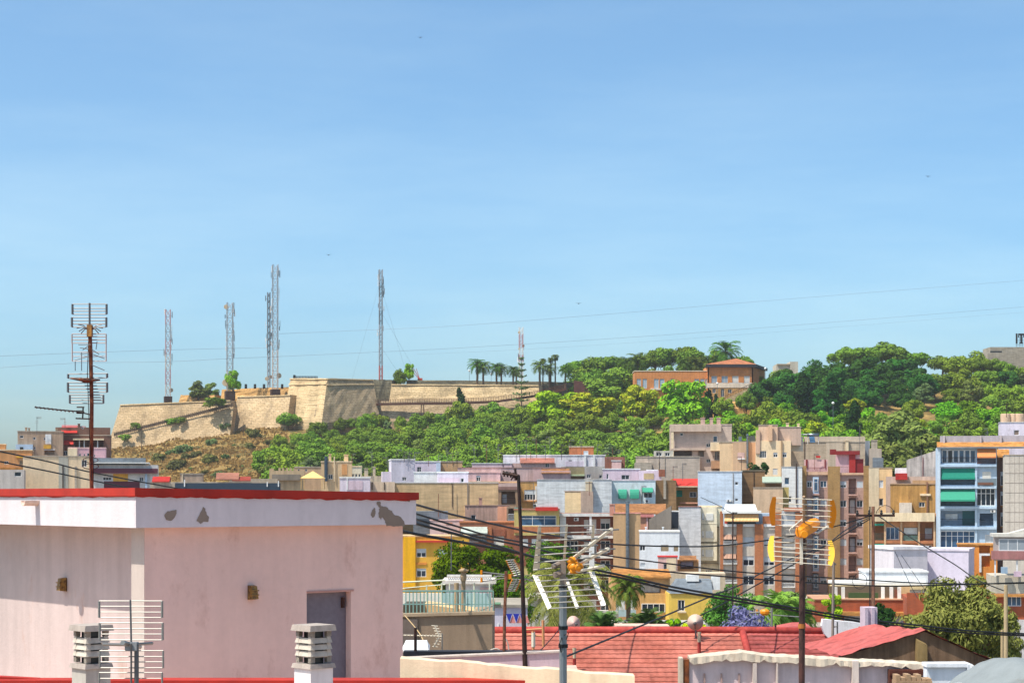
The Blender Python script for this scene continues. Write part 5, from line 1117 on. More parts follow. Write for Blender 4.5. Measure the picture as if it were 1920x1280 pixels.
# ---- brick and beige apartment block
b = B('apartment_block', 'orange brick and beige apartment block behind the orange TV antenna', 1351, 1510, 985, 258, plaster('b4aca0', .08, .12), dep=9, yaw=-5)
for x0, x1, yt in ((1350, 1356, 958), (1381, 1392, 982), (1415, 1431, 982), (1453, 1465, 960), (1491, 1505, 960)): b.part('brick_pier', x0, yt, x1, 1130, -.45, -.003, BRKO)
b.rbox('attic', 1358, 962, 1500, 985, 1.6, 5, BLUEW); b.part('attic_brick', 1430, 967, 1455, 982, -.2, .3, BRKO); b.part('attic_white', 1466, 957, 1500, 985, -.15, .2, plaster('b0b4b8')); b.part('attic_brick', 1470, 951, 1505, 958, -.6, .5, plaster('b87c64'))
b.part('roof_band', 1354, 957, 1427, 962, -.9, 1.5, TARPW); q = b.r(1358, 945, 1420, 957); mb = MB(); mb.hexa([(q[0], -.2, q[1]), (q[2], -.2, q[1]), (q[2], 3, q[1]), (q[0], 3, q[1]), (q[0]+.2, .4, q[3]), (q[2]-.3, .4, q[3]), (q[2]-.3, 2.5, q[3]), (q[0]+.2, 2.5, q[3])]); mb.build('white_canopy', TARPW, b.root)
SAW = nt('striped_awning')
m_, t_, p_ = SAW; wv = N(t_, 'ShaderNodeTexWave', bands_direction='X'); wv.inputs['Scale'].default_value = 1.6; gx_ = pos(t_); t_.links.new(gx_, wv.inputs['Vector']); t_.links.new(ramp(t_, wv.outputs['Fac'], [(.45, lin('c88a44')), (.55, lin('d8c090'))]), p_.inputs['Base Color']); p_.inputs['Roughness'].default_value = .8
b.awn(1358, 963, 1422, 976, 1.0, m_)
b.part('terrace_glass', 1362, 975, 1418, 982, .9, 1.0, PANE); b.part('red_cloth', 1358, 973, 1364, 981, -.3, -.2, paint('c83a20'))
for k, y in enumerate((983, 1002, 1038, 1074, 1110)):
    if k == 0:
        for x0, x1 in ((1357, 1381), (1393, 1415), (1432, 1453), (1466, 1491)): b.part('white_railing', x0, 982, x1, 987, -.3, -.25, WHITE)
        continue
    b.log(1357, y, 1381, y+17, 1.2); 
    mb = MB(); q = b.r(1357, y, 1380, y+15)
    if k < 3:
        n = 9
        for i in range(n): x = q[0]+(q[2]-q[0])*i/n; mb.hexa([(x, -.1, q[3]), (x+(q[2]-q[0])/n*.62, -.1, q[3]), (x+(q[2]-q[0])/n*.62, -.05, q[3]), (x, -.05, q[3]), (x, -.6, q[1]+.5), (x+(q[2]-q[0])/n*.62, -.6, q[1]+.5), (x+(q[2]-q[0])/n*.62, -.55, q[1]+.5), (x, -.55, q[1]+.5)])
        mb.build('striped_blind', paint('cca088', .8), b.root)
    b.bal(1356, 1382, y+12, y+17, .5, SLABW, WHITE, 2)
    b.win(1393, y+4, 1414, y+22, 1, [0, .9, .4, .1, 0][k]).win(1432, y+5, 1452, y+22, 1, [0, .8, .6, .2, .1][k])
    if k < 4: b.log(1467, y+1, 1490, y+25, 1.1); b.bal(1466, 1491, y+18, y+25, .3, SLABW, WHITE, 2); b.part('shutter', 1468, y+2, 1489, y+13, .5, .6, SHUTW)
    else: b.win(1467, y, 1490, y+18, 2)
b.done()
# ---- white tall wall and cream bay house
b = SB('town_house', 'tall white rough gable wall left of the cream bay windows', 1273, 1314, 950, 262, plaster('c4c4c6', .1, .18, .18, damt=.15), cope=plaster('8c6058'), ct=.08, dep=7); b.done()
b = SB('apartment_block', 'cream house with rounded bay windows left of the brick block', 1312, 1353, 950, 264, plaster('d4c8ac', .07, .1), cope=CREAM, dep=7)
for y in (962, 995, 1030):
    b.part('bay', 1314, y-12, 1344, y+20, -.9, -.003, plaster('d6ccb4', .06)); q = b.r(1323, y, 1337, y+13); window(b.root, *q, v=-.95, mull=0, shut=.95, shm=SHUTW); q = b.r(1316, y, 1320, y+12); window(b.root, *q, v=-.95, mull=0, shut=.8, shm=SHUTW)
    b.part('floor_line', 1312, y+25, 1353, y+26.5, -.4, -.003, plaster('8c7c68'))
b.win(1323, 1068, 1335, 1074, 2).done()
b = SB('gate_wall', 'dark louvred vent shaft beside the white gable', 1256, 1274, 957, 268, WHT, dep=3, cat='shaft'); b.part('louvre', 1258, 959, 1272, 990, -.1, -.003, paint('1c2634')); b.done()
b = SB('town_house', 'house with orange tiled roof and grey sloping side wall', 1150, 1222, 962, 262, plaster('b89070', .12), dep=7); b.tiles(1153, 944, 1250, 962, 4.5, TILE, .5); b.part('pink_gutter', 1196, 962, 1226, 969, -.5, -.2, plaster('c8807c')); b.part('orange_wall', 1200, 969, 1212, 995, -.2, -.003, SALM); b.part('downpipe', 1212, 966, 1215, 995, -.3, -.003, PINK); b.done()
gw = empty('side_wall', P(1217, 1000, 260), R(-6), 'grey rendered side wall sloping under the tiled roof', 'wall'); s = 260/F; mb = MB(); mb.slab([(0, 0, -3), (41*s, 0, -3), (41*s, 0, 52*s), (0, 0, 27*s)], (0, 5, 0)); mb.build('wall', plaster('857c72', .15, .2), gw)
b = SB('town_house', 'tan blank wall with a tall metal flue', 1150, 1201, 962, 250, plaster('b0906c', .1, .15), dep=6, cope=plaster('c88a80'), ct=.06); mb = MB(); q = b.r(1173, 944, 1180, 1066); x = (q[0]+q[2])/2; mb.tube((x, -.4, q[1]), (x, -.4, q[3]), .25, n=12); mb.tube((x, -.4, q[3]+.1), (x, -.4, q[3]+.35), .36, n=12); mb.build('flue', FLUE, b.root); b.chim(1143, 946, 1152, 960, 1.0, plaster('b08070')); b.done()
b = SB('town_house', 'white flat-roofed house with three shuttered windows', 1199, 1274, 997, 238, plaster('ccd0d4', .07, .12, damt=.1), cope=TARPW, dep=6); b.win(1199.5, 1022, 1210, 1032, 1).win(1239, 1021, 1254, 1033, 0, 1.0, shm=plaster('8c7c64')).win(1263, 1022, 1272, 1033, 0, 1.0, shm=plaster('8c7c64')); b.chim(1210, 989, 1212, 997, 1).chim(1242, 989, 1244, 997, 1); b.win(1201, 1055, 1210, 1062, 0, 1.0).done()
b = SB('town_house', 'tiny pink house with red roof edge and dark window', 1234, 1270, 1044, 225, plaster('cca8a0', .1), cope=RED, ct=.1, dep=4); b.win(1244, 1056, 1257, 1067, 1); b.part('white_side', 1250, 1046, 1268, 1070, -.05, -.003, CREAM); b.done()
b = SB('town_house', 'little orange house with tile lean-to and white laundry', 1268, 1310, 1050, 227, ORG, dep=4); b.tiles(1274, 1041, 1306, 1049, 2, TILE, .5); b.log(1276, 1050, 1300, 1066, .8, rail=DKMETAL); b.part('laundry', 1277, 1051, 1299, 1062, .1, .13, paint('d4c4d4')); b.done()
# ---- brick house with white slabs, olive house
b = B('apartment_block', 'dark red brick apartment house with white balcony slabs', 1048, 1152, 962, 255, BRKD, dep=9, yaw=-1)
for y in (962, 1003, 1040, 1076, 1143): b.slab(1048, y, 1155 if y == 962 else 1149, y+5.5, 1.1, SLABW)
for k, y in enumerate((968, 1009, 1046, 1082, 1118)):
    b.log(1066, y, 1087, y+26, 1.2, rail=DKMETAL if k else None) if k == 3 else None
    b.win(1062, y+4, 1084, y+26, 2, 0, pane=PANE) if k in (1, 2) else None
    b.win(1095, y+6, 1104, y+22, 0, 1.0, shm=SHUTW); b.win(1105, y+5, 1118, y+33, 0, .9 if k % 2 == 0 else .2, shm=SHUTW); b.win(1126, y+4, 1144, y+26, 1, .4 if k == 0 else 0)
    b.bal(1100, 1149, y+23, y+33, 1.1, BRKD, WHITE, 1.5) if k in (0, 2) else None
b.part('end_pier', 1050, 968, 1061, 1003, -.9, -.003, WHT); b.part('pier', 1090, 970, 1094, 1150, -.5, -.003, BRKD); b.part('white_post', 1105, 967, 1109, 995, -1.0, -.8, WHITE); b.done(); ac(b, 1076, 970, 1085, 976, 'air conditioner on the dark red brick house')
b = SB('town_house', 'olive house with a wide white three-part window', 964, 1049, 956, 252, OLV, dep=7, cope=plaster('9c6c58')); b.win(976, 966, 1043, 985, 2, 0, pane=PANEB, trans=1); b.part('brick_band', 964, 987, 1049, 998, -.3, -.003, BRKO); b.part('ledge', 977, 998, 1041, 1003, -.5, -.003, OLV); b.part('brick_wall', 964, 1003, 1050, 1060, -.1, -.003, BRKD)
for x0, x1 in ((977, 990), (997, 1008), (1015, 1028)): q = b.r(x0, 1010, x1, 1024); window(b.root, *q, v=-.16, mull=0, shut=1.0, shm=SHUTW)
b.part('red_awning', 1004, 950, 1046, 957, -.8, -.003, RED); b.done()
# ---- left middle
b = SB('town_house', 'blotchy pinkish house wall with one dark window', 872, 954, 948, 268, plaster('b49486', .25, .5, dirt='6a5c54', damt=.5), cope=plaster('84706a'), ct=.12, dep=6); b.win(883, 965, 892, 977, 0); b.part('salmon_end', 933, 949, 953, 980, -.06, -.003, SALM); b.chim(898, 934, 904, 948, .8, plaster('a88478')); b.done()
b = SB('town_house', 'balcony recess house between blotchy wall and olive house', 950, 968, 950, 266, plaster('8c7864', .2)); b.log(953, 953, 965, 975, 1.2, rail=WHITE); b.awn(964, 951, 979, 959, .9, paint('2c5c54')); b.done()
b = SB('town_house', 'blue-grey wall under a sloping orange tile strip', 815, 876, 968, 278, plaster('9cacb4', .12, .2), dep=5); q = b.r(820, 940, 874, 968); u0, z0, u1, z1 = q; mb = MB(); mb.slab([(u0, 0, z0), (u1, 0, z0), (u1, 0, z0+.35), (u0+1.2, 0, z1), (u0, 0, z1)], (0, 4, 0)); mb.build('gable', plaster('9cacb4', .12, .2), b.root); mb = MB(); mb.slab([(u0, -.25, z1+.02), (u0+1.4, -.25, z1+.02), (u1+.1, -.25, z0+.75), (u1+.1, -.25, z0-.1), (u0+.6, -.25, z1-.6)], (0, .2, 0)); mb.slab([(u0-.1, -.25, z1+.03), (u0+1.4, -.25, z1+.03), (u1+.2, -.25, z0+.77), (u1+.2, -.25, z0+.6), (u0+1.2, -.25, z1-.15), (u0-.1, -.25, z1-.15)], (0, 4.4, 0)); mb.build('roof', TILE, b.root); b.done()
b = SB('town_house', 'lavender-grey back roof behind the tile strip house', 832, 902, 939, 280, plaster('aaa4b0', .1), dep=4); b.done()
b = SB('town_house', 'dark slate terrace roofs behind the penthouse edge', 775, 840, 958, 262, GRYSL, dep=6); b.part('railing', 780, 972, 836, 984, -.6, -.55, paint('3c444c')); b.done()
b = SB('town_house', 'pale pink block with vents above the yellow house', 806, 868, 975, 258, plaster('ccb0aa', .08, .15), cope=PINK, ct=.06, dep=5); b.part('vents', 840, 999, 852, 1006, -.05, -.003, BRKD); b.part('vents', 836, 979, 848, 983, -.05, -.003, SALM); b.done()
b = SB('town_house', 'orange brick house with arch and white railings behind the pines', 862, 968, 980, 255, brick('a4684a'), dep=7, cope=BRKO)
b.log(864, 992, 912, 1016, 1.2, rail=WHITE); b.awn(864, 987, 914, 999, .9, plaster('a8b0a8')); b.win(926, 1005, 945, 1023, 0, 1.0, shm=SHUTW); b.part('arch', 922, 992, 948, 1004, -.12, -.003, brick('8e4e38')); b.part('pier', 913, 988, 922, 1060, -.3, -.003, BRKO); b.part('pier', 950, 988, 966, 1060, -.3, -.003, brick('94583e')); b.win(902, 1004, 914, 1016, 1); b.done()
b = SB('town_house', 'bright yellow house with red tiled ledge left of the pines', 750, 880, 1006, 240, YEL, dep=7, cope=TANW)
b.part('pier', 757, 1006, 779, 1100, -.3, -.003, plaster('dca41c', .06)); b.part('brick_ledge', 780, 1013, 846, 1016, -.5, -.003, RED); b.part('ledge', 778, 1054, 800, 1058, -.1, -.003, plaster('c8823c')); b.win(781, 1028, 799, 1044, 1, .5).win(781, 1065, 799, 1081, 1, .3).win(821, 1029, 841, 1044, 1, 1.0).win(821, 1066, 841, 1081, 1, .6); b.done()
# ---- palm garden houses
b = SB('apartment_block', 'orange house with tiled roof and white blinds behind the palm', 1148, 1256, 1082, 205, plaster('b89060', .12, .2), dep=8, yaw=0)
b.tiles(1150, 1066, 1258, 1081, 3.5, TILEO, .5); b.win(1155, 1124, 1172, 1143, 0, 1.0, shm=SHUTW).win(1174, 1124, 1190, 1143, 0, 1.0, shm=SHUTW); b.part('balcony_rail', 1154, 1142, 1192, 1155, -.5, -.45, paint('9cb0b4')); b.part('bay', 1200, 1112, 1249, 1152, -.8, -.003, plaster('bc945c')); q = b.r(1202, 1130, 1246, 1146); window(b.root, *q, v=-.85, mull=3, pane=PANE); b.log(1200, 1092, 1238, 1111, 1.0, rail=DKMETAL); b.part('blind', 1202, 1093, 1237, 1110, .2, .26, TARPW); b.done()
b = SB('town_house', 'yellow house with dark slate mansard roof', 1254, 1335, 1112, 200, plaster('ccac50', .08, .12), dep=6, yaw=0); q = b.r(1256, 1087, 1336, 1112); u0, z0, u1, z1 = q; mb = MB(); mb.hexa([(u0, -.15, z0), (u1, -.15, z0), (u1, 5, z0), (u0, 5, z0), (u0+1.0, 1.2, z1), (u1, 1.2, z1), (u1, 4, z1), (u0+1.0, 4, z1)]); mb.build('mansard_roof', GRYSL, b.root); b.win(1271, 1124, 1284, 1145, 1); b.part('white_dormer', 1289, 1078, 1312, 1090, .8, 2, WHT); b.part('sill', 1270, 1145, 1286, 1148, -.3, -.003, CREAM); b.rbox('white_chimney', 1336, 1080, 1350, 1095, 1, 1.5, WHT); b.done()
b = SB('town_house', 'grey garden pavilion with white balustrade roof', 993, 1048, 1122, 190, plaster('b4b0ac', .1), dep=5, cope=plaster('ccc4b8'), ct=.3, co=.5, yaw=0)
q = b.r(995, 1111, 1043, 1120); mb = MB(); mb.box((q[0], .3, q[3]-.12), (q[2], .55, q[3])); mb.box((q[0], .3, q[1]-.1), (q[2], .55, q[1]+.1)); n = 14
for i in range(n): x = q[0]+(q[2]-q[0])*(i+.5)/n; mb.lathe((x, .42, q[1]+.1), [(.07, 0), (.1, .12), (.05, .25), (.08, q[3]-q[1]-.22)], 6)
mb.build('balustrade', plaster('d0c8b8', .08), b.root); b.done()
b = SB('town_house', 'white balustraded house behind the terrace pipes', 836, 924, 1094, 150, plaster('c4bcb8', .08), dep=5, cope=plaster('ccc4bc'), ct=.3, co=.3, yaw=0)
q = b.r(838, 1077, 922, 1092); mb = MB(); mb.box((q[0], .1, q[3]-.15), (q[2], .4, q[3])); n = 20
for i in range(n): x = q[0]+(q[2]-q[0])*(i+.5)/n; mb.lathe((x, .25, q[1]), [(.08, 0), (.13, .18), (.05, .4), (.1, q[3]-q[1]-.15)], 6)
mb.build('balustrade', plaster('d0ccc8', .08), b.root); b.part('pink_side', 900, 1100, 922, 1150, -.1, -.003, plaster('b89894')); b.done()
# ---- right middle
b = SB('town_house', 'white house with bright flat front and lavender right side', 1676, 1739, 1030, 195, plaster('c4bec4', .08, .12, damt=.1), dep=6, yaw=14, cope=plaster('e0dce0'), ct=.35, co=.12); b.done()
b = SB('town_house', 'shaded lavender wall joined to the bright white house', 1738, 1816, 1032, 198, plaster('c4bccc', .06, .1), dep=6, yaw=-20, cope=plaster('d0c8d4'), ct=.25); b.done()
b = SB('town_house', 'low white parapet house over the cream pergola', 1624, 1740, 1073, 180, plaster('d0d2d4', .06), dep=6, yaw=-4, cope=WHT); b.part('cornice', 1556, 1096, 1740, 1103, -1.2, -.003, plaster('d0b888', .08)); b.part('roof_slab', 1560, 1090, 1735, 1096, -1.0, 4, TARPW); b.done()
b = SB('town_house', 'orange wall with white doorway beside the glazed terrace', 1797, 1870, 1022, 205, plaster('c8803c', .12, .2), dep=5, cope=TILEO); b.log(1836, 1022, 1856, 1062, .8); b.part('door_frame', 1836, 1037, 1856, 1041, -.2, -.003, WHT); b.part('door_frame', 1836, 1041, 1840, 1072, -.2, -.003, WHT); b.done()
b = SB('roof_terrace', 'glazed roof terrace with awning, plants and stone parapet, right edge', 1858, 1960, 1078, 190, plaster('b0a898', .1, .2), dep=6, cat='terrace', yaw=-10)
b.part('roof', 1862, 1000, 1960, 1006, -.6, 4, plaster('bcb8b0')); b.part('screen', 1862, 1006, 1960, 1050, -.3, -.2, plaster('a89c98', .1)); q = b.r(1872, 1010, 1960, 1032); window(b.root, *q, v=-.4, mull=4, pane=paint('8c949c', .3)); b.part('maroon_strip', 1858, 1032, 1960, 1048, -.5, -.305, plaster('9a6a68')); b.part('flower_box', 1876, 1062, 1888, 1074, -.8, -.4, plaster('8ea4b8')); b.part('flower_box', 1900, 1070, 1914, 1080, -.8, -.4, plaster('c0a8b8')); b.part('post', 1864, 1050, 1867, 1080, -.3, -.2, WHT); b.part('post', 1905, 1050, 1908, 1080, -.3, -.2, WHT)
q = b.r(1890, 982, 1960, 1000); mb = MB(); mb.slab([(q[0], -.3, q[1]), (q[2], -.3, q[1]), (q[2], -.3, q[3])], (0, 3, 0)); mb.build('gable', plaster('b8b4ac'), b.root); b.done()
b = SB('town_house', 'brick terrace house with pergola columns under the utility pole', 1527, 1712, 1124, 165, brick('a84e28'), dep=7, yaw=-4, cope=plaster('b08468'), ct=.1)
for x in (1566, 1580, 1655, 1671, 1686): b.part('column', x, 1101, x+6, 1126, .8, 1.1, plaster('dcd8d0', .05))
b.part('door', 1682, 1106, 1692, 1126, 1.6, 1.7, BRKD); b.part('back_wall', 1560, 1101, 1712, 1126, 2.2, 2.5, plaster('6c5c4a', .3)); b.part('planter', 1594, 1112, 1650, 1126, 1.2, 1.5, paint('3c5028')); b.part('lit_wall', 1693, 1101, 1712, 1126, 2.0, 2.19, plaster('c8ac7c')); b.part('tile_ledge', 1575, 1146, 1780, 1153, -1.0, -.003, TILEO); b.part('white_wall', 1590, 1154, 1700, 1170, -.3, -.003, plaster('b4bcc4')); b.win(1583, 1157, 1594, 1164, 1).done()  # back wall coloured dark to paint in the shade behind the columns
b = SB('town_house', 'orange tiled and brick house half hidden by the eucalyptus', 1700, 1960, 1120, 160, brick('a84e28'), dep=7, yaw=-8); b.part('cornice', 1860, 1113, 1960, 1118, -.6, -.003, TILEO); b.win(1888, 1112, 1915, 1136, 2, pane=PANEB); b.part('tile_ledge', 1720, 1148, 1800, 1156, -.8, -.003, TILEO); b.part('white_floor', 1700, 1160, 1960, 1240, -.2, -.003, plaster('b8b4b4')); b.done()
# filler rows so that the streets between the roofs are closed
for i, (x0, x1, y, d, m_, lab) in enumerate([
    (430, 520, 897, 300, plaster('ac9c88', .2), 'low greyish rooftop under the wood, left end'),
    (940, 1060, 1080, 225, plaster('8c7c6c', .2), 'dim house wall behind the big palm'),
    (1190, 1360, 1074, 215, plaster('b8a890', .15), 'cream backyard house under the tall white gable'),
    (1330, 1540, 1120, 215, plaster('a89c8c', .15), 'grey backyard wall behind the jacaranda'),
    (1040, 1160, 1150, 170, plaster('8e8880', .2), 'grey garden wall behind the agave palms'),
    (1130, 1340, 1168, 165, plaster('a8a49c', .15), 'pale garden wall under the orange house'),
    (1340, 1560, 1172, 150, plaster('94887c', .2), 'low garden wall under the jacaranda')]):
    SB('town_house', lab, x0, x1, y, d, m_, dep=5).done()
# ------------------------------------------------------------------ mid-distance garden trees
STONEP = [tree_proto('stone_pine', 110+i, 'garden', 11.5, 6.6, 60, 110, .24, foliage('4c7010', '86a81c', '2e4c14', .8), limbs=6, trunk_r=.25) for i in range(2)] if False else None
def clump_tree(name, seed, Hh, Wd, zc, hz, ncl, m, size, mat, rmin=.12, rmax=.2, trunk_r=.22, limbs=7, droop=0, aspect=1.6, sq=.75):
    rng = np.random.default_rng(seed); cl = []
    for i in range(ncl):
        while 1:
            q = rng.uniform(-1, 1, 3)
            if .3 < np.linalg.norm(q) < 1: break
        r = Wd*rng.uniform(rmin, rmax); cl.append((q[0]*Wd*.4, q[1]*Wd*.4, Hh*zc+q[2]*Hh*hz, r, r, r*sq))
    root = empty(name, (0, 0, 0)); V, Fq = leaf_mesh(rng, cl, m, size, aspect, droop=droop)
    cr = bpy.data.objects.new('crown', np_mesh('crown', V, Fq, mat)); COL.objects.link(cr); cr.parent = root
    mb = MB(); top = Hh*zc
    mb.path([(0, 0, -1), (rng.normal()*.1, 0, top*.4), (rng.normal()*.2, rng.normal()*.2, top)], [trunk_r*1.2, trunk_r, trunk_r*.6], 8)
    for c in cl[:limbs]: mb.path([(0, 0, top*rng.uniform(.5, .8)), (c[0]*.5, c[1]*.5, (top+c[2])*.5-.3), c[:3]], [trunk_r*.5, trunk_r*.35, trunk_r*.12], 5)
    mb.build('trunk', BARK, root); return root
def stand(root, px, d, hh, ytop, label, cat, group=None, wsc=1.0, rz=0):
    x = X(px, d); zb = Hs(x, d); s = (Z(ytop, d)-zb)/hh
    root.location = (x, d, zb); root.scale = (wsc, wsc, s); root.rotation_euler = (0, 0, rz); tag(root, label, cat, group)
FO_SP = foliage('3e600c', '6c8c14', '284410', .8); FO_SP2 = foliage('345414', '5c7c18', '243e14', .8)
stand(clump_tree('stone_pine', 1, 11.6, 5.0, .80, .17, 55, 230, .15, FO_SP), 856, 165, 11.6, 1017, 'bushy green pine beside the yellow house', 'pine tree', 'pines beside the yellow house')
stand(clump_tree('stone_pine', 2, 11.6, 4.6, .80, .17, 50, 230, .15, FO_SP), 936, 168, 11.6, 1022, 'bushy green pine right of the white balustraded house', 'pine tree', 'pines beside the yellow house')
stand(clump_tree('stone_pine', 3, 11.6, 5.2, .84, .13, 50, 230, .15, FO_SP2), 1030, 172, 11.6, 1014, 'bushy pine behind the grey TV antenna', 'pine tree', 'pines beside the yellow house')
stand(clump_tree('garden_tree', 4, 9, 4.6, .72, .24, 45, 220, .12, FO_SP2), 962, 150, 9, 1070, 'dense green tree below the pines, left of the grey pavilion', 'tree')
stand(clump_tree('garden_tree', 5, 8.5, 4.4, .72, .25, 45, 220, .12, foliage('3c6626', '5c8638', '2c4c22', .8)), 1372, 145, 8.5, 1094, 'round dark green tree under the brick apartment block', 'tree')
stand(clump_tree('garden_tree', 6, 8.5, 3.6, .72, .25, 40, 220, .12, foliage('486c34', '6c8c50', '34542c', .8)), 1482, 140, 8.5, 1104, 'grey-green round tree behind the orange antenna pole', 'tree')
stand(clump_tree('jacaranda_tree', 7, 9, 4.4, .7, .25, 55, 220, .12, FO_PURP), 1392, 108, 9, 1128, 'purple flowering jacaranda behind the red roof', 'jacaranda')
stand(clump_tree('garden_tree', 8, 7, 2.2, .75, .22, 26, 220, .12, foliage('94b010', 'b8c81c', '7c9c14', .8)), 1298, 106, 7, 1143, 'bright yellow-green bush left of the jacaranda', 'tree')
stand(clump_tree('garden_tree', 9, 7, 1.7, .75, .22, 22, 220, .12, foliage('6c9a14', '8cb41c', '547c14', .8)), 1262, 112, 7, 1150, 'small green bush right of the agave palms', 'tree')
stand(clump_tree('garden_tree', 12, 8, 1.8, .72, .25, 22, 90, .2, foliage('7c9a20', '9cb428', '5c7c1c', .8)), 1560, 160, 8, 1104, 'small light green tree left of the pergola', 'tree')
stand(clump_tree('garden_tree', 13, 9, 1.6, .78, .16, 20, 90, .2, FO_SP2), 1650, 168, 9, 1106, 'dark plant under the pergola beside the utility pole', 'tree')
stand(clump_tree('eucalyptus_tree', 14, 13, 6.0, .66, .3, 150, 260, .085, FO_EUC, .07, .13, .2, 16, .8, 2.8), 1795, 84, 13, 1058, 'big olive-green eucalyptus in front of the white house, right', 'eucalyptus', None, 1.12)
stand(clump_tree('eucalyptus_tree', 15, 11, 3.0, .68, .28, 60, 240, .085, FO_EUC, .09, .15, .15, 9, .8, 2.8), 1868, 88, 11, 1105, 'smaller eucalyptus beside the pale concrete post', 'eucalyptus')
def gpalm(px, d, ytop_crown, seed, fl, nf, mat, label, tr=.2, **k):
    x = X(px, d); zb = Hs(x, d); th = Z(ytop_crown, d)-zb
    p = palm_proto('palm_tree', seed, th, fl, nf, mat, tr, nl=26, lw=.085, **k); p.location = (x, d, zb); p.rotation_euler = (0, 0, seed); tag(p, label, 'palm', 'garden palms')
gpalm(1178, 168, 1104, 3, 2.1, 44, FO_PALM, 'tall palm with orange fruit before the orange house', .2, dates=True)
gpalm(1066, 118, 1118, 4, 3.8, 64, foliage('748038', 'a0a458', '52622c', 1.5), 'wide drooping palm behind the grey TV antenna', .25, el1=-50)
gpalm(1132, 112, 1182, 5, 1.35, 30, FO_AGAVE, 'low spiky palm left of the brick roof vent', .18, el1=12, droop=.5)
gpalm(1212, 110, 1180, 6, 1.4, 34, FO_AGAVE, 'low spiky palm behind the brick roof vent', .18, el1=8, droop=.5)
gpalm(1184, 118, 1184, 7, .9, 22, FO_AGAVE, 'small spiky palm between the two low palms', .16, el1=10, droop=.5)
gpalm(1455, 112, 1150, 8, 2.2, 34, foliage('5c8030', '84a048', '44642a', 1.5), 'light green palm left of the orange antenna pole', .2, el1=-20)
gpalm(1492, 114, 1156, 9, 2.0, 30, foliage('5c8030', '84a048', '44642a', 1.5), 'light green palm behind the orange antenna pole', .2, el1=-20)
gpalm(1250, 120, 1184, 10, 1.0, 22, FO_AGAVE, 'small green palm beside the yellow bush', .16, el1=5, droop=.6)
put(BIGCYP[1], X(1660, 150), 150, Hs(X(1660, 150), 150), .45, 1, 'dark shrub between the pergola columns', 'tree')
rg = np.random.default_rng(9)
V, Fq = leaf_mesh(rng := np.random.default_rng(9), [(rng.uniform(-1.3, 1.3), rng.uniform(-.6, .6), rng.uniform(0, 1.0), .5, .5, .45) for _ in range(14)], 60, .2)
o = bpy.data.objects.new('creeper', np_mesh('creeper', V, Fq, FO_CYP)); COL.objects.link(o); o.location = P(1424, 884, 278); tag(o, 'dark green climbing plant on a brown rooftop', 'plant')

# ------------------------------------------------------------------ pink rooftop penthouse
ph = empty('penthouse', (-4.955, 24, 18.84), R(40), 'pink rooftop penthouse with white parapet band and red coping', 'building')
pb = ph.location; ca, sa = math.cos(R(40)), math.sin(R(40))
E1 = Vector((ca, sa, 0)); E2 = Vector((-sa, ca, 0))
def hit(px, org, dr):
    k = (px-CX)/F; return (k*org.y-org.x)/(dr.x-k*dr.y)
def onr(px, py):                       # right face (local y = 0)
    x = hit(px, pb, E1); return x, ZC-(py-HY)*(pb.y+x*sa)/F-pb.z
def onl(px, py, off=.46):               # left face (local x = off)
    o_ = pb+E1*off; y = hit(px, o_, E2); return y, ZC-(py-HY)*(o_.y+y*ca)/F-pb.z
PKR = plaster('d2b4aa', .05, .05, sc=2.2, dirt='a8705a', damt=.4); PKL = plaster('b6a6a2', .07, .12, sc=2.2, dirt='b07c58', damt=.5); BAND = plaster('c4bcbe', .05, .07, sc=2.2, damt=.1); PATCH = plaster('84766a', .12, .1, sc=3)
REDC = paint('a8281a', .75, var=.3, sc=2.5)
zb0 = 2.747; zt0 = 3.27; xe = 4.36
door = (onr(575, 1110)[0], -.4, onr(658, 1110)[0], onr(615, 1110)[1])
mb = MB(); wall_grid(mb, .1, xe, -3, zb0, [door], rec=.13); 
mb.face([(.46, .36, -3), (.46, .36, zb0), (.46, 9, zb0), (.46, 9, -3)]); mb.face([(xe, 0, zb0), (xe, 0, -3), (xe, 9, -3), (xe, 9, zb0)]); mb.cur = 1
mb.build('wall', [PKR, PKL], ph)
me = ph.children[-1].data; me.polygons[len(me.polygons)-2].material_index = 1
mb = MB(); mb.box((.1, .004, -3), (.458, .36, zb0)); mb.build('pilaster', plaster('b0a49c', .05, .08, sc=2.2), ph)
# parapet band with peeled patches
mb = MB(); dzr = -.055
c8 = [(-.16, -.25, zb0), (xe+.06, -.25, zb0-.0), (xe+.06, 9, zb0), (-.16, 9, zb0), (-.16, -.25, zt0-.11), (xe+.06, -.25, zt0-.11+dzr), (xe+.06, 9, zt0-.11+dzr), (-.16, 9, zt0-.11)]
mb.hexa(c8); mb.cur = 1
bo = pb+E2*-.25
def onb(px, py): x = hit(px, bo, E1); return (x, -.254, ZC-(py-HY)*(bo.y+x*sa)/F-pb.z)
for poly in ([(313, 958), (320, 957), (330, 955), (331, 961), (327, 970), (320, 976), (311, 974), (308, 965)], [(380, 950), (385, 953), (387, 963), (392, 970), (390, 978), (380, 978), (376, 982), (368, 976), (373, 966)],
             [(702, 951), (704, 958), (701, 969), (697, 970), (695, 965), (698, 955)], [(706, 942), (710, 939), (714, 943), (714, 948), (722, 949), (732, 956), (735, 957), (738, 964), (750, 968), (755, 974), (759, 983), (757, 986), (742, 986), (735, 986), (724, 986), (722, 976), (716, 969), (714, 975), (710, 970), (709, 962), (712, 952), (706, 946)], [(764, 932), (767, 934), (769, 938), (766, 941), (763, 938)]):
    rr = random.Random(str(poly)); q = []
    for i in range(len(poly)):
        a, c = poly[i], poly[(i+1) % len(poly)]; q.append(a)
        for f in (.35, .7): q.append((a[0]+(c[0]-a[0])*f+rr.uniform(-1, 1), a[1]+(c[1]-a[1])*f+rr.uniform(-1, 1)))
    mb.face([onb(*p) for p in q])
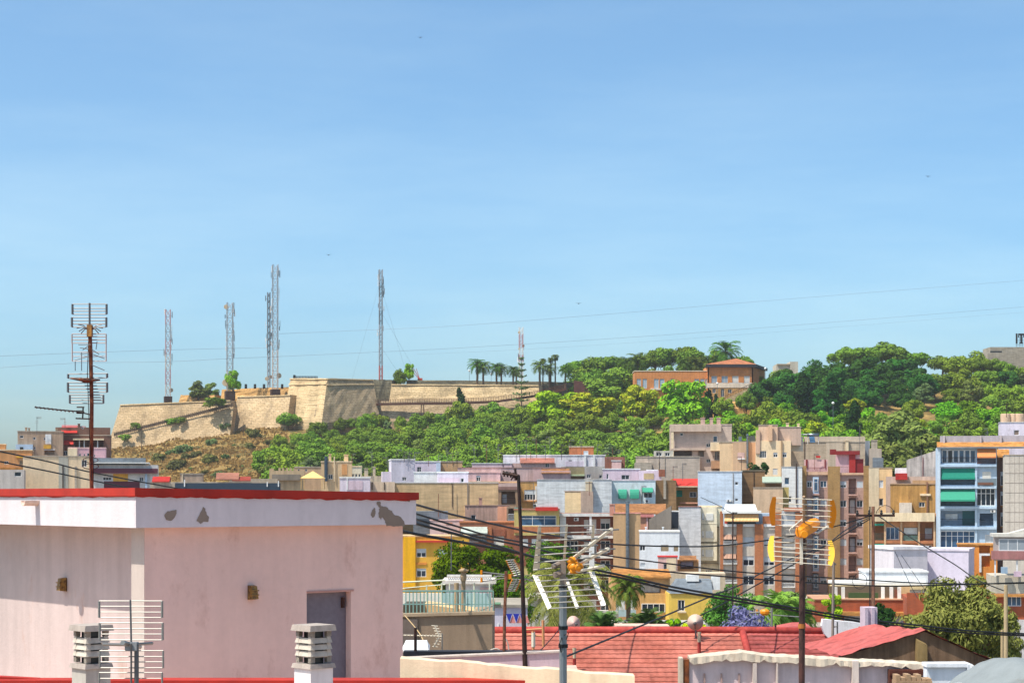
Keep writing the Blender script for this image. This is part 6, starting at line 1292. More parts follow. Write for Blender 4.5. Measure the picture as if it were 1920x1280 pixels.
mb.build('parapet_band', [BAND, PATCH], ph)
mb = MB(); mb.hexa([(-.19, -.28, zt0-.107), (xe+.09, -.28, zt0-.107+dzr), (xe+.09, 9, zt0-.107+dzr), (-.19, 9, zt0-.107), (-.19, -.28, zt0), (xe+.09, -.28, zt0+dzr), (xe+.09, 9, zt0+dzr), (-.19, 9, zt0)]); rr = random.Random(3); n = 46
def drip(f): return zt0-.109-abs(.012*math.sin(f*31)+.009*math.sin(f*77+1))-rr.uniform(0, .006)
for i in range(n):
    a, c = i/n, (i+1)/n; xa, xc = -.16+(xe+.22)*a, -.16+(xe+.22)*c
    mb.face([(xa, -.2555, drip(a)+dzr*a), (xc, -.2555, drip(c)+dzr*c), (xc, -.2555, zt0-.1+dzr*c), (xa, -.2555, zt0-.1+dzr*a)])
    ya, yc = -.25+9.2*a, -.25+9.2*c; mb.face([(-.1655, ya, drip(a)), (-.1655, yc, drip(c)), (-.1655, yc, zt0-.1), (-.1655, ya, zt0-.1)])
mb.build('coping', REDC, ph)
mb = MB(); mb.box((door[0]+.005, .125, -.4), (door[2]-.005, .15, door[3]-.01)); d_ = mb.build('door', paint('6f6a74', .5, var=.18, sc=14), ph)
mb = MB(); mb.box((door[2]-.09, .08, 1.55), (door[2]-.05, .125, 1.7)); mb.build('hinge', DKMETAL, d_); mb = MB(); mb.cbox((door[0]+.1, .1, .95), (.04, .06, .12)); mb.build('handle', DKMETAL, d_)
mb = MB(); mb.box((door[0]-.0, -.015, door[3]+.004), (door[2]+.04, .12, door[3]+.03)); mb.build('lintel', plaster('b48a80'), ph)
ls = pb+E1*-.16; ty = hit(70, ls, E2); tz = ZC-(938-HY)*(ls.y+ty*ca)/F-pb.z
mb = MB(); M = Matrix.Translation((-.16, ty, tz)) @ Matrix.Rotation(R(-90), 4, 'Y') @ Matrix.Rotation(R(0), 4, 'Z')
for k in range(8):
    a0, a1 = math.pi*k/8+math.pi, math.pi*(k+1)/8+math.pi
    for (ra, rb) in ((.075, .055),):
        mb.face([M @ Vector((ra*math.sin(a0)*1, ra*math.cos(a0), 0)), M @ Vector((ra*math.sin(a1), ra*math.cos(a1), 0)), M @ Vector((ra*math.sin(a1), ra*math.cos(a1), .22)), M @ Vector((ra*math.sin(a0), ra*math.cos(a0), .22))])
        mb.face([M @ Vector((rb*math.sin(a0), rb*math.cos(a0), 0)), M @ Vector((rb*math.sin(a1), rb*math.cos(a1), 0)), M @ Vector((rb*math.sin(a1), rb*math.cos(a1), .22)), M @ Vector((rb*math.sin(a0), rb*math.cos(a0), .22))])
        mb.face([M @ Vector((ra*math.sin(a0), ra*math.cos(a0), .22)), M @ Vector((ra*math.sin(a1), ra*math.cos(a1), .22)), M @ Vector((rb*math.sin(a1), rb*math.cos(a1), .22)), M @ Vector((rb*math.sin(a0), rb*math.cos(a0), .22))])
mb.build('water_spout', plaster('d0b8a8', sc=5), ph)
T40 = Matrix.Translation(pb) @ Matrix.Rotation(R(40), 4, 'Z')
def wlamp(loc, rz, label):
    L = empty('wall_lamp', loc, rz, label, 'wall lamp', 'rusty wall lamps'); ru = rusty('6a4a24', '3c2a18', 20, .7, .2)
    mb = MB(); mb.box((-.05, -.015, -.1), (.05, 0, .1)); mb.build('base', ru, L)
    mb = MB(); mb.hexa([(-.055, -.12, -.085), (.055, -.12, -.085), (.06, -.016, -.1), (-.06, -.016, -.1), (-.04, -.1, .09), (.04, -.1, .09), (.05, -.016, .1), (-.05, -.016, .1)]); 
    for z in (-.03, .03): mb.box((-.058, -.128, z-.008), (.058, -.02, z+.008))
    mb.build('lamp_shade', rusty('9a7434', '5c4020', 25, .5, .1), L)
x_, z_ = onr(470, 1110); wlamp(T40 @ Vector((x_, -.001, z_)), R(40), 'amber wall lamp left of the penthouse door')
y_, z_ = onl(123, 1095); wlamp(T40 @ Vector((.459, y_, z_)), R(-50), 'rusty wall lamp on the sunlit left penthouse wall')

fl_ = MB(); fl_.box((-9, 12, 18.5), (1.2, 34, 18.84)); fl_.build('terrace_floor', plaster('b4988a', .12, .1, sc=2), None, False, 'unseen terracotta terrace floor added to bounce light onto the penthouse', 'terrace', kind='structure')  # below the view; added and toned to bounce sunlight onto the walls
# low terrace parapet with red coping
pr = empty('terrace_parapet', P(-60, 1276, 20), 0, 'low terrace parapet with red coping along the bottom edge', 'parapet'); s = 20/F
mb = MB(); mb.box((0, 0, -2), (1125*s, .2, -.06)); mb.build('wall', PKL, pr)
mb = MB(); mb.hexa([(0, -.04, -.057), (1125*s, -.04, -.057), (1125*s, .26, -.057), (0, .26, -.057), (0, -.04, 10*s), (140*s, -.04, 4*s), (140*s, .26, 4*s), (0, .26, 10*s)]) if False else mb.box((0, -.04, -.057), (1125*s, .26, .012))
mb.build('coping', REDC, pr)
mb = MB(); mb.hexa([(0, .1, .013), (125*s, .1, .013), (125*s, .24, .013), (0, .24, .013), (0, .1, .055), (125*s, .1, .016), (125*s, .24, .016), (0, .24, .055)]); mb.build('kerb', REDC, pr)

# chimneys
CHS = plaster('cbc8c8', .08, .12, sc=5, damt=.15); CHC = plaster('9a9088', .15, .2, sc=8, dirt='4a4640', damt=.4); CHL = plaster('b0a89c', .12, .15, sc=8, dirt='4c463e', damt=.4)
def chimney(px, ytop, d, base_mat, label):
    b0 = P(px, ytop, d); r_ = empty('chimney', (b0.x, b0.y, b0.z-1.6), R(43), label, 'chimney', 'slatted chimneys on the terrace'); r_.scale = (.8, .8, 1); z = 1.6; s = d/F
    mb = MB(); mb.box((-.18, -.18, -.8), (.18, .18, z-81*s)); mb.build('base', base_mat, r_)
    mb = MB(); mb.hexa([(-.21, -.21, z-80.5*s), (.21, -.21, z-80.5*s), (.21, .21, z-80.5*s), (-.21, .21, z-80.5*s), (-.195, -.195, z-72*s), (.195, -.195, z-72*s), (.195, .195, z-72*s), (-.195, .195, z-72*s)]); mb.build('collar', CHC, r_)
    for k in range(5):
        za = z-(70-12.2*k)*s; hh = 9.5*s; mb = MB()
        ring = k not in ()
        for rot in range(4):
            M = Matrix.Rotation(R(90*rot), 4, 'Z')
            if k in (0, 4):
                for x in (-.165, .1): mb.box((x, -.165, za), (x+.065, -.1, za+hh*1.25), M)
                mb.box((-.165, -.165, za+hh*1.1), (.165, -.1, za+hh*1.25), M)
                continue
            mb.hexa([(-.1, -.175, za), (.1, -.175, za), (.1, -.14, za), (-.1, -.14, za), (-.1, -.15, za+hh), (.1, -.15, za+hh), (.1, -.115, za+hh), (-.1, -.115, za+hh)], M)
            for x0, x1 in ((-.172, -.098), (.098, .172)): mb.hexa([(x0, -.178, za), (x1, -.178, za), (x1, -.1, za), (x0, -.1, za), (x0+.012, -.152, za+hh*1.25), (x1-.012, -.152, za+hh*1.25), (x1-.012, -.1, za+hh*1.25), (x0+.012, -.1, za+hh*1.25)], M)
        mb.build('louvre_course', CHL, r_)
    mb = MB(); mb.box((-.09, -.09, z-72*s), (.09, .09, z-10*s)); mb.build('inner_flue', DARK, r_)
    mb = MB(); mb.hexa([(-.215, -.215, z-11*s), (.215, -.215, z-11*s), (.215, .215, z-11*s), (-.215, .215, z-11*s), (-.2, -.2, z), (.2, -.2, z), (.2, .2, z), (-.2, .2, z)]); mb.build('cap', CHC, r_)
    return r_
chimney(171, 1170, 19, plaster('a8a49c', .15, .2, sc=6), 'grey-based slatted chimney beside the grid antenna')
chimney(588, 1170, 19, CHS, 'white-based slatted chimney in front of the penthouse door')

# ------------------------------------------------------------------ television antennas
ALU = paint('8c8a86', .4, .5, var=.1); ALUD = paint('6a6a6c', .45, .5); IVORY = paint('cfc6b4', .45, var=.08); ORP = paint('dc860c', .45, var=.08); ORP_LIT = paint('e4b034', .45, var=.08); RUST = rusty('5a2e1c', '8a5434', 9, .8, .2)
def ant(label, px, py, d, grp='television antennas on the roofs', name='tv_antenna'):
    o = empty(name, P(px, py, d), 0, label, 'antenna', grp); return o, (lambda x, y, dd=0.: P(x, y, d+dd)-o.location)
# left mast on the penthouse roof
o, q = ant('tall rusty antenna mast with stacked grid panels on the penthouse roof', 172, 920, 27)
mb = MB(); mb.path([q(172, 920), q(171, 860), q(172, 760), q(170, 660), q(168, 612)], .03, 8); mb.build('mast', RUST, o)
mb = MB(); mb.tube(q(168, 612), q(168, 568), .016, n=6); mb.build('mast_top', ALUD, o)
def grid(x0, x1, ys, post, mat=ALUD, r=.008, skew=0, dd=0, name='reflector', endr=.011):
    mb = MB()
    for y in ys: mb.tube(q(x0, y+skew, dd), q(x1, y, dd), r, n=5)
    for x, sk in ((x0, skew), (x1, 0)): mb.tube(q(x, ys[0]+sk, dd), q(x, ys[-1]+sk, dd), endr, n=5)
    for x in post: mb.tube(q(x, ys[0], dd), q(x, ys[-1], dd), r*1.3, n=5)
    return mb.build(name, mat, o)
grid(136, 200, (570, 578, 583, 589), (), endr=.018); grid(135, 199.5, (595, 601, 607, 613), (), endr=.018)
grid(135, 199, (626, 631, 637, 643), (), paint('a09694', .5)); 
grid(135.5, 199, (643, 660, 668, 677), (), paint('b0a09c', .5), .006, endr=.01)
mb = MB()
for dx, dy in ((-20, -5), (-22, 2), (-18, 8), (-14, 12)):
    mb.path([q(166, 617), q(166+dx*.5, 612+dy*.4), q(166+dx, 613+dy)], .008, 5); mb.path([q(171, 617), q(171-dx*.5, 612+dy*.4), q(171-dx, 613+dy)], .008, 5)
mb.build('dipole', ALUD, o)
mb = MB(); mb.box(q(164, 631)-Vector((0, .05, 0)), q(173, 609)+Vector((0, .05, 0))); mb.build('hub', rusty('b07c34', '6a4a28', 12, .6, 0), o)
mb = MB()
for (a, b_) in (((147, 646), (170, 646)), ((150, 652), (166, 654)), ((155, 656), (166, 648)), ((182, 640), (180, 655)), ((172, 655), (186, 664)), ((150, 664), (166, 662)), ((174, 664), (196, 672)), ((140, 675), (166, 668)), ((153, 660), (153, 695)), ((141, 677), (141, 695)), ((172, 684), (196, 694))): mb.tube(q(*a, -.05), q(*b_, -.05), .006, n=4)
mb.build('element', ALUD, o)
grid(128, 201, (700, 708), (), endr=.018, skew=1); grid(127.5, 201, (717, 723, 729, 735), (), endr=.018); grid(131, 194, (740, 745, 750, 756), (), endr=.016)
mb = MB(); mb.path([q(132, 709, -.1), q(150, 711, -.15), q(165, 713, -.1), q(187, 712, .1)], [.012, .03, .035, .012], 6); mb.build('arm', rusty('7a4a30', '3a2a22', 14), o)
mb = MB(); mb.box(q(157, 718)-Vector((0, .1, 0)), q(167, 709)+Vector((0, .04, 0))); mb.build('hub', BLACK, o)
mb = MB(); mb.path([q(65, 763, -.1), q(110, 768, -.05), q(145, 771), q(169, 777)], .012, 6); mb.build('boom', BLACK, o)
mb = MB()
for k in range(11): x = 68+k*7.6; mb.tube(q(x-1, 762+k*.9, -.35), q(x+1, 765+k*.9, .35), .01, n=4)
for a, b_ in (((144, 763), (158, 763)), ((156, 763), (155, 786)), ((142, 784), (168, 785)), ((146, 772), (158, 772))): mb.tube(q(*a), q(*b_), .012, n=5)
mb.build('element', BLACK, o)
mb = MB(); mb.box(q(143, 775), q(153, 769)+Vector((0, .1, 0))); mb.build('balun', BLACK, o)
mb = MB(); mb.path([q(166, 640, -.04), q(164, 700, -.04), q(166, 760, -.04), q(168, 820, -.04), q(172, 900, -.04)], .006, 5); mb.path([q(172, 790), q(176, 850), q(175, 915)], .004, 4)
for yy, ww in ((862, 28), (874, 30)):
    pts = [q(172+ww*.5*math.cos(a_)-2, yy+5*math.sin(a_), .2*math.sin(a_)) for a_ in np.linspace(0, 6.28, 18)]; mb.path(pts, .006, 4)
mb.build('wiring', CABLE, o)
# bottom-left grid antenna
o, q = ant('grey grid antenna beside the left slatted chimney', 246, 1290, 14)
mb = MB(); mb.tube(q(256, 1310), q(256, 1208), .018, n=8); mb.tube(q(246, 1310), q(246, 1206, -.05), .008, n=6); mb.build('mast', ALUD, o)
mb = MB(); mb.tube(q(244.5, 1124), q(246, 1206), .008, n=6); mb.build('mast_top', ALUD, o)
grid(186, 304, (1126, 1136, 1147, 1157), (), ALU, .0046, endr=.010); grid(187, 305, (1167, 1178, 1188, 1199), (), ALU, .0046, endr=.010)
grid(187, 306, (1219, 1230, 1240, 1251), (), ALU, .0046, endr=.008); grid(186, 304, (1260, 1271, 1282, 1294), (), ALU, .0046, endr=.008)
mb = MB(); mb.path([q(192, 1207, -.1), q(246, 1208, -.03), q(286, 1205, .1)], .013, 6); mb.tube(q(230, 1204, -.15), q(262, 1212, .25), .02, n=6); mb.build('arm', ALU, o)
mb = MB(); mb.box(q(236, 1218)-Vector((0, .04, 0)), q(258, 1203)+Vector((0, .04, 0))); mb.build('hub', paint('8a8d90', .5), o)
# grey antenna in the middle
o, q = ant('grey triple-boom antenna with orange hub on a thick grey mast', 1056, 1300, 12)
mb = MB(); mb.tube(q(1056, 1310), q(1055.5, 1098), .026, n=10); mb.build('mast', paint('7f868c', .4, .5), o)
for y in (1176, 1210, 1098): mb = MB(); mb.lathe(q(1056, y), [(.032, -.012), (.032, .012)], 10); mb.build('clamp', BLACK, o)
IVORY_LIT = paint('e8e2d4', .4, var=.05)  # brighter ivory for the lower plates, their sunlit look put into the colour
def plate(pts, mat, name, th=.012): mb = MB(); mb.slab([q(*p) for p in pts], (0, th, 0)); return mb.build(name, mat, o)
plate([(1009, 986, -.25), (1015, 985, -.25), (1012, 1068, .02), (999, 1069, .02)], IVORY, 'reflector_frame')
plate([(1060.5, 982, -.25), (1065, 982, -.25), (1060, 1054, .02), (1055, 1055, .02)], IVORY, 'reflector_frame'); plate([(1110, 983, -.25), (1115, 983, -.25), (1114, 1016, -.1), (1108, 1016, -.1)], IVORY, 'reflector_frame')
plate([(998, 1077, .02), (1008, 1078, .02), (1034, 1137, -.28), (1027, 1142, -.28)], IVORY_LIT, 'reflector_frame'); plate([(1058, 1082, .02), (1064, 1082, .02), (1086, 1139, -.28), (1080, 1141, -.28)], IVORY_LIT, 'reflector_frame'); plate([(1104, 1071, .02), (1114, 1071, .02), (1136, 1133, -.28), (1128, 1137, -.28)], IVORY_LIT, 'reflector_frame')
mb = MB()
for i in range(7): f = i/6; mb.tube(q(1011-11*f, 986+82*f, -.25+.23*f), q(1112-3*f, 985+72*f, -.25+.23*f), .0048, n=5)
mb.build('reflector_rods', ALU, o)
mb = MB()
for i in range(7): f = i/6; mb.tube(q(1002+29*f, 1079+61*f, -.02-.26*f), q(1108+24*f, 1073+62*f, -.02-.26*f), .004, n=5)
mb.build('reflector_rods', ALU, o)
for a, b_, c in (((1072, 1048, 0), (1147, 991, -.5), 993), ((1085, 1058, 0), (1140, 1028, -.5), 1028), ((1066, 1074, 0), (1132, 1060, -.3), 0)):
    mb = MB(); mb.tube(q(*a), q(*b_), .011, n=6); mb.build('boom', IVORY, o); mb = MB()
    if c:
        for f in (.45, .7, .97):
            m_ = [a[i]+(b_[i]-a[i])*f for i in range(3)]; mb.tube(q(m_[0]-15, m_[1]+1.5, m_[2]-.05), q(m_[0]+15, m_[1]-.5, m_[2]+.05), .0055, n=5)
        mb.build('element', ALU, o)
mb = MB(); mb.box(q(1105, 1064)-Vector((0, .03, 0)), q(1114, 1016)+Vector((0, .03, 0))); mb.build('bracket', WHITE, o)
mb = MB(); mb.box(q(1050, 1098)-Vector((0, .03, 0)), q(1061, 1052)+Vector((0, .03, 0))); mb.tube(q(1036, 1062, -.05), q(1056, 1052), .016, n=6); mb.tube(q(1040, 1078, -.05), q(1056, 1072), .022, n=6); mb.build('bracket', paint('8a7c70', .5), o)
mb = MB(); mb.ico(q(1077, 1062, -.05), .045, (1.05, 1, .8), 12, 8); mb.ico(q(1073, 1051, -.04), .036, (1, 1, .8), 12, 8); mb.ico(q(1086, 1063, -.1), .03, (1, 1, 1), 12, 8); mb.box(q(1069, 1075, -.08), q(1083, 1066, .02)); mb.build('hub', ORP, o, True)
mb = MB(); mb.path([q(1053, 1195, -.03), q(1049, 1205, -.05), q(1052, 1222, -.03)], .005, 5); mb.path([q(1058, 1190, -.03), q(1066, 1186, -.04), q(1062, 1198, -.03)], .004, 5); mb.build('wiring', CABLE, o)
# orange antenna
o, q = ant('orange winged antenna on a dark brown pole', 1503, 1300, 16)
mb = MB(); mb.path([q(1503, 1320), q(1504, 1130), q(1505, 1002)], .0275, 10); mb.build('mast', rusty('33201c', '50302a', 12, .6, .2), o)
mb = MB(); mb.lathe(q(1503.5, 1173), [(.033, -.02), (.033, .02)], 10); mb.build('clamp', rusty('b07030', '8a4a24', 12), o)
def wing(xs, y0, y1, dd0, dd1, mat, bulge):
    mb = MB(); n = 10; L_ = []
    for i in range(n+1):
        f = i/n; y = y0+(y1-y0)*f; w_ = 2.2+3.6*math.sin(math.pi*(.12+.76*f)); cx_ = xs[0]+(xs[1]-xs[0])*f+bulge*math.sin(math.pi*f); L_.append((cx_, w_, y, dd0+(dd1-dd0)*f))
    fr = [[q(l[0]-l[1], l[2], l[3]), q(l[0]+l[1], l[2], l[3])] for l in L_]; T_ = Vector((.004, .025, 0))
    for i in range(n):
        (A0, A1), (B0, B1) = fr[i], fr[i+1]
        mb.face([A0, A1, B1, B0]); mb.face([A1+T_, A0+T_, B0+T_, B1+T_]); mb.face([A0, B0, B0+T_, A0+T_]); mb.face([A1, A1+T_, B1+T_, B1])
    mb.build('wing', mat, o)
wing((1452, 1450), 931, 985, -.15, 0, ORP, -3); wing((1560, 1558), 937, 990, -.15, 0, ORP, 3.5); wing((1448, 1449), 1004, 1052, 0, -.15, ORP_LIT, -3.5); wing((1556, 1556), 1012, 1060, 0, -.15, ORP_LIT, 3.5)  # lower wings get a yellower orange, sunlight painted in; upper ones stay deeper
mb = MB()
for i in range(6): f = i/5; mb.tube(q(1455-1*f, 933+51*f, -.15+.15*f), q(1560-2*f, 937+52*f, -.15+.15*f), .0042, n=5)
for i in range(6): f = i/5; mb.tube(q(1450+1*f, 1006+45*f, -.15*f), q(1556, 1012+47*f, -.15*f), .0042, n=5)
mb.build('reflector_rods', IVORY, o)
mb = MB(); mb.tube(q(1507, 930, -.15), q(1507, 984), .013, n=6); mb.build('upper_post', paint('a08468', .5), o); mb = MB(); mb.box(q(1500.5, 1058, -.1), q(1504.5, 1008, -.07)); mb.build('lower_post', IVORY, o)
mb = MB(); a, b_ = q(1497, 999, -.12), q(1533, 979, .2); ax = (b_-a).normalized(); sd = Vector((-.35, .2, .9)).normalized()
rings = []
for f, k in ((0, .55), (.06, .8), (.3, 1), (.7, 1.0), (.93, .75), (1, .45)):
    c_ = a.lerp(b_, f); u = ax.cross(sd).normalized()*.05*k; v = sd*.058*k
    rings.append([c_+u*math.cos(t_)*1.1+v*math.sin(t_)*1.1 for t_ in (.35, 1.2, 1.94, 2.79, 3.49, 4.34, 5.08, 5.93)])
for r0, r1 in zip(rings[:-1], rings[1:]):
    for i in range(8): mb.face([r0[i], r0[(i+1) % 8], r1[(i+1) % 8], r1[i]])
mb.face(rings[0]); mb.face(rings[-1])
mb.build('hub', ORP, o)
mb = MB(); mb.lathe(q(1507, 1001, -.16), [(.03, 0), (.034, .02), (.03, .045)], 12, Matrix.Rotation(R(90), 3, 'X')); mb.build('hub_cap', paint('e08c10', .4), o)
mb = MB(); mb.tube(q(1508, 970, .05), q(1484, 990, -.2), .008, n=5); mb.tube(q(1530, 1000, .1), q(1552, 986, .35), .01, n=5); mb.path([q(1484, 988, -.2), q(1480, 994, -.2), q(1483, 1001, -.2)], .004, 4); mb.build('boom', IVORY, o)
mb = MB(); mb.lathe(q(1505.5, 1027), [(.03, -.02), (.03, .02)], 8); mb.build('clamp', paint('a89078', .5), o)
# dark pole with orange lattice yagi
o, q = ant('thin dark pole with a small crooked antenna on top', 985, 1255, 30)
mb = MB(); mb.path([q(985, 1258), q(981, 1130), q(977, 1010), q(972, 890)], [.042, .036, .03, .028], 8); mb.build('mast', rusty('1c1614', '3c221a', 5), o)
mb = MB(); mb.path([q(942, 886), q(955, 888), q(966, 891), q(973, 892)], .03, 5)
for k in range(5): mb.tube(q(944+k*6, 882+k*1.2), q(946+k*6, 893+k), .015, n=4)
mb.tube(q(966, 878), q(967, 900), .02, n=4); mb.tube(q(958, 900), q(968, 884), .012, n=4); mb.build('yagi', rusty('241c1a', '4a342a', 8), o)
o, q = ant('orange lattice yagi on a rusty leaning pole', 946, 1232, 31)
mb = MB(); mb.path([q(945, 1232), q(946, 1160), q(949, 1070)], .028, 7); mb.build('mast', rusty('8a5a44', '5a3828', 8), o)
mb = MB(); mb.tube(q(903, 1072), q(957, 1078, .1), .014, n=5); mb.tube(q(926, 1080), q(982, 1080, .1), .014, n=5); mb.tube(q(900, 1090), q(958, 1082, .1), .01, n=5); mb.tube(q(982, 1084, .1), q(1000, 1089, .2), .012, n=5); mb.build('boom', ALU, o)
mb = MB()
for (x, y) in ((903, 1072), (903, 1086)): mb.tube(q(x, y-4), q(x, y+5), .02, n=5)
mb.box(q(950, 1085), q(959, 1076)+Vector((0, .06, 0))); mb.build('dipole', ORP, o)
mb = MB()
for (a, b_) in (((949, 1050), (963, 1079)), ((964, 1049), (977, 1072)), ((961, 1085), (950, 1108)), ((976, 1086), (967, 1107))): mb.tube(q(*a), q(*b_, .05), .016, n=5)
mb.build('reflector_frame', paint('c87c2c', .5), o); mb = MB()
for i in range(8): f = i/7; mb.tube(q(949+14*f, 1050+29*f), q(964+14*f, 1049+26*f), .009, n=4); mb.tube(q(961-11*f, 1085+23*f), q(976-10*f, 1086+21*f), .009, n=4)
mb.tube(q(957, 1049), q(971, 1078), .014, n=5); mb.tube(q(970, 1084), q(958, 1107), .014, n=5); mb.build('reflector_rods', ALU, o)
# small white antennas on the red roof and the brown wall
o, q = ant('small white yagi fixed to the brown wall', 829, 1218, 36)
mb = MB(); mb.tube(q(829, 1220), q(829, 1187), .015, n=6); mb.build('mast', ALU, o); mb = MB(); mb.tube(q(756, 1190), q(829, 1192), .014, n=5); mb.tube(q(815, 1172), q(823, 1190), .014, n=5); mb.tube(q(823, 1194), q(813, 1212), .014, n=5); mb.build('boom', IVORY, o); mb = MB()
for k in range(11): x = 757+k*6; mb.tube(q(x, 1189.5, -.2), q(x, 1190.5, .2), .012, n=4)
for k in range(4): mb.tube(q(809+k*2.5, 1172+k*5), q(821+k*2.5, 1173+k*5), .008, n=4); mb.tube(q(818-k*2.5, 1196+k*5), q(829-k*2.5, 1197+k*5), .008, n=4)
mb.build('element', IVORY, o)
o, q = ant('small orange-knobbed antenna before the jacaranda', 1447, 1185, 62)
mb = MB(); mb.tube(q(1447, 1190), q(1447, 1135), .04, n=6); mb.build('mast', ALU, o); mb = MB(); mb.tube(q(1405, 1148), q(1447, 1146), .03, n=5); mb.tube(q(1378, 1172), q(1447, 1184), .02, n=5); mb.tube(q(1447, 1152), q(1500, 1156), .02, n=5); mb.build('boom', ALU, o)
mb = MB(); mb.ico(q(1434, 1147), .12, (1.5, 1, 1)); mb.box(q(1418, 1150), q(1422, 1142)+Vector((0, .1, 0))); mb.build('knob', ORP, o); mb = MB()
for k in range(5): mb.tube(q(1406+k*8, 1141), q(1406+k*8, 1154), .02, n=4)
mb.build('element', ALU, o)
o, q = ant('dark thin antenna stub on the red roof ridge', 1454, 1220, 60)
mb = MB(); mb.tube(q(1454, 1222), q(1454, 1168), .035, n=6); mb.box(q(1452, 1188), q(1457, 1182)+Vector((0, .1, 0))); mb.build('mast', BLACK, o); mb = MB(); mb.tube(q(1436, 1204), q(1454, 1196), .012, n=4); mb.tube(q(1440, 1210), q(1454, 1202), .012, n=4); mb.build('element', ALUD, o)
o, q = ant('thin grey pole behind the white triangular wall', 1562, 1200, 57)
mb = MB(); mb.tube(q(1561, 1200), q(1563, 1054), .045, n=6); mb.build('mast', paint('8a7c72', .6, .2), o); mb = MB(); mb.path([q(1560, 1062), q(1563, 1053), q(1567, 1058)], .03, 5); mb.tube(q(1561, 1175), q(1570, 1173), .025, n=4); mb.tube(q(1570, 1165), q(1570, 1195), .025, n=4); mb.build('bracket', ALUD, o)
o, q = ant('white-orange antenna frame on the left red roof', 1018, 1222, 56)
mb = MB(); mb.tube(q(1000, 1222), q(999, 1182), .05, n=6); mb.tube(q(1019, 1212), q(1018, 1162), .05, n=6); mb.tube(q(985, 1180), q(1018, 1178), .03, n=5); mb.tube(q(984, 1188), q(1018, 1192), .03, n=5); mb.build('frame', paint('c08458', .6), o); mb = MB(); mb.box(q(996, 1196), q(1003, 1184)+Vector((0, .1, 0))); mb.tube(q(1000, 1212), q(1000, 1185), .07, n=6); mb.build('box', IVORY, o)
# small antennas over the far roofs
SM = [(69, 781, 812, 345, 'tall thin antenna on the leftmost brown block'), (122, 783, 800, 352, 'thin antenna left of the red roofed attic'), (697, 846, 893, 305, 'thin antenna beside the stubby pale chimneys'), (758, 846, 862, 300, 'left antenna on the tall lavender block'), (767, 848, 862, 300, 'right antenna on the tall lavender block'), (849, 848, 868, 318, 'antenna on the tan roof box'), (822, 853, 868, 312, 'antenna at the corner of the second lavender house'), (943, 848, 870, 315, 'antenna at the left end of the long white wall'), (969, 822, 862, 316, 'tall brown antenna pole over the pinkish gable'), (995, 846, 862, 318, 'short antenna over the pinkish gable'), (1031, 818, 855, 325, 'tall antenna pole left of the brick box'), (1069, 823, 838, 330, 'antenna on the orange brick box'), (1120, 832, 854, 325, 'antenna right of the orange brick box'), (1149, 838, 866, 320, 'antenna over the white roof hut'), (1217, 852, 868, 312, 'antenna on the low grey parapet'), (1236, 846, 876, 312, 'left antenna on the grey annex'), (1280, 868, 897, 286, 'antenna over the red tiled awning'), (1262, 873, 898, 286, 'left antenna over the ochre house'), (1204, 910, 945, 280, 'antenna pole before the green awnings'), (1390, 855, 880, 300, 'antenna against the cream and tan building'), (1612, 797, 852, 300, 'tall thin pole on the dark red roof room'), (1527, 850, 876, 299, 'antenna on the pink roof terrace'), (1851, 802, 816, 256, 'short white vent pole on the blue block roof'), (1887, 755, 778, 262, 'thin pole over the barrel tanks'), (1727, 843, 862, 290, 'pole above the weathered gable wall'), (1105, 902, 925, 266, 'pole on the cream roof box'), (846, 1000, 1065, 160, 'bare pole in front of the pine by the yellow house'), (1374, 960, 1175, 120, 'long dark pole in front of the brick apartment block'), (1258, 860, 880, 315, 'thin pole on the grey annex parapet'), (660, 850, 866, 300, 'short antenna on the beige tower'), (1000, 905, 960, 262, 'thin pole on the olive house'), (848, 905, 945, 270, 'thin pole in front of the tan wall, left'), (877, 905, 950, 268, 'thin pole in front of the tan wall, right'), (822, 925, 965, 262, 'thin pole over the tile strip house')]
_r = random.Random(21); _l = []
for i in range(30):
    px = 705+19*i+_r.uniform(-6, 6); _l.append((px, 0))
_l = [p for p in _l if all(abs(p[0]-q_[0]) > 5 for q_ in SM)]
for i, (px, _z) in enumerate(_l):
    yb = float(np.interp(px, [700, 735, 826, 880, 945, 1130, 1180, 1270], [890, 862, 868, 868, 854, 854, 878, 860])); h_ = _r.uniform(10, 34)
    SM.append((px, yb-h_, yb+4, 312+_r.uniform(-8, 14), f'{ordi(i)} hair-thin aerial from the left along the rear lavender roofs'))
for i, (px, y0, y1, d, lab) in enumerate(SM):
    o, q = ant(lab, px, y1+4, d, 'thin antennas over the far roofs', 'roof_antenna'); rr = random.Random(i); mm = [ALUD, RUST, ALUD, DKMETAL][i % 4]
    mb = MB(); mb.tube(q(px, y1+4), q(px+rr.uniform(-.5, .5), y0), .045 if d > 200 else .05, n=5); mb.build('mast', mm, o)
    if lab.startswith(('thin pole', 'bare', 'tall thin pole', 'pole')): continue
    mb = MB(); L_ = rr.uniform(5, 9); sgn = rr.choice((-1, 1)); yy = y0+2
    mb.tube(q(px, yy), q(px+sgn*L_, yy+rr.uniform(-1, 1)), .03, n=4)
    for k in range(5): x = px+sgn*L_*k/4; mb.tube(q(x, yy-2.2, -.1), q(x, yy+2.2, .1), .025, n=4)
    mb.tube(q(px-3, yy+6), q(px+3, yy+6), .025, n=4); mb.tube(q(px-4, yy+9), q(px+4, yy+9), .025, n=4); mb.build('element', ALUD, o)

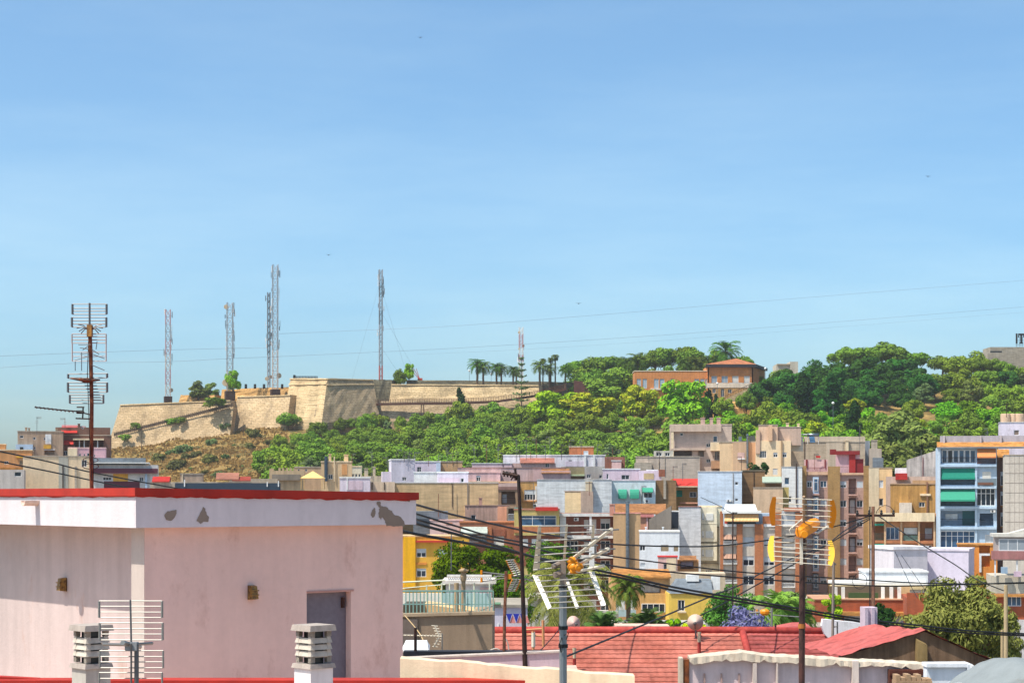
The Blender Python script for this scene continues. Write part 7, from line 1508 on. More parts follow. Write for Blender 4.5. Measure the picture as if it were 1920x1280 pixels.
# ------------------------------------------------------------------ poles and cables
CK = .56
_cable = cable
def cable(pp, r, *a, **k): return _cable(pp, r*(CK if r > .02 else 1), *a, **k)
def upole(px, ytop, d, r, mat, label, arm=None):
    b0 = Vector((X(px, d), d, Hs(X(px, d), d))); o = empty('utility_pole', b0, 0, label, 'utility pole', 'utility poles'); h = Z(ytop, d)-b0.z
    mb = MB(); mb.path([(0, 0, -1), (0, 0, h*.5), (0, 0, h)], [r*1.25, r*1.1, r*.9], 9); mb.build('pole', mat, o)
    if arm:
        for (dz, w0, w1) in arm:
            mb = MB(); mb.box((w0, -.06, h-dz-.05), (w1, .06, h-dz+.05)); mb.build('cross_arm', DKMETAL, o)
            for x in np.linspace(w0+.05, w1-.05, 4): mb = MB(); mb.lathe((x, 0, h-dz+.05), [(.05, 0), (.07, .06), (.04, .1), (.06, .15), (.02, .2)], 8); mb.build('insulator', BLACK, o)
    return o, h
o, h = upole(1637, 949, 80, .085, rusty('7a5444', '94684e', 3, .9, 0), 'brown wooden utility pole with crossbar carrying the black cables', [(.4, -.75, .95)])
mb = MB(); s = 80/F; pts = [(.1+.55*(1-math.cos(a_))*.8, 0, h-.5+1.0*math.sin(a_)*.55) for a_ in np.linspace(.2, 2.6, 9)]; mb.path(pts, .014, 5)
pts = [(-.35+.32*math.cos(a_)-.2, .2, h-3.3+.35*math.sin(a_)) for a_ in np.linspace(0, 6.28, 16)]; mb.path(pts, .014, 5); mb.tube((-.16, -.1, h), (-.16, -.1, -1), .03, n=5); mb.build('cable_loop', CABLE, o)
upole(1886, 1096, 72, .085, plaster('a89474', .1, .15, sc=3), 'pale concrete post right of the big eucalyptus')
upole(1879, 1180, 78, .07, plaster('a08c6c', .1, .15, sc=3), 'shorter pale post behind the concrete post')
GC = 'black cables strung over the roofs'
cable([(770, 944, 38), (784, 947, 40), (855, 966, 44), (975, 993, 50), (1047, 1005, 55), (1138, 1019, 60), (1272, 1024, 66), (1354, 1022, 70), (1460, 1009, 74), (1555, 989, 77), (1634, 966, 80)], .05, 'topmost black cable dipping from penthouse to wooden pole')
cable([(770, 960, 38), (784, 964, 40), (865, 989, 42), (921, 1005, 44), (1007, 1021, 48), (1130, 1040, 54), (1260, 1057, 58), (1391, 1072, 60), (1562, 1083, 63), (1720, 1092, 66), (1839, 1094, 68), (1990, 1091, 70)], .042, 'second black cable running to the right edge')
cable([(770, 970, 36), (784, 974, 38), (819, 984, 39), (891, 1005, 41), (975, 1022, 44), (1146, 1060, 50), (1269, 1073, 54), (1355, 1080, 57), (1460, 1088, 59), (1620, 1097, 62), (1740, 1097, 64), (1990, 1089, 68)], .045, 'third black cable, just below the second')
cable([(745, 992, 34), (757, 996, 35), (802, 1005, 36), (859, 1015, 37), (940, 1030, 40), (1040, 1052, 43), (1160, 1077, 46), (1247, 1097, 48), (1329, 1112, 50), (1460, 1134, 53), (1501, 1141, 54), (1616, 1160, 56), (1717, 1171, 58), (1830, 1183, 60), (1990, 1190, 63)], .056, 'upper strand of the thick twin cable')
cable([(770, 978, 34), (784, 982, 35), (820, 992, 36), (891, 1011, 37.5), (1000, 1044, 41.5), (1100, 1073, 44.5), (1160, 1082, 46), (1247, 1103, 48), (1329, 1118, 50), (1460, 1139, 53), (1501, 1146, 54), (1616, 1165, 56), (1717, 1176, 58), (1830, 1187, 60), (1990, 1193, 63)], .056, 'lower strand of the thick twin cable')
cable([(1632, 969, 79.8), (1586, 993, 74), (1547, 1022, 70), (1493, 1043, 66), (1423, 1076, 60), (1400, 1091, 58), (1327, 1120, 53), (1225, 1163, 46), (1062, 1230, 38), (1030, 1243, 36)], .042, 'long slanting cable from wooden pole across the red roof')
cable([(1632, 972, 79.8), (1564, 1013, 76), (1492, 1055, 72), (1397, 1108, 68), (1320, 1150, 64), (1240, 1183, 62)], .045, 'short slanting cable under the long slanting one')
cable([(1646, 966, 80), (1720, 1015, 77), (1789, 1057, 74), (1832, 1086, 73), (1886, 1108, 72)], .045, 'cable from wooden pole down to the concrete post')
cable([(-30, 838, 60), (0, 846, 62), (90, 865, 66), (166, 884, 70), (297, 909, 76), (420, 930, 80)], .05, 'upper cable crossing the far left rooftops')
cable([(-30, 857, 60), (0, 865, 62), (90, 883, 66), (166, 899, 70), (240, 914, 74), (330, 930, 78)], .05, 'lower cable crossing the far left rooftops')
cable([(1678, 1033, 100), (1705, 1092, 96), (1720, 1120, 94)], .03, 'left thin stay wire before the white house', name='stay_wire')
cable([(1690, 1040, 100), (1725, 1092, 96), (1745, 1120, 94)], .03, 'right thin stay wire before the white house', name='stay_wire')
cable([(1314, 932, 150), (1345, 946, 145), (1374, 963, 140)], .05, 'short wire beside the white roof canopy', name='stay_wire')
cable([(759, 1153, 39), (790, 1192, 37.5), (803, 1234, 36)], .012, 'thin yellowish guy wire on the brown wall', name='stay_wire', mat=paint('b89c70', .6))
cable([(1058, 1168, 44), (1000, 1230, 40), (905, 1284, 34)], .012, 'thin slanting wire over the cream wall', name='stay_wire')

# ------------------------------------------------------------------ red tiled roofs
SEAM_SHADE = paint('7c3628', .9, var=.35, sc=4)  # dark red on the course lips: painted shade lines, with seam dirt
def roof_sheet(root, name, A, B_, C_, D_, nc, mat, nu=160, wav=.004, per=.24, lip=.026, seed=1):
    """tile courses between eave A-B and ridge D-C"""
    rg = np.random.default_rng(seed); V = []; Fq = []; A, B_, C_, D_ = [np.array(p) for p in (A, B_, C_, D_)]
    W = np.linalg.norm(B_-A); nrm = np.cross(B_-A, D_-A); nrm /= np.linalg.norm(nrm); nrm = nrm if nrm[2] > 0 else -nrm
    us = np.linspace(0, 1, nu+1); rows = []
    for j in range(nc):
        jit = np.convolve(rg.normal(size=nu+1), np.ones(5)/5, 'same')*.004; jl = np.convolve(rg.normal(size=nu+1), np.ones(25)/25, 'same')*.06
        for k, (f, off) in enumerate(((j/nc, lip), ((j+1)/nc-.004, 0))):
            pts = (A[None]*(1-us[:, None])+B_[None]*us[:, None])*(1-f)+(D_[None]*(1-us[:, None])+C_[None]*us[:, None])*f
            o_ = off+wav*np.sin(us*W/per*6.283)+jit*.4; pts = pts+nrm[None]*o_[:, None]
            if k == 0: pts = pts-(D_-A)[None]/np.linalg.norm(D_-A)*(np.abs(jit)*2+.02+jl*.4)[:, None]
            rows.append(pts)
    V = np.concatenate(rows); n = nu+1
    for r_ in range(len(rows)-1):
        a = r_*n+np.arange(nu); Fq.append(np.stack([a, a+1, a+1+n, a+n], -1))
    me = np_mesh(name, V, np.concatenate(Fq), mat); me.materials.append(SEAM_SHADE); me.polygons.foreach_set('material_index', np.repeat(np.arange(len(rows)-1) % 2, nu).astype(np.int32)); o_ = bpy.data.objects.new(name, me); COL.objects.link(o_); o_.parent = root; return o_
m_, t_, b_ = nt('red_tile_paint'); p_ = pos(t_)
c_ = ramp(t_, noise(t_, p_, .5, 7, .7), [(.3, lin('bc6452')), (.5, lin('cc7664')), (.75, lin('d48474'))]); c_ = mul(t_, c_, ramp(t_, noise(t_, p_, 6, 5, .7), [(.3, g(.75)), (.7, g(1.12))])); c_ = mixf(t_, ramp(t_, noise(t_, p_, 1.3, 8, .8), [(.62, g(0)), (.75, g(.5))]), c_, lin('7c2c24'))
t_.links.new(c_, b_.inputs['Base Color']); b_.inputs['Roughness'].default_value = .75; b_.inputs['Specular IOR Level'].default_value = .25
REDT = m_
m2, t_, b_ = nt('pink_red_roof_coat'); p_ = pos(t_)
c_ = ramp(t_, noise(t_, p_, .8, 7, .7), [(.3, lin('a44842')), (.7, lin('b45c58'))]); c_ = mul(t_, c_, ramp(t_, noise(t_, p_, 5, 6, .75), [(.3, g(.75)), (.7, g(1.12))])); c_ = mul(t_, c_, ramp(t_, noise(t_, p_, 1, 4, .6, (.7, 5, 5)), [(.38, g(.7)), (.5, g(1.0))])); c_ = mixf(t_, ramp(t_, noise(t_, p_, 1.1, 8, .8), [(.6, g(0)), (.74, g(.45))]), c_, lin('7c3a34'))
t_.links.new(c_, b_.inputs['Base Color']); b_.inputs['Roughness'].default_value = .85; bump(t_, b_, noise(t_, p_, 4, 5, .7), .5, .05)
def Zp(px, py, z): d = (ZC-z)*F/(py-HY); return np.array(P(px, py, d))
rr_ = empty('red_roof_house', P(920, 1300, 57), 0, 'house with broad red painted tile roof in courses', 'house'); o0 = np.array(rr_.location)
ZR, ZE = 17.53, 16.1
A = Zp(925, 1286, ZE)-o0; B_ = Zp(1420, 1286, ZE)-o0; C_ = Zp(1392, 1184, ZR)-o0; D_ = Zp(922, 1184, ZR)-o0
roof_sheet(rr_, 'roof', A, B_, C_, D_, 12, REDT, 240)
A2 = Zp(1420, 1286, ZE)-o0; D2 = Zp(1392, 1184, ZR)-o0; C2 = Zp(1560, 1186, ZR-.02)-o0; B2 = Zp(1640, 1290, ZE)-o0
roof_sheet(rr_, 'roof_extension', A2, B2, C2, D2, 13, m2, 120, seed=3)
mb = MB(); mb.path([Vector(D_)+Vector((0, 0, .05)), Vector(C_)+Vector((0, 0, .05)), Vector(C2)+Vector((0, 0, .05))], .13, 8); mb.path([Vector(D2)+Vector((0, 0, .02)), (Vector(A2)+Vector(D2))/2+Vector((0, 0, .02))], .12, 8); mb.build('ridge_tiles', rusty('8c2a22', 'a83c34', 3, .8, 0), rr_, True)
mb = MB(); a, b__ = Vector(D_), Vector(C2); mb.box((a.x, a.y+.2, -12), (b__.x, a.y+1.0, a.z-.1)); mb.box((a.x-.0, Vector(A).y+.3, -12), (Vector(B2).x, a.y, Vector(A).z-.25)); mb.build('wall', plaster('c0a8a4', .1), rr_)
for px, y0, y1, z_, lab in ((1077, 1214, 1251, 16.6, 'short red and grey vent pipe low on the red roof'), (1311, 1184, 1221, 17.0, 'short red and beige vent pipe under the satellite dish')):
    b0 = Vector(Zp(px, y1, z_)); s = b0.y/F; o = empty('vent_pipe', b0, 0, lab, 'vent pipe', 'vent pipes on the red roof'); r_ = 3.1*s
    mb = MB(); mb.tube((0, 0, -.3), (0, 0, 18*s), r_*1.08, n=10); mb.build('painted_base', rusty('7c1c18', '98302a', 4, .8, 0), o); mb = MB(); mb.tube((0, 0, 18*s), (0, 0, (y1-y0)*s), r_, n=10); mb.lathe((0, 0, (y1-y0)*s), [(r_*1.15, -.08), (r_*1.2, 0)], 10); mb.build('pipe', plaster('a89c84', .15, sc=4), o)
def dish(px, py, d, r, label, face, mat):
    b0 = P(px, py, d); o = empty('satellite_dish', b0, face, label, 'satellite dish', 'satellite dishes'); M = Matrix.Rotation(R(80), 3, 'X'); mb = MB()
    pr_ = [(r*f, r*.22*f*f) for f in (.02, .25, .5, .75, 1)]; mb.lathe((0, 0, 0), pr_, 22, M); mb.build('reflector', mat, o, True)
    mb = MB(); mb.tube((0, .12, -r*.1), (0, .16, -r*2.2), .035, n=6); mb.tube((0, -.05, -r*.9), (0, -r*1.0, -r*.1), .018, n=5); mb.build('mount', ALUD, o)
    mb = MB(); mb.ico((0, -r*1.0, -r*.08), .06); mb.build('receiver', paint('4a4848'), o)
dish(1304, 1166, 59.3, .265, 'round beige satellite dish above the red ridge', R(-10), plaster('b4a094', .05, .05, sc=3)); dish(1074, 1168, 60.5, .25, 'pinkish satellite dish behind the grey antenna mast', R(25), plaster('b89c94', .05, .05, sc=3))
bv = empty('roof_vent', P(1157, 1188, 68), 0, 'low brick roof vent with pale top behind the ridge', 'roof vent'); s = 68/F
mb = MB(); mb.box((0, 0, -1.2), (64*s, 1.1, 12*s)); mb.box((64*s, .1, -1.2), (98*s, 1.1, 11.5*s)); mb.build('body', plaster('c47a5c', .12, .15, sc=3), bv); mb = MB(); mb.box((-.05, -.05, 12*s+.003), (64*s, 1.15, 16*s)); mb.box((64*s+.003, .05, 11.5*s+.003), (99*s, 1.15, 15*s)); mb.build('coping', plaster('c4a494', .1, sc=3), bv)
# gabled roof, right
gr = empty('gabled_house', P(1580, 1262, 50), 0, 'stone gabled house with smooth pinkish red roof', 'house'); o = gr.location
zA = Z(1183, 50); zE = Z(1231, 50); ap = P(1733, 1183, 50)-o; el = P(1576, 1231, 50)-o; er = P(1885, 1250, 50)-o
ap2 = Vector(Zp(1640, 1172.5, zA))-o; ap2.z = ap.z; el2 = Vector(Zp(1500, 1213, zE))-o; el2.z = el.z; er2 = er+(ap2-ap)
mb = MB(); mb.slab([el, er, ap], (0, .35, 0)); mb.box((el.x, 0, -6), (er.x, .35, min(el.z, er.z))); mb.face([el, (el.x, 0, er.z), (er.x, 0, er.z), er]); mb.slab([(el.x, .01, er.z-.1), (er.x, .01, er.z-.1), er+Vector((0, .01, 0)), el+Vector((0, .01, 0))], (0, .33, 0)); mb.build('gable_wall', plaster('78604c', .45, .6, sc=3, dirt='2a221c', damt=.8), gr)
rgx = np.random.default_rng(2); mb = MB(); n = 12; m = 8
def rs(a, b__, c__, d__, name, mat):
    V = []
    for j in range(m+1):
        for i in range(n+1):
            u, v = i/n, j/m; p = (a*(1-u)+b__*u)*(1-v)+(d__*(1-u)+c__*u)*v; V.append(p+Vector((0, 0, .04+rgx.normal()*.018+.03*math.sin(u*14))))
    mb = MB()
    for j in range(m):
        for i in range(n): k = j*(n+1)+i; mb.v += [tuple(V[k]), tuple(V[k+1]), tuple(V[k+n+2]), tuple(V[k+n+1])]; q_ = len(mb.v); mb.f.append((q_-4, q_-3, q_-2, q_-1)); mb.mi.append(0)
    mb.build(name, mat, gr, True)
fo = Vector((0, -.12, 0)); rs(el+fo, el2, ap2, ap+fo, 'roof', m2); rs(ap+fo, ap2, er2, er+fo, 'roof', m2)
mb = MB(); a = P(1716, 1188, 49.9)-o; mb.hexa([(a.x, -.3, -6), (a.x+.36, -.3, -6), (a.x+.36, -.003, -6), (a.x, -.003, -6), (a.x+.02, -.25, a.z-.15), (a.x+.3, -.25, a.z-.3), (a.x+.3, -.003, a.z-.25), (a.x+.02, -.003, a.z-.1)]); mb.build('buttress', plaster('86704a', .3, .4, sc=3, dirt='3c3226', damt=.5), gr)
ch = empty('ridge_chimney', Vector(Zp(1621, 1182, zA-.25)), R(6), 'fluted lavender chimney on the red gable roof', 'chimney'); s = ch.location.y/F
mb = MB()
for k in range(4): mb.box((k*6.2*s, -.06 if k % 2 == 0 else 0, 0), ((k+1)*6.2*s-.002, .45, 44*s))
mb.build('shaft', plaster('b8a8b4', .1, .15, sc=3), ch); mb = MB(); mb.hexa([(-.06, -.14, -.4), (25.5*s, -.14, -.4), (25.5*s, .5, -.4), (-.06, .5, -.4), (-.03, -.09, 6*s), (25*s, -.09, 10*s), (25*s, .5, 10*s), (-.03, .5, 6*s)]); mb.build('flashing', paint('9c2422', .7, var=.2), ch)
ww = empty('white_wall', P(1541, 1215, 59), 0, 'white triangular wall end behind the red roofs', 'wall'); s = 59/F; mb = MB(); mb.slab([(0, 0, -1), (110*s, 0, -1), (100*s, 0, 42*s), (62*s, 0, 49*s), (2*s, 0, 55*s), (0, 0, 42*s), (6*s, 0, 26*s), (18*s, 0, 14*s)], (0, .3, 0)); mb.build('wall', plaster('d0d0d2', .08, .12, sc=2), ww)
rp = empty('red_roof_house', P(1465, 1200, 66), 0, 'small hipped red roof left of the white triangular wall', 'house'); s = 66/F; mb = MB(); e = [(0, 0, 10*s), (78*s, 0, 10*s), (78*s, 4, 10*s), (0, 4, 10*s)]; t0, t1 = Vector((36*s, 2, 27*s)), Vector((60*s, 2, 27*s)); mb.face([e[0], e[1], t1, t0]); mb.face([e[1], e[2], t1]); mb.face([e[2], e[3], t0, t1]); mb.face([e[3], e[0], t0]); mb.build('roof', m2, rp); mb = MB(); mb.box((.1, .1, -6), (78*s-.1, 3.9, 10*s-.01)); mb.build('wall', plaster('b8a4a0'), rp)

# ------------------------------------------------------------------ bottom centre walls
cw = empty('cream_wall', P(750, 1290, 20.6), 0, 'sunlit cream wall tapering to the right along the bottom', 'wall'); o = cw.location
mb = MB(); n = 24; rr = random.Random(4); top = []
for i in range(n+1):
    f = i/n; px = 750+440*f; d = 20.6-1.2*f; p = P(px, 1232+36*f**1.0, d)-o; p.z += rr.uniform(-.012, .012); top.append(p)
for i in range(n):
    a, c = top[i], top[i+1]; mb.hexa([(a.x, a.y, -2), (c.x, c.y, -2), (c.x, c.y+.28, -2), (a.x, a.y+.28, -2), tuple(a), tuple(c), (c.x, c.y+.28, c.z), (a.x, a.y+.28, a.z)])
mb.build('wall', plaster('ccb89c', .12, .2, sc=3, dirt='a08870', damt=.35), cw)
lw = empty('lavender_roof_wall', P(756, 1250, 30), 0, 'lavender roof wall below the flat roof darkened as shade', 'wall'); o = lw.location
a, c = P(750, 1236, 30)-o, P(1062, 1222, 30)-o; mb = MB(); mb.hexa([(a.x, 0, -8), (c.x, 0, -8), (c.x, .2, -8), (a.x, .2, -8), (a.x, 0, a.z), (c.x, 0, c.z), (c.x, .2, c.z), (a.x, .2, a.z)]); mb.build('wall', plaster('b8a4ac', .06, .1, sc=3), lw)
mb = MB(); mb.hexa([(a.x, -.03, a.z+.002), (c.x, -.03, c.z+.002), (c.x, .23, c.z+.002), (a.x, .23, a.z+.002), (a.x, -.03, a.z+.03), (c.x, -.03, c.z+.03), (c.x, .23, c.z+.03), (a.x, .23, a.z+.03)]); mb.build('coping', plaster('b0a49c', .1, sc=4), lw)
mb = MB(); z1 = a.z-.12; mb.box((a.x, .2, z1-.3), (c.x, .95, z1)); mb.build('flat_roof', paint('1c1e26', .8, var=.3, sc=1), lw)  # near-black colour paints in the shade lying on this roof
mb = MB(); z2 = P(790, 1220, 31).z-o.z; mb.box((a.x, .951, z1-.3), (c.x-.02, 1.25, z2)); mb.build('back_kerb', paint('23252e', .8, var=.3, sc=2), lw)  # kerb coloured dark as a painted strip of shadow
mb = MB()
pts = [P(x, y, 33)-o for x, y in ((770, 1238), (850, 1233), (900, 1226), (930, 1215), (945, 1228))]; mb.path(curve_pts(pts), .012, 5)
pts = [P(x, y, 33)-o for x, y in ((945, 1192), (952, 1205), (955, 1228))]; mb.path(curve_pts(pts), .012, 5); pts = [P(x, y, 33)-o for x, y in ((800, 1240), (788, 1226), (760, 1232))]; mb.path(curve_pts(pts), .01, 5); mb.build('loose_cables', paint('a8a49c', .6), lw)
ps = empty('steel_post', P(779, 1236, 31), 0, 'short dark rusty post beside the penthouse', 'post'); mb = MB(); mb.tube((0, 0, -.5), (0, 0, 60*31/F), .026, n=8); mb.build('post', rusty('3a2018', '241814', 8), ps); mb = MB(); mb.tube((0, 0, .02), (.3, 0, 0.05), .012, n=5); mb.build('foot', DKMETAL, ps)
sk = empty('roof_sheet', P(752, 1222, 32.2), 0, 'white sheet lying on the shade-dark roof by the penthouse', 'sheet'); mb = MB(); s = 33/F; mb.hexa([(0, 0, 0), (52*s, 0, 0), (46*s, 1.5, 0), (0, 1.5, 0), (0, 0, 4*s), (50*s, 0, 3*s), (40*s, 1.5, 10*s), (0, 1.5, 10*s)]); mb.build('sheet', WHT, sk)
bw = empty('brown_terrace_house', P(755, 1225, 41), 0, 'brown rendered terrace house with railing and two pipes', 'house'); o = bw.location
a, c = P(740, 1156, 41)-o, P(923, 1151, 41)-o; mb = MB(); mb.hexa([(a.x, 0, -10), (c.x, 0, -10), (c.x, 6, -10), (a.x, 6, -10), (a.x, 0, a.z), (c.x, 0, c.z), (c.x, 6, c.z), (a.x, 6, a.z)]); mb.build('wall', plaster('8e7a66', .2, .25, sc=2, dirt='5a4a3c', damt=.35), bw)
mb = MB(); p = P(783, 1156, 41)-o; mb.box((a.x, -.05, -10), (p.x, -.003, a.z-.05)); mb.build('dark_bay', plaster('6c6058', .15, sc=2), bw)
mb = MB(); mb.hexa([(a.x, -.06, a.z+.002), (c.x+.05, -.06, c.z+.002), (c.x+.05, .3, c.z+.002), (a.x, .3, a.z+.002), (a.x, -.06, a.z+.07), (c.x+.05, -.06, c.z+.07), (c.x+.05, .3, c.z+.07), (a.x, .3, a.z+.07)]); mb.build('coping', plaster('a08c74', .2, sc=3), bw)
TEAL = paint('7ca098', .6, var=.15); mb = MB(); zt = P(800, 1107, 41).z-o.z
n = 27
for i in range(n+1): f = i/n; x = a.x+(c.x+.02-a.x)*f; zb = a.z+(c.z-a.z)*f+.07; mb.box((x-.012, .1, zb), (x+.012, .125, zt))
mb.box((a.x, .095, zt-.03), (c.x, .13, zt+.01)); mb.box((a.x, .098, zt-.32), (c.x, .127, zt-.3)); mb.build('railing', TEAL, bw)
mb = MB(); zp = P(800, 1092, 43).z-o.z
for px in (800, 828, 843, 858, 889, 918): p = P(px, 1100, 43)-o; mb.tube((p.x, 2, a.z), (p.x, 2, zp if px > 815 else zp-.05), .018, n=5)
p0, p1 = P(750, 1091, 43)-o, P(835, 1087, 43)-o; mb.tube((p0.x, 2, p0.z), (p1.x, 2, p1.z), .018, n=5); mb.tube((p0.x, 2, p0.z-.15), (p1.x, 2, p1.z-.1), .012, n=5); mb.build('line_posts', paint('c4ccb8', .6), bw)
mb = MB(); p0, p1 = P(830, 1112, 44)-o, P(921, 1112, 44)-o; mb.box((p0.x, 3, a.z-.2), (p1.x, 3.1, p1.z)); mb.build('blue_wall', plaster('98b4b4', .08, .15, sc=3), bw)
mb = MB(); p0, p1 = P(745, 1108, 44)-o, P(830, 1112, 44)-o; mb.box((p0.x, 3.05, a.z-.2), (p1.x, 3.15, p1.z)); mb.build('white_wall', plaster('d4d0c4', .08, .15, sc=3), bw)
mb = MB(); p0, p1 = P(795, 1133, 42)-o, P(860, 1146, 42)-o; mb.hexa([(p0.x, 1.2, a.z-.2), (c.x-.4, 1.2, a.z-.2), (c.x-.4, 2.6, a.z-.2), (p0.x, 2.6, a.z-.2), (p0.x, 1.2, p0.z), (c.x-.4, 1.2, p1.z), (c.x-.4, 2.6, p1.z), (p0.x, 2.6, p0.z)]); mb.build('sloping_kerb', plaster('c8a87c', .1, sc=3), bw)
mb = MB(); p0, p1 = P(755, 1134, 42)-o, P(796, 1134, 42)-o; mb.box((p0.x, 1.15, a.z-.2), (p1.x-.003, 2.6, p0.z)); mb.build('dark_kerb', paint('4a4436', .8), bw)
PIPE = plaster('9a8468', .12, .2, sc=4)
for px, y0, r_, cap, lab in ((856, 1092, .055, False, 'plain pipe'), (869, 1068, .05, True, 'mushroom-capped pipe')):
    p = P(px, 1150, 41.6)-o; zt_ = P(px, y0, 41.6).z-o.z; mb = MB(); mb.tube((p.x, .55, a.z-.1), (p.x, .55, zt_), r_, n=10)
    if cap: mb.lathe((p.x, .55, zt_-.25), [(.06, 0), (.075, .1), (.055, .2)], 10); mb.lathe((p.x, .55, zt_), [(.03, -.06), (.115, -.03), (.12, .0), (.03, .04)], 12)
    mb.build('vent_pipe', PIPE, bw, label=lab+' on the terrace edge')
# lavender house with bunting
lh = empty('lavender_house', P(918, 1190, 73), 0, 'lavender-white house wall carrying blue and salmon pennants', 'house'); s = 73/F; o = lh.location
mb = MB(); mb.box((0, 0, -6), (71*s, 5, 52*s)); mb.build('wall', plaster('bcb6c2', .06, .1, sc=2), lh); mb = MB(); mb.box((-.05, -.08, 52*s+.002), (72*s, 5, 57*s)); mb.build('coping', plaster('8c8478', .15, sc=2), lh); mb = MB(); mb.box((15*s, -.04, 14*s), (17.5*s, -.002, 22*s)); mb.build('window', TARPW, lh); mb = MB(); mb.box((-.1, -.12, 57*s+.002), (20*s, 1, 59*s)); mb.build('green_ledge', paint('5c7c5c', .7), lh)
bt_ = empty('bunting', P(948, 1150, 72.7), 0, 'row of blue triangle pennants over salmon ones', 'bunting'); s = 72.7/F
for k in range(3):
    x0 = (1+13.2*k)*s; w_ = 11.5*s if k < 2 else 7*s; mb = MB(); mb.slab([(x0, 0, 0), (x0+w_, 0, 0), (x0+w_*.52, 0, -17*s)], (0, .02, 0)); mb.build('pennant', paint('1c2a98', .7, var=.06), bt_)
for k in range(3): x0 = (7+13.2*k)*s; mb = MB(); mb.slab([(x0, .03, -17.5*s), (x0+11.5*s, .03, -17.5*s), (x0+6.5*s, .03, -2*s)], (0, .02, 0)); mb.build('pennant', paint('d0827a', .7, var=.06), bt_)
# ------------------------------------------------------------------ ruined wall bottom right
rw = empty('ruined_wall', P(1275, 1290, 30), 0, 'crumbling pinkish white roof wall with broken cream coping', 'wall'); o = rw.location
tops = [(1293, 1232), (1330, 1229), (1392, 1222), (1416, 1226), (1440, 1229), (1500, 1232), (1560, 1235), (1604, 1239), (1660, 1241), (1742, 1246)]
rr = random.Random(6); fine = []
for i in range(len(tops)-1):
    n_ = max(3, int((tops[i+1][0]-tops[i][0])/7))
    for k in range(n_): f = k/n_; fine.append((tops[i][0]+(tops[i+1][0]-tops[i][0])*f, tops[i][1]+(tops[i+1][1]-tops[i][1])*f+rr.uniform(-.8, .8)))
fine.append(tops[-1]); RW = plaster('d0bcbc', .14, .25, sc=3, dirt='a08468', damt=.35); RC = plaster('bcae9c', .25, .25, sc=5, dirt='7c5c40', damt=.6)
mb = MB(); mc = MB()
hs_ = []; h_ = .1; es_ = []
for i in range(len(fine)):
    h_ = min(.13, max(.04, h_+rr.uniform(-.018, .018))); hs_.append(h_ if i % 9 else h_*.6); es_.append(rr.uniform(-.012, .02))
for i in range(len(fine)-1):
    a, c = P(*fine[i], 30)-o, P(*fine[i+1], 30)-o; ha, hc, ea, ec = hs_[i], hs_[i+1], es_[i], es_[i+1]
    mb.hexa([(a.x, .06, -2), (c.x, .06, -2), (c.x, .3, -2), (a.x, .3, -2), (a.x, .06, a.z-ha*.5), (c.x, .06, c.z-hc*.5), (c.x, .3, c.z-hc*.5), (a.x, .3, a.z-ha*.5)])
    mc.hexa([(a.x, ea-.05, a.z-ha), (c.x, ec-.05, c.z-hc), (c.x, .36, c.z-hc), (a.x, .36, a.z-ha), (a.x, ea-.03, a.z), (c.x, ec-.03, c.z), (c.x, .36, c.z+.02), (a.x, .36, a.z+.02)])
mb.build('wall', RW, rw); mc.build('coping', RC, rw)
for px, w_ in ((1411, 7), (1455, 3), (1597, 12)):
    p = P(px, 1240, 30)-o; q2 = P(px+w_, 1240, 30)-o; mb = MB(); mb.box((p.x, -.06, -2), (q2.x, .058, p.z-.02 if w_ != 12 else p.z+.02)); mb.build('pier', plaster('c8b8ae', .12, .2, sc=4), rw)
for px in (1320, 1352, 1385):
    p = P(px, 1262, 30)-o; mb = MB(); mb.box((p.x, .03, -2), (p.x+.025, .058, p.z)); mb.build('rib', plaster('a88c84', .12, sc=4), rw)
mb = MB(); p, q2 = P(1274, 1233, 30)-o, P(1281, 1233, 30)-o; mb.box((p.x, 0, -2), (q2.x, .3, p.z)); mb.build('end_post', RC, rw)
mb = MB(); p, q2 = P(1281.5, 1236, 30)-o, P(1292, 1236, 30)-o; mb.box((p.x, .02, -2), (q2.x, .25, p.z)); mb.build('rusty_post', rusty('5a2c14', '8a4a20', 5, .8, .1), rw)
mb = MB(); p, q2 = P(1670, 1256, 29.8)-o, P(1735, 1253, 29.8)-o; mb.box((p.x, -.12, p.z-.09), (q2.x, .055, p.z)); mb.box((p.x, -.1, -2), (p.x+.1, .055, p.z-.092)); mb.build('wooden_lintel', rusty('5c2a18', '3c1c14', 5, .9, 0), rw)
mb = MB(); mb.box((p.x+.1, .02, -2), (q2.x, .057, p.z-.092)); mb.build('dark_opening', DARK, rw)
wp = empty('white_frame', P(1735, 1290, 29), 0, 'white painted wall end with posts at the ruined wall', 'wall'); o = wp.location; mb = MB()
for x0, x1, y in ((1738, 1812, 1251), (1812, 1822, 1244)): a, c = P(x0, y, 29)-o, P(x1, y, 29)-o; mb.box((a.x, 0 if x0 < 1800 else -.08, -2), (c.x-.002, .25, a.z))
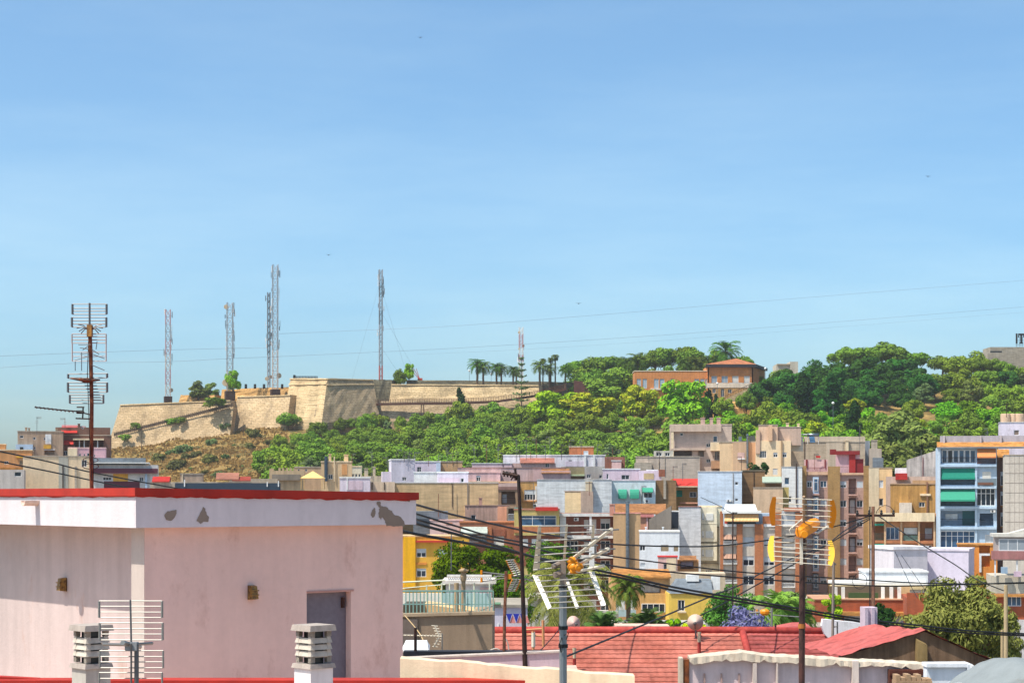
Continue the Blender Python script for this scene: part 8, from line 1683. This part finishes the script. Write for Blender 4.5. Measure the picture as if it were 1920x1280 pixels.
mb.build('wall', plaster('c8ccd2', .05, .08, sc=4), wp); mb = MB(); a, c = P(1736, 1250, 29)-o, P(1818, 1246, 29)-o; mb.hexa([(a.x, -.06, a.z+.003), (c.x, -.06, a.z+.003), (c.x, .3, a.z+.003), (a.x, .3, a.z+.003), (a.x, -.06, a.z+.06), (c.x, -.06, c.z+.03), (c.x, .3, c.z+.03), (a.x, .3, a.z+.06)]); mb.build('coping', plaster('d4d6da', .05, sc=4), wp)
mb = MB(); a = P(1822, 1247, 28.6)-o; mb.box((a.x, -.4, -2), (a.x+.04, -.3, a.z)); mb.build('post', WHITE, wp)
bp = empty('brick_stub', P(1680, 1290, 28), 0, 'broken brick stub in front of the dark opening', 'brick pile'); o = bp.location; mb = MB(); a, c = P(1680, 1276, 28)-o, P(1748, 1266, 28)-o
mb.box((a.x, 0, -1), (c.x, .3, a.z)); x = a.x
for k in range(7): w_ = (c.x-a.x)/7; mb.box((x+.005, .02, a.z+.002), (x+w_-.005, .28, a.z+rr.uniform(.03, .1))); x += w_
mb.build('bricks', plaster('a08468', .25, .2, sc=5, dirt='8a4a30', damt=.5), bp)
# grey tarpaulin corner
tp = empty('tarpaulin', P(1822, 1285, 13), 0, 'crumpled grey tarpaulin in the bottom right corner', 'tarpaulin'); o = tp.location; V = []; n, m = 40, 22; rgx = np.random.default_rng(12)
ph1 = rgx.uniform(0, 6, 8)
for j in range(m+1):
    for i in range(n+1):
        u, v = i/n, j/m; px = 1815+175*u; prof = 1284-46*(1-(1-min(1, u*1.25))**2.2); s = 13/F
        y = 1.2*v; zc = (Z(prof, 13)-o.z); z = zc-.9*(v-.45)**2*.6-(.35 if v < .02 else 0)
        z += .014*math.sin(u*9+v*5+ph1[0])+.007*abs(math.sin(u*15-v*8+ph1[1]))+.005*math.sin(u*6+v*17+ph1[2])
        V.append(((px-1822)*s, y-.3+.02*math.sin(u*20), z if v > .04 else z-.6))
ii, jj = np.meshgrid(np.arange(n), np.arange(m)); a = (jj*(n+1)+ii).ravel(); me = np_mesh('sheet', np.array(V), np.stack([a, a+1, a+n+2, a+n+1], -1), plaster('747a7c', .1, .1, sc=5)); me.polygons.foreach_set('use_smooth', [True]*len(me.polygons)); o_ = bpy.data.objects.new('sheet', me); COL.objects.link(o_); o_.parent = tp
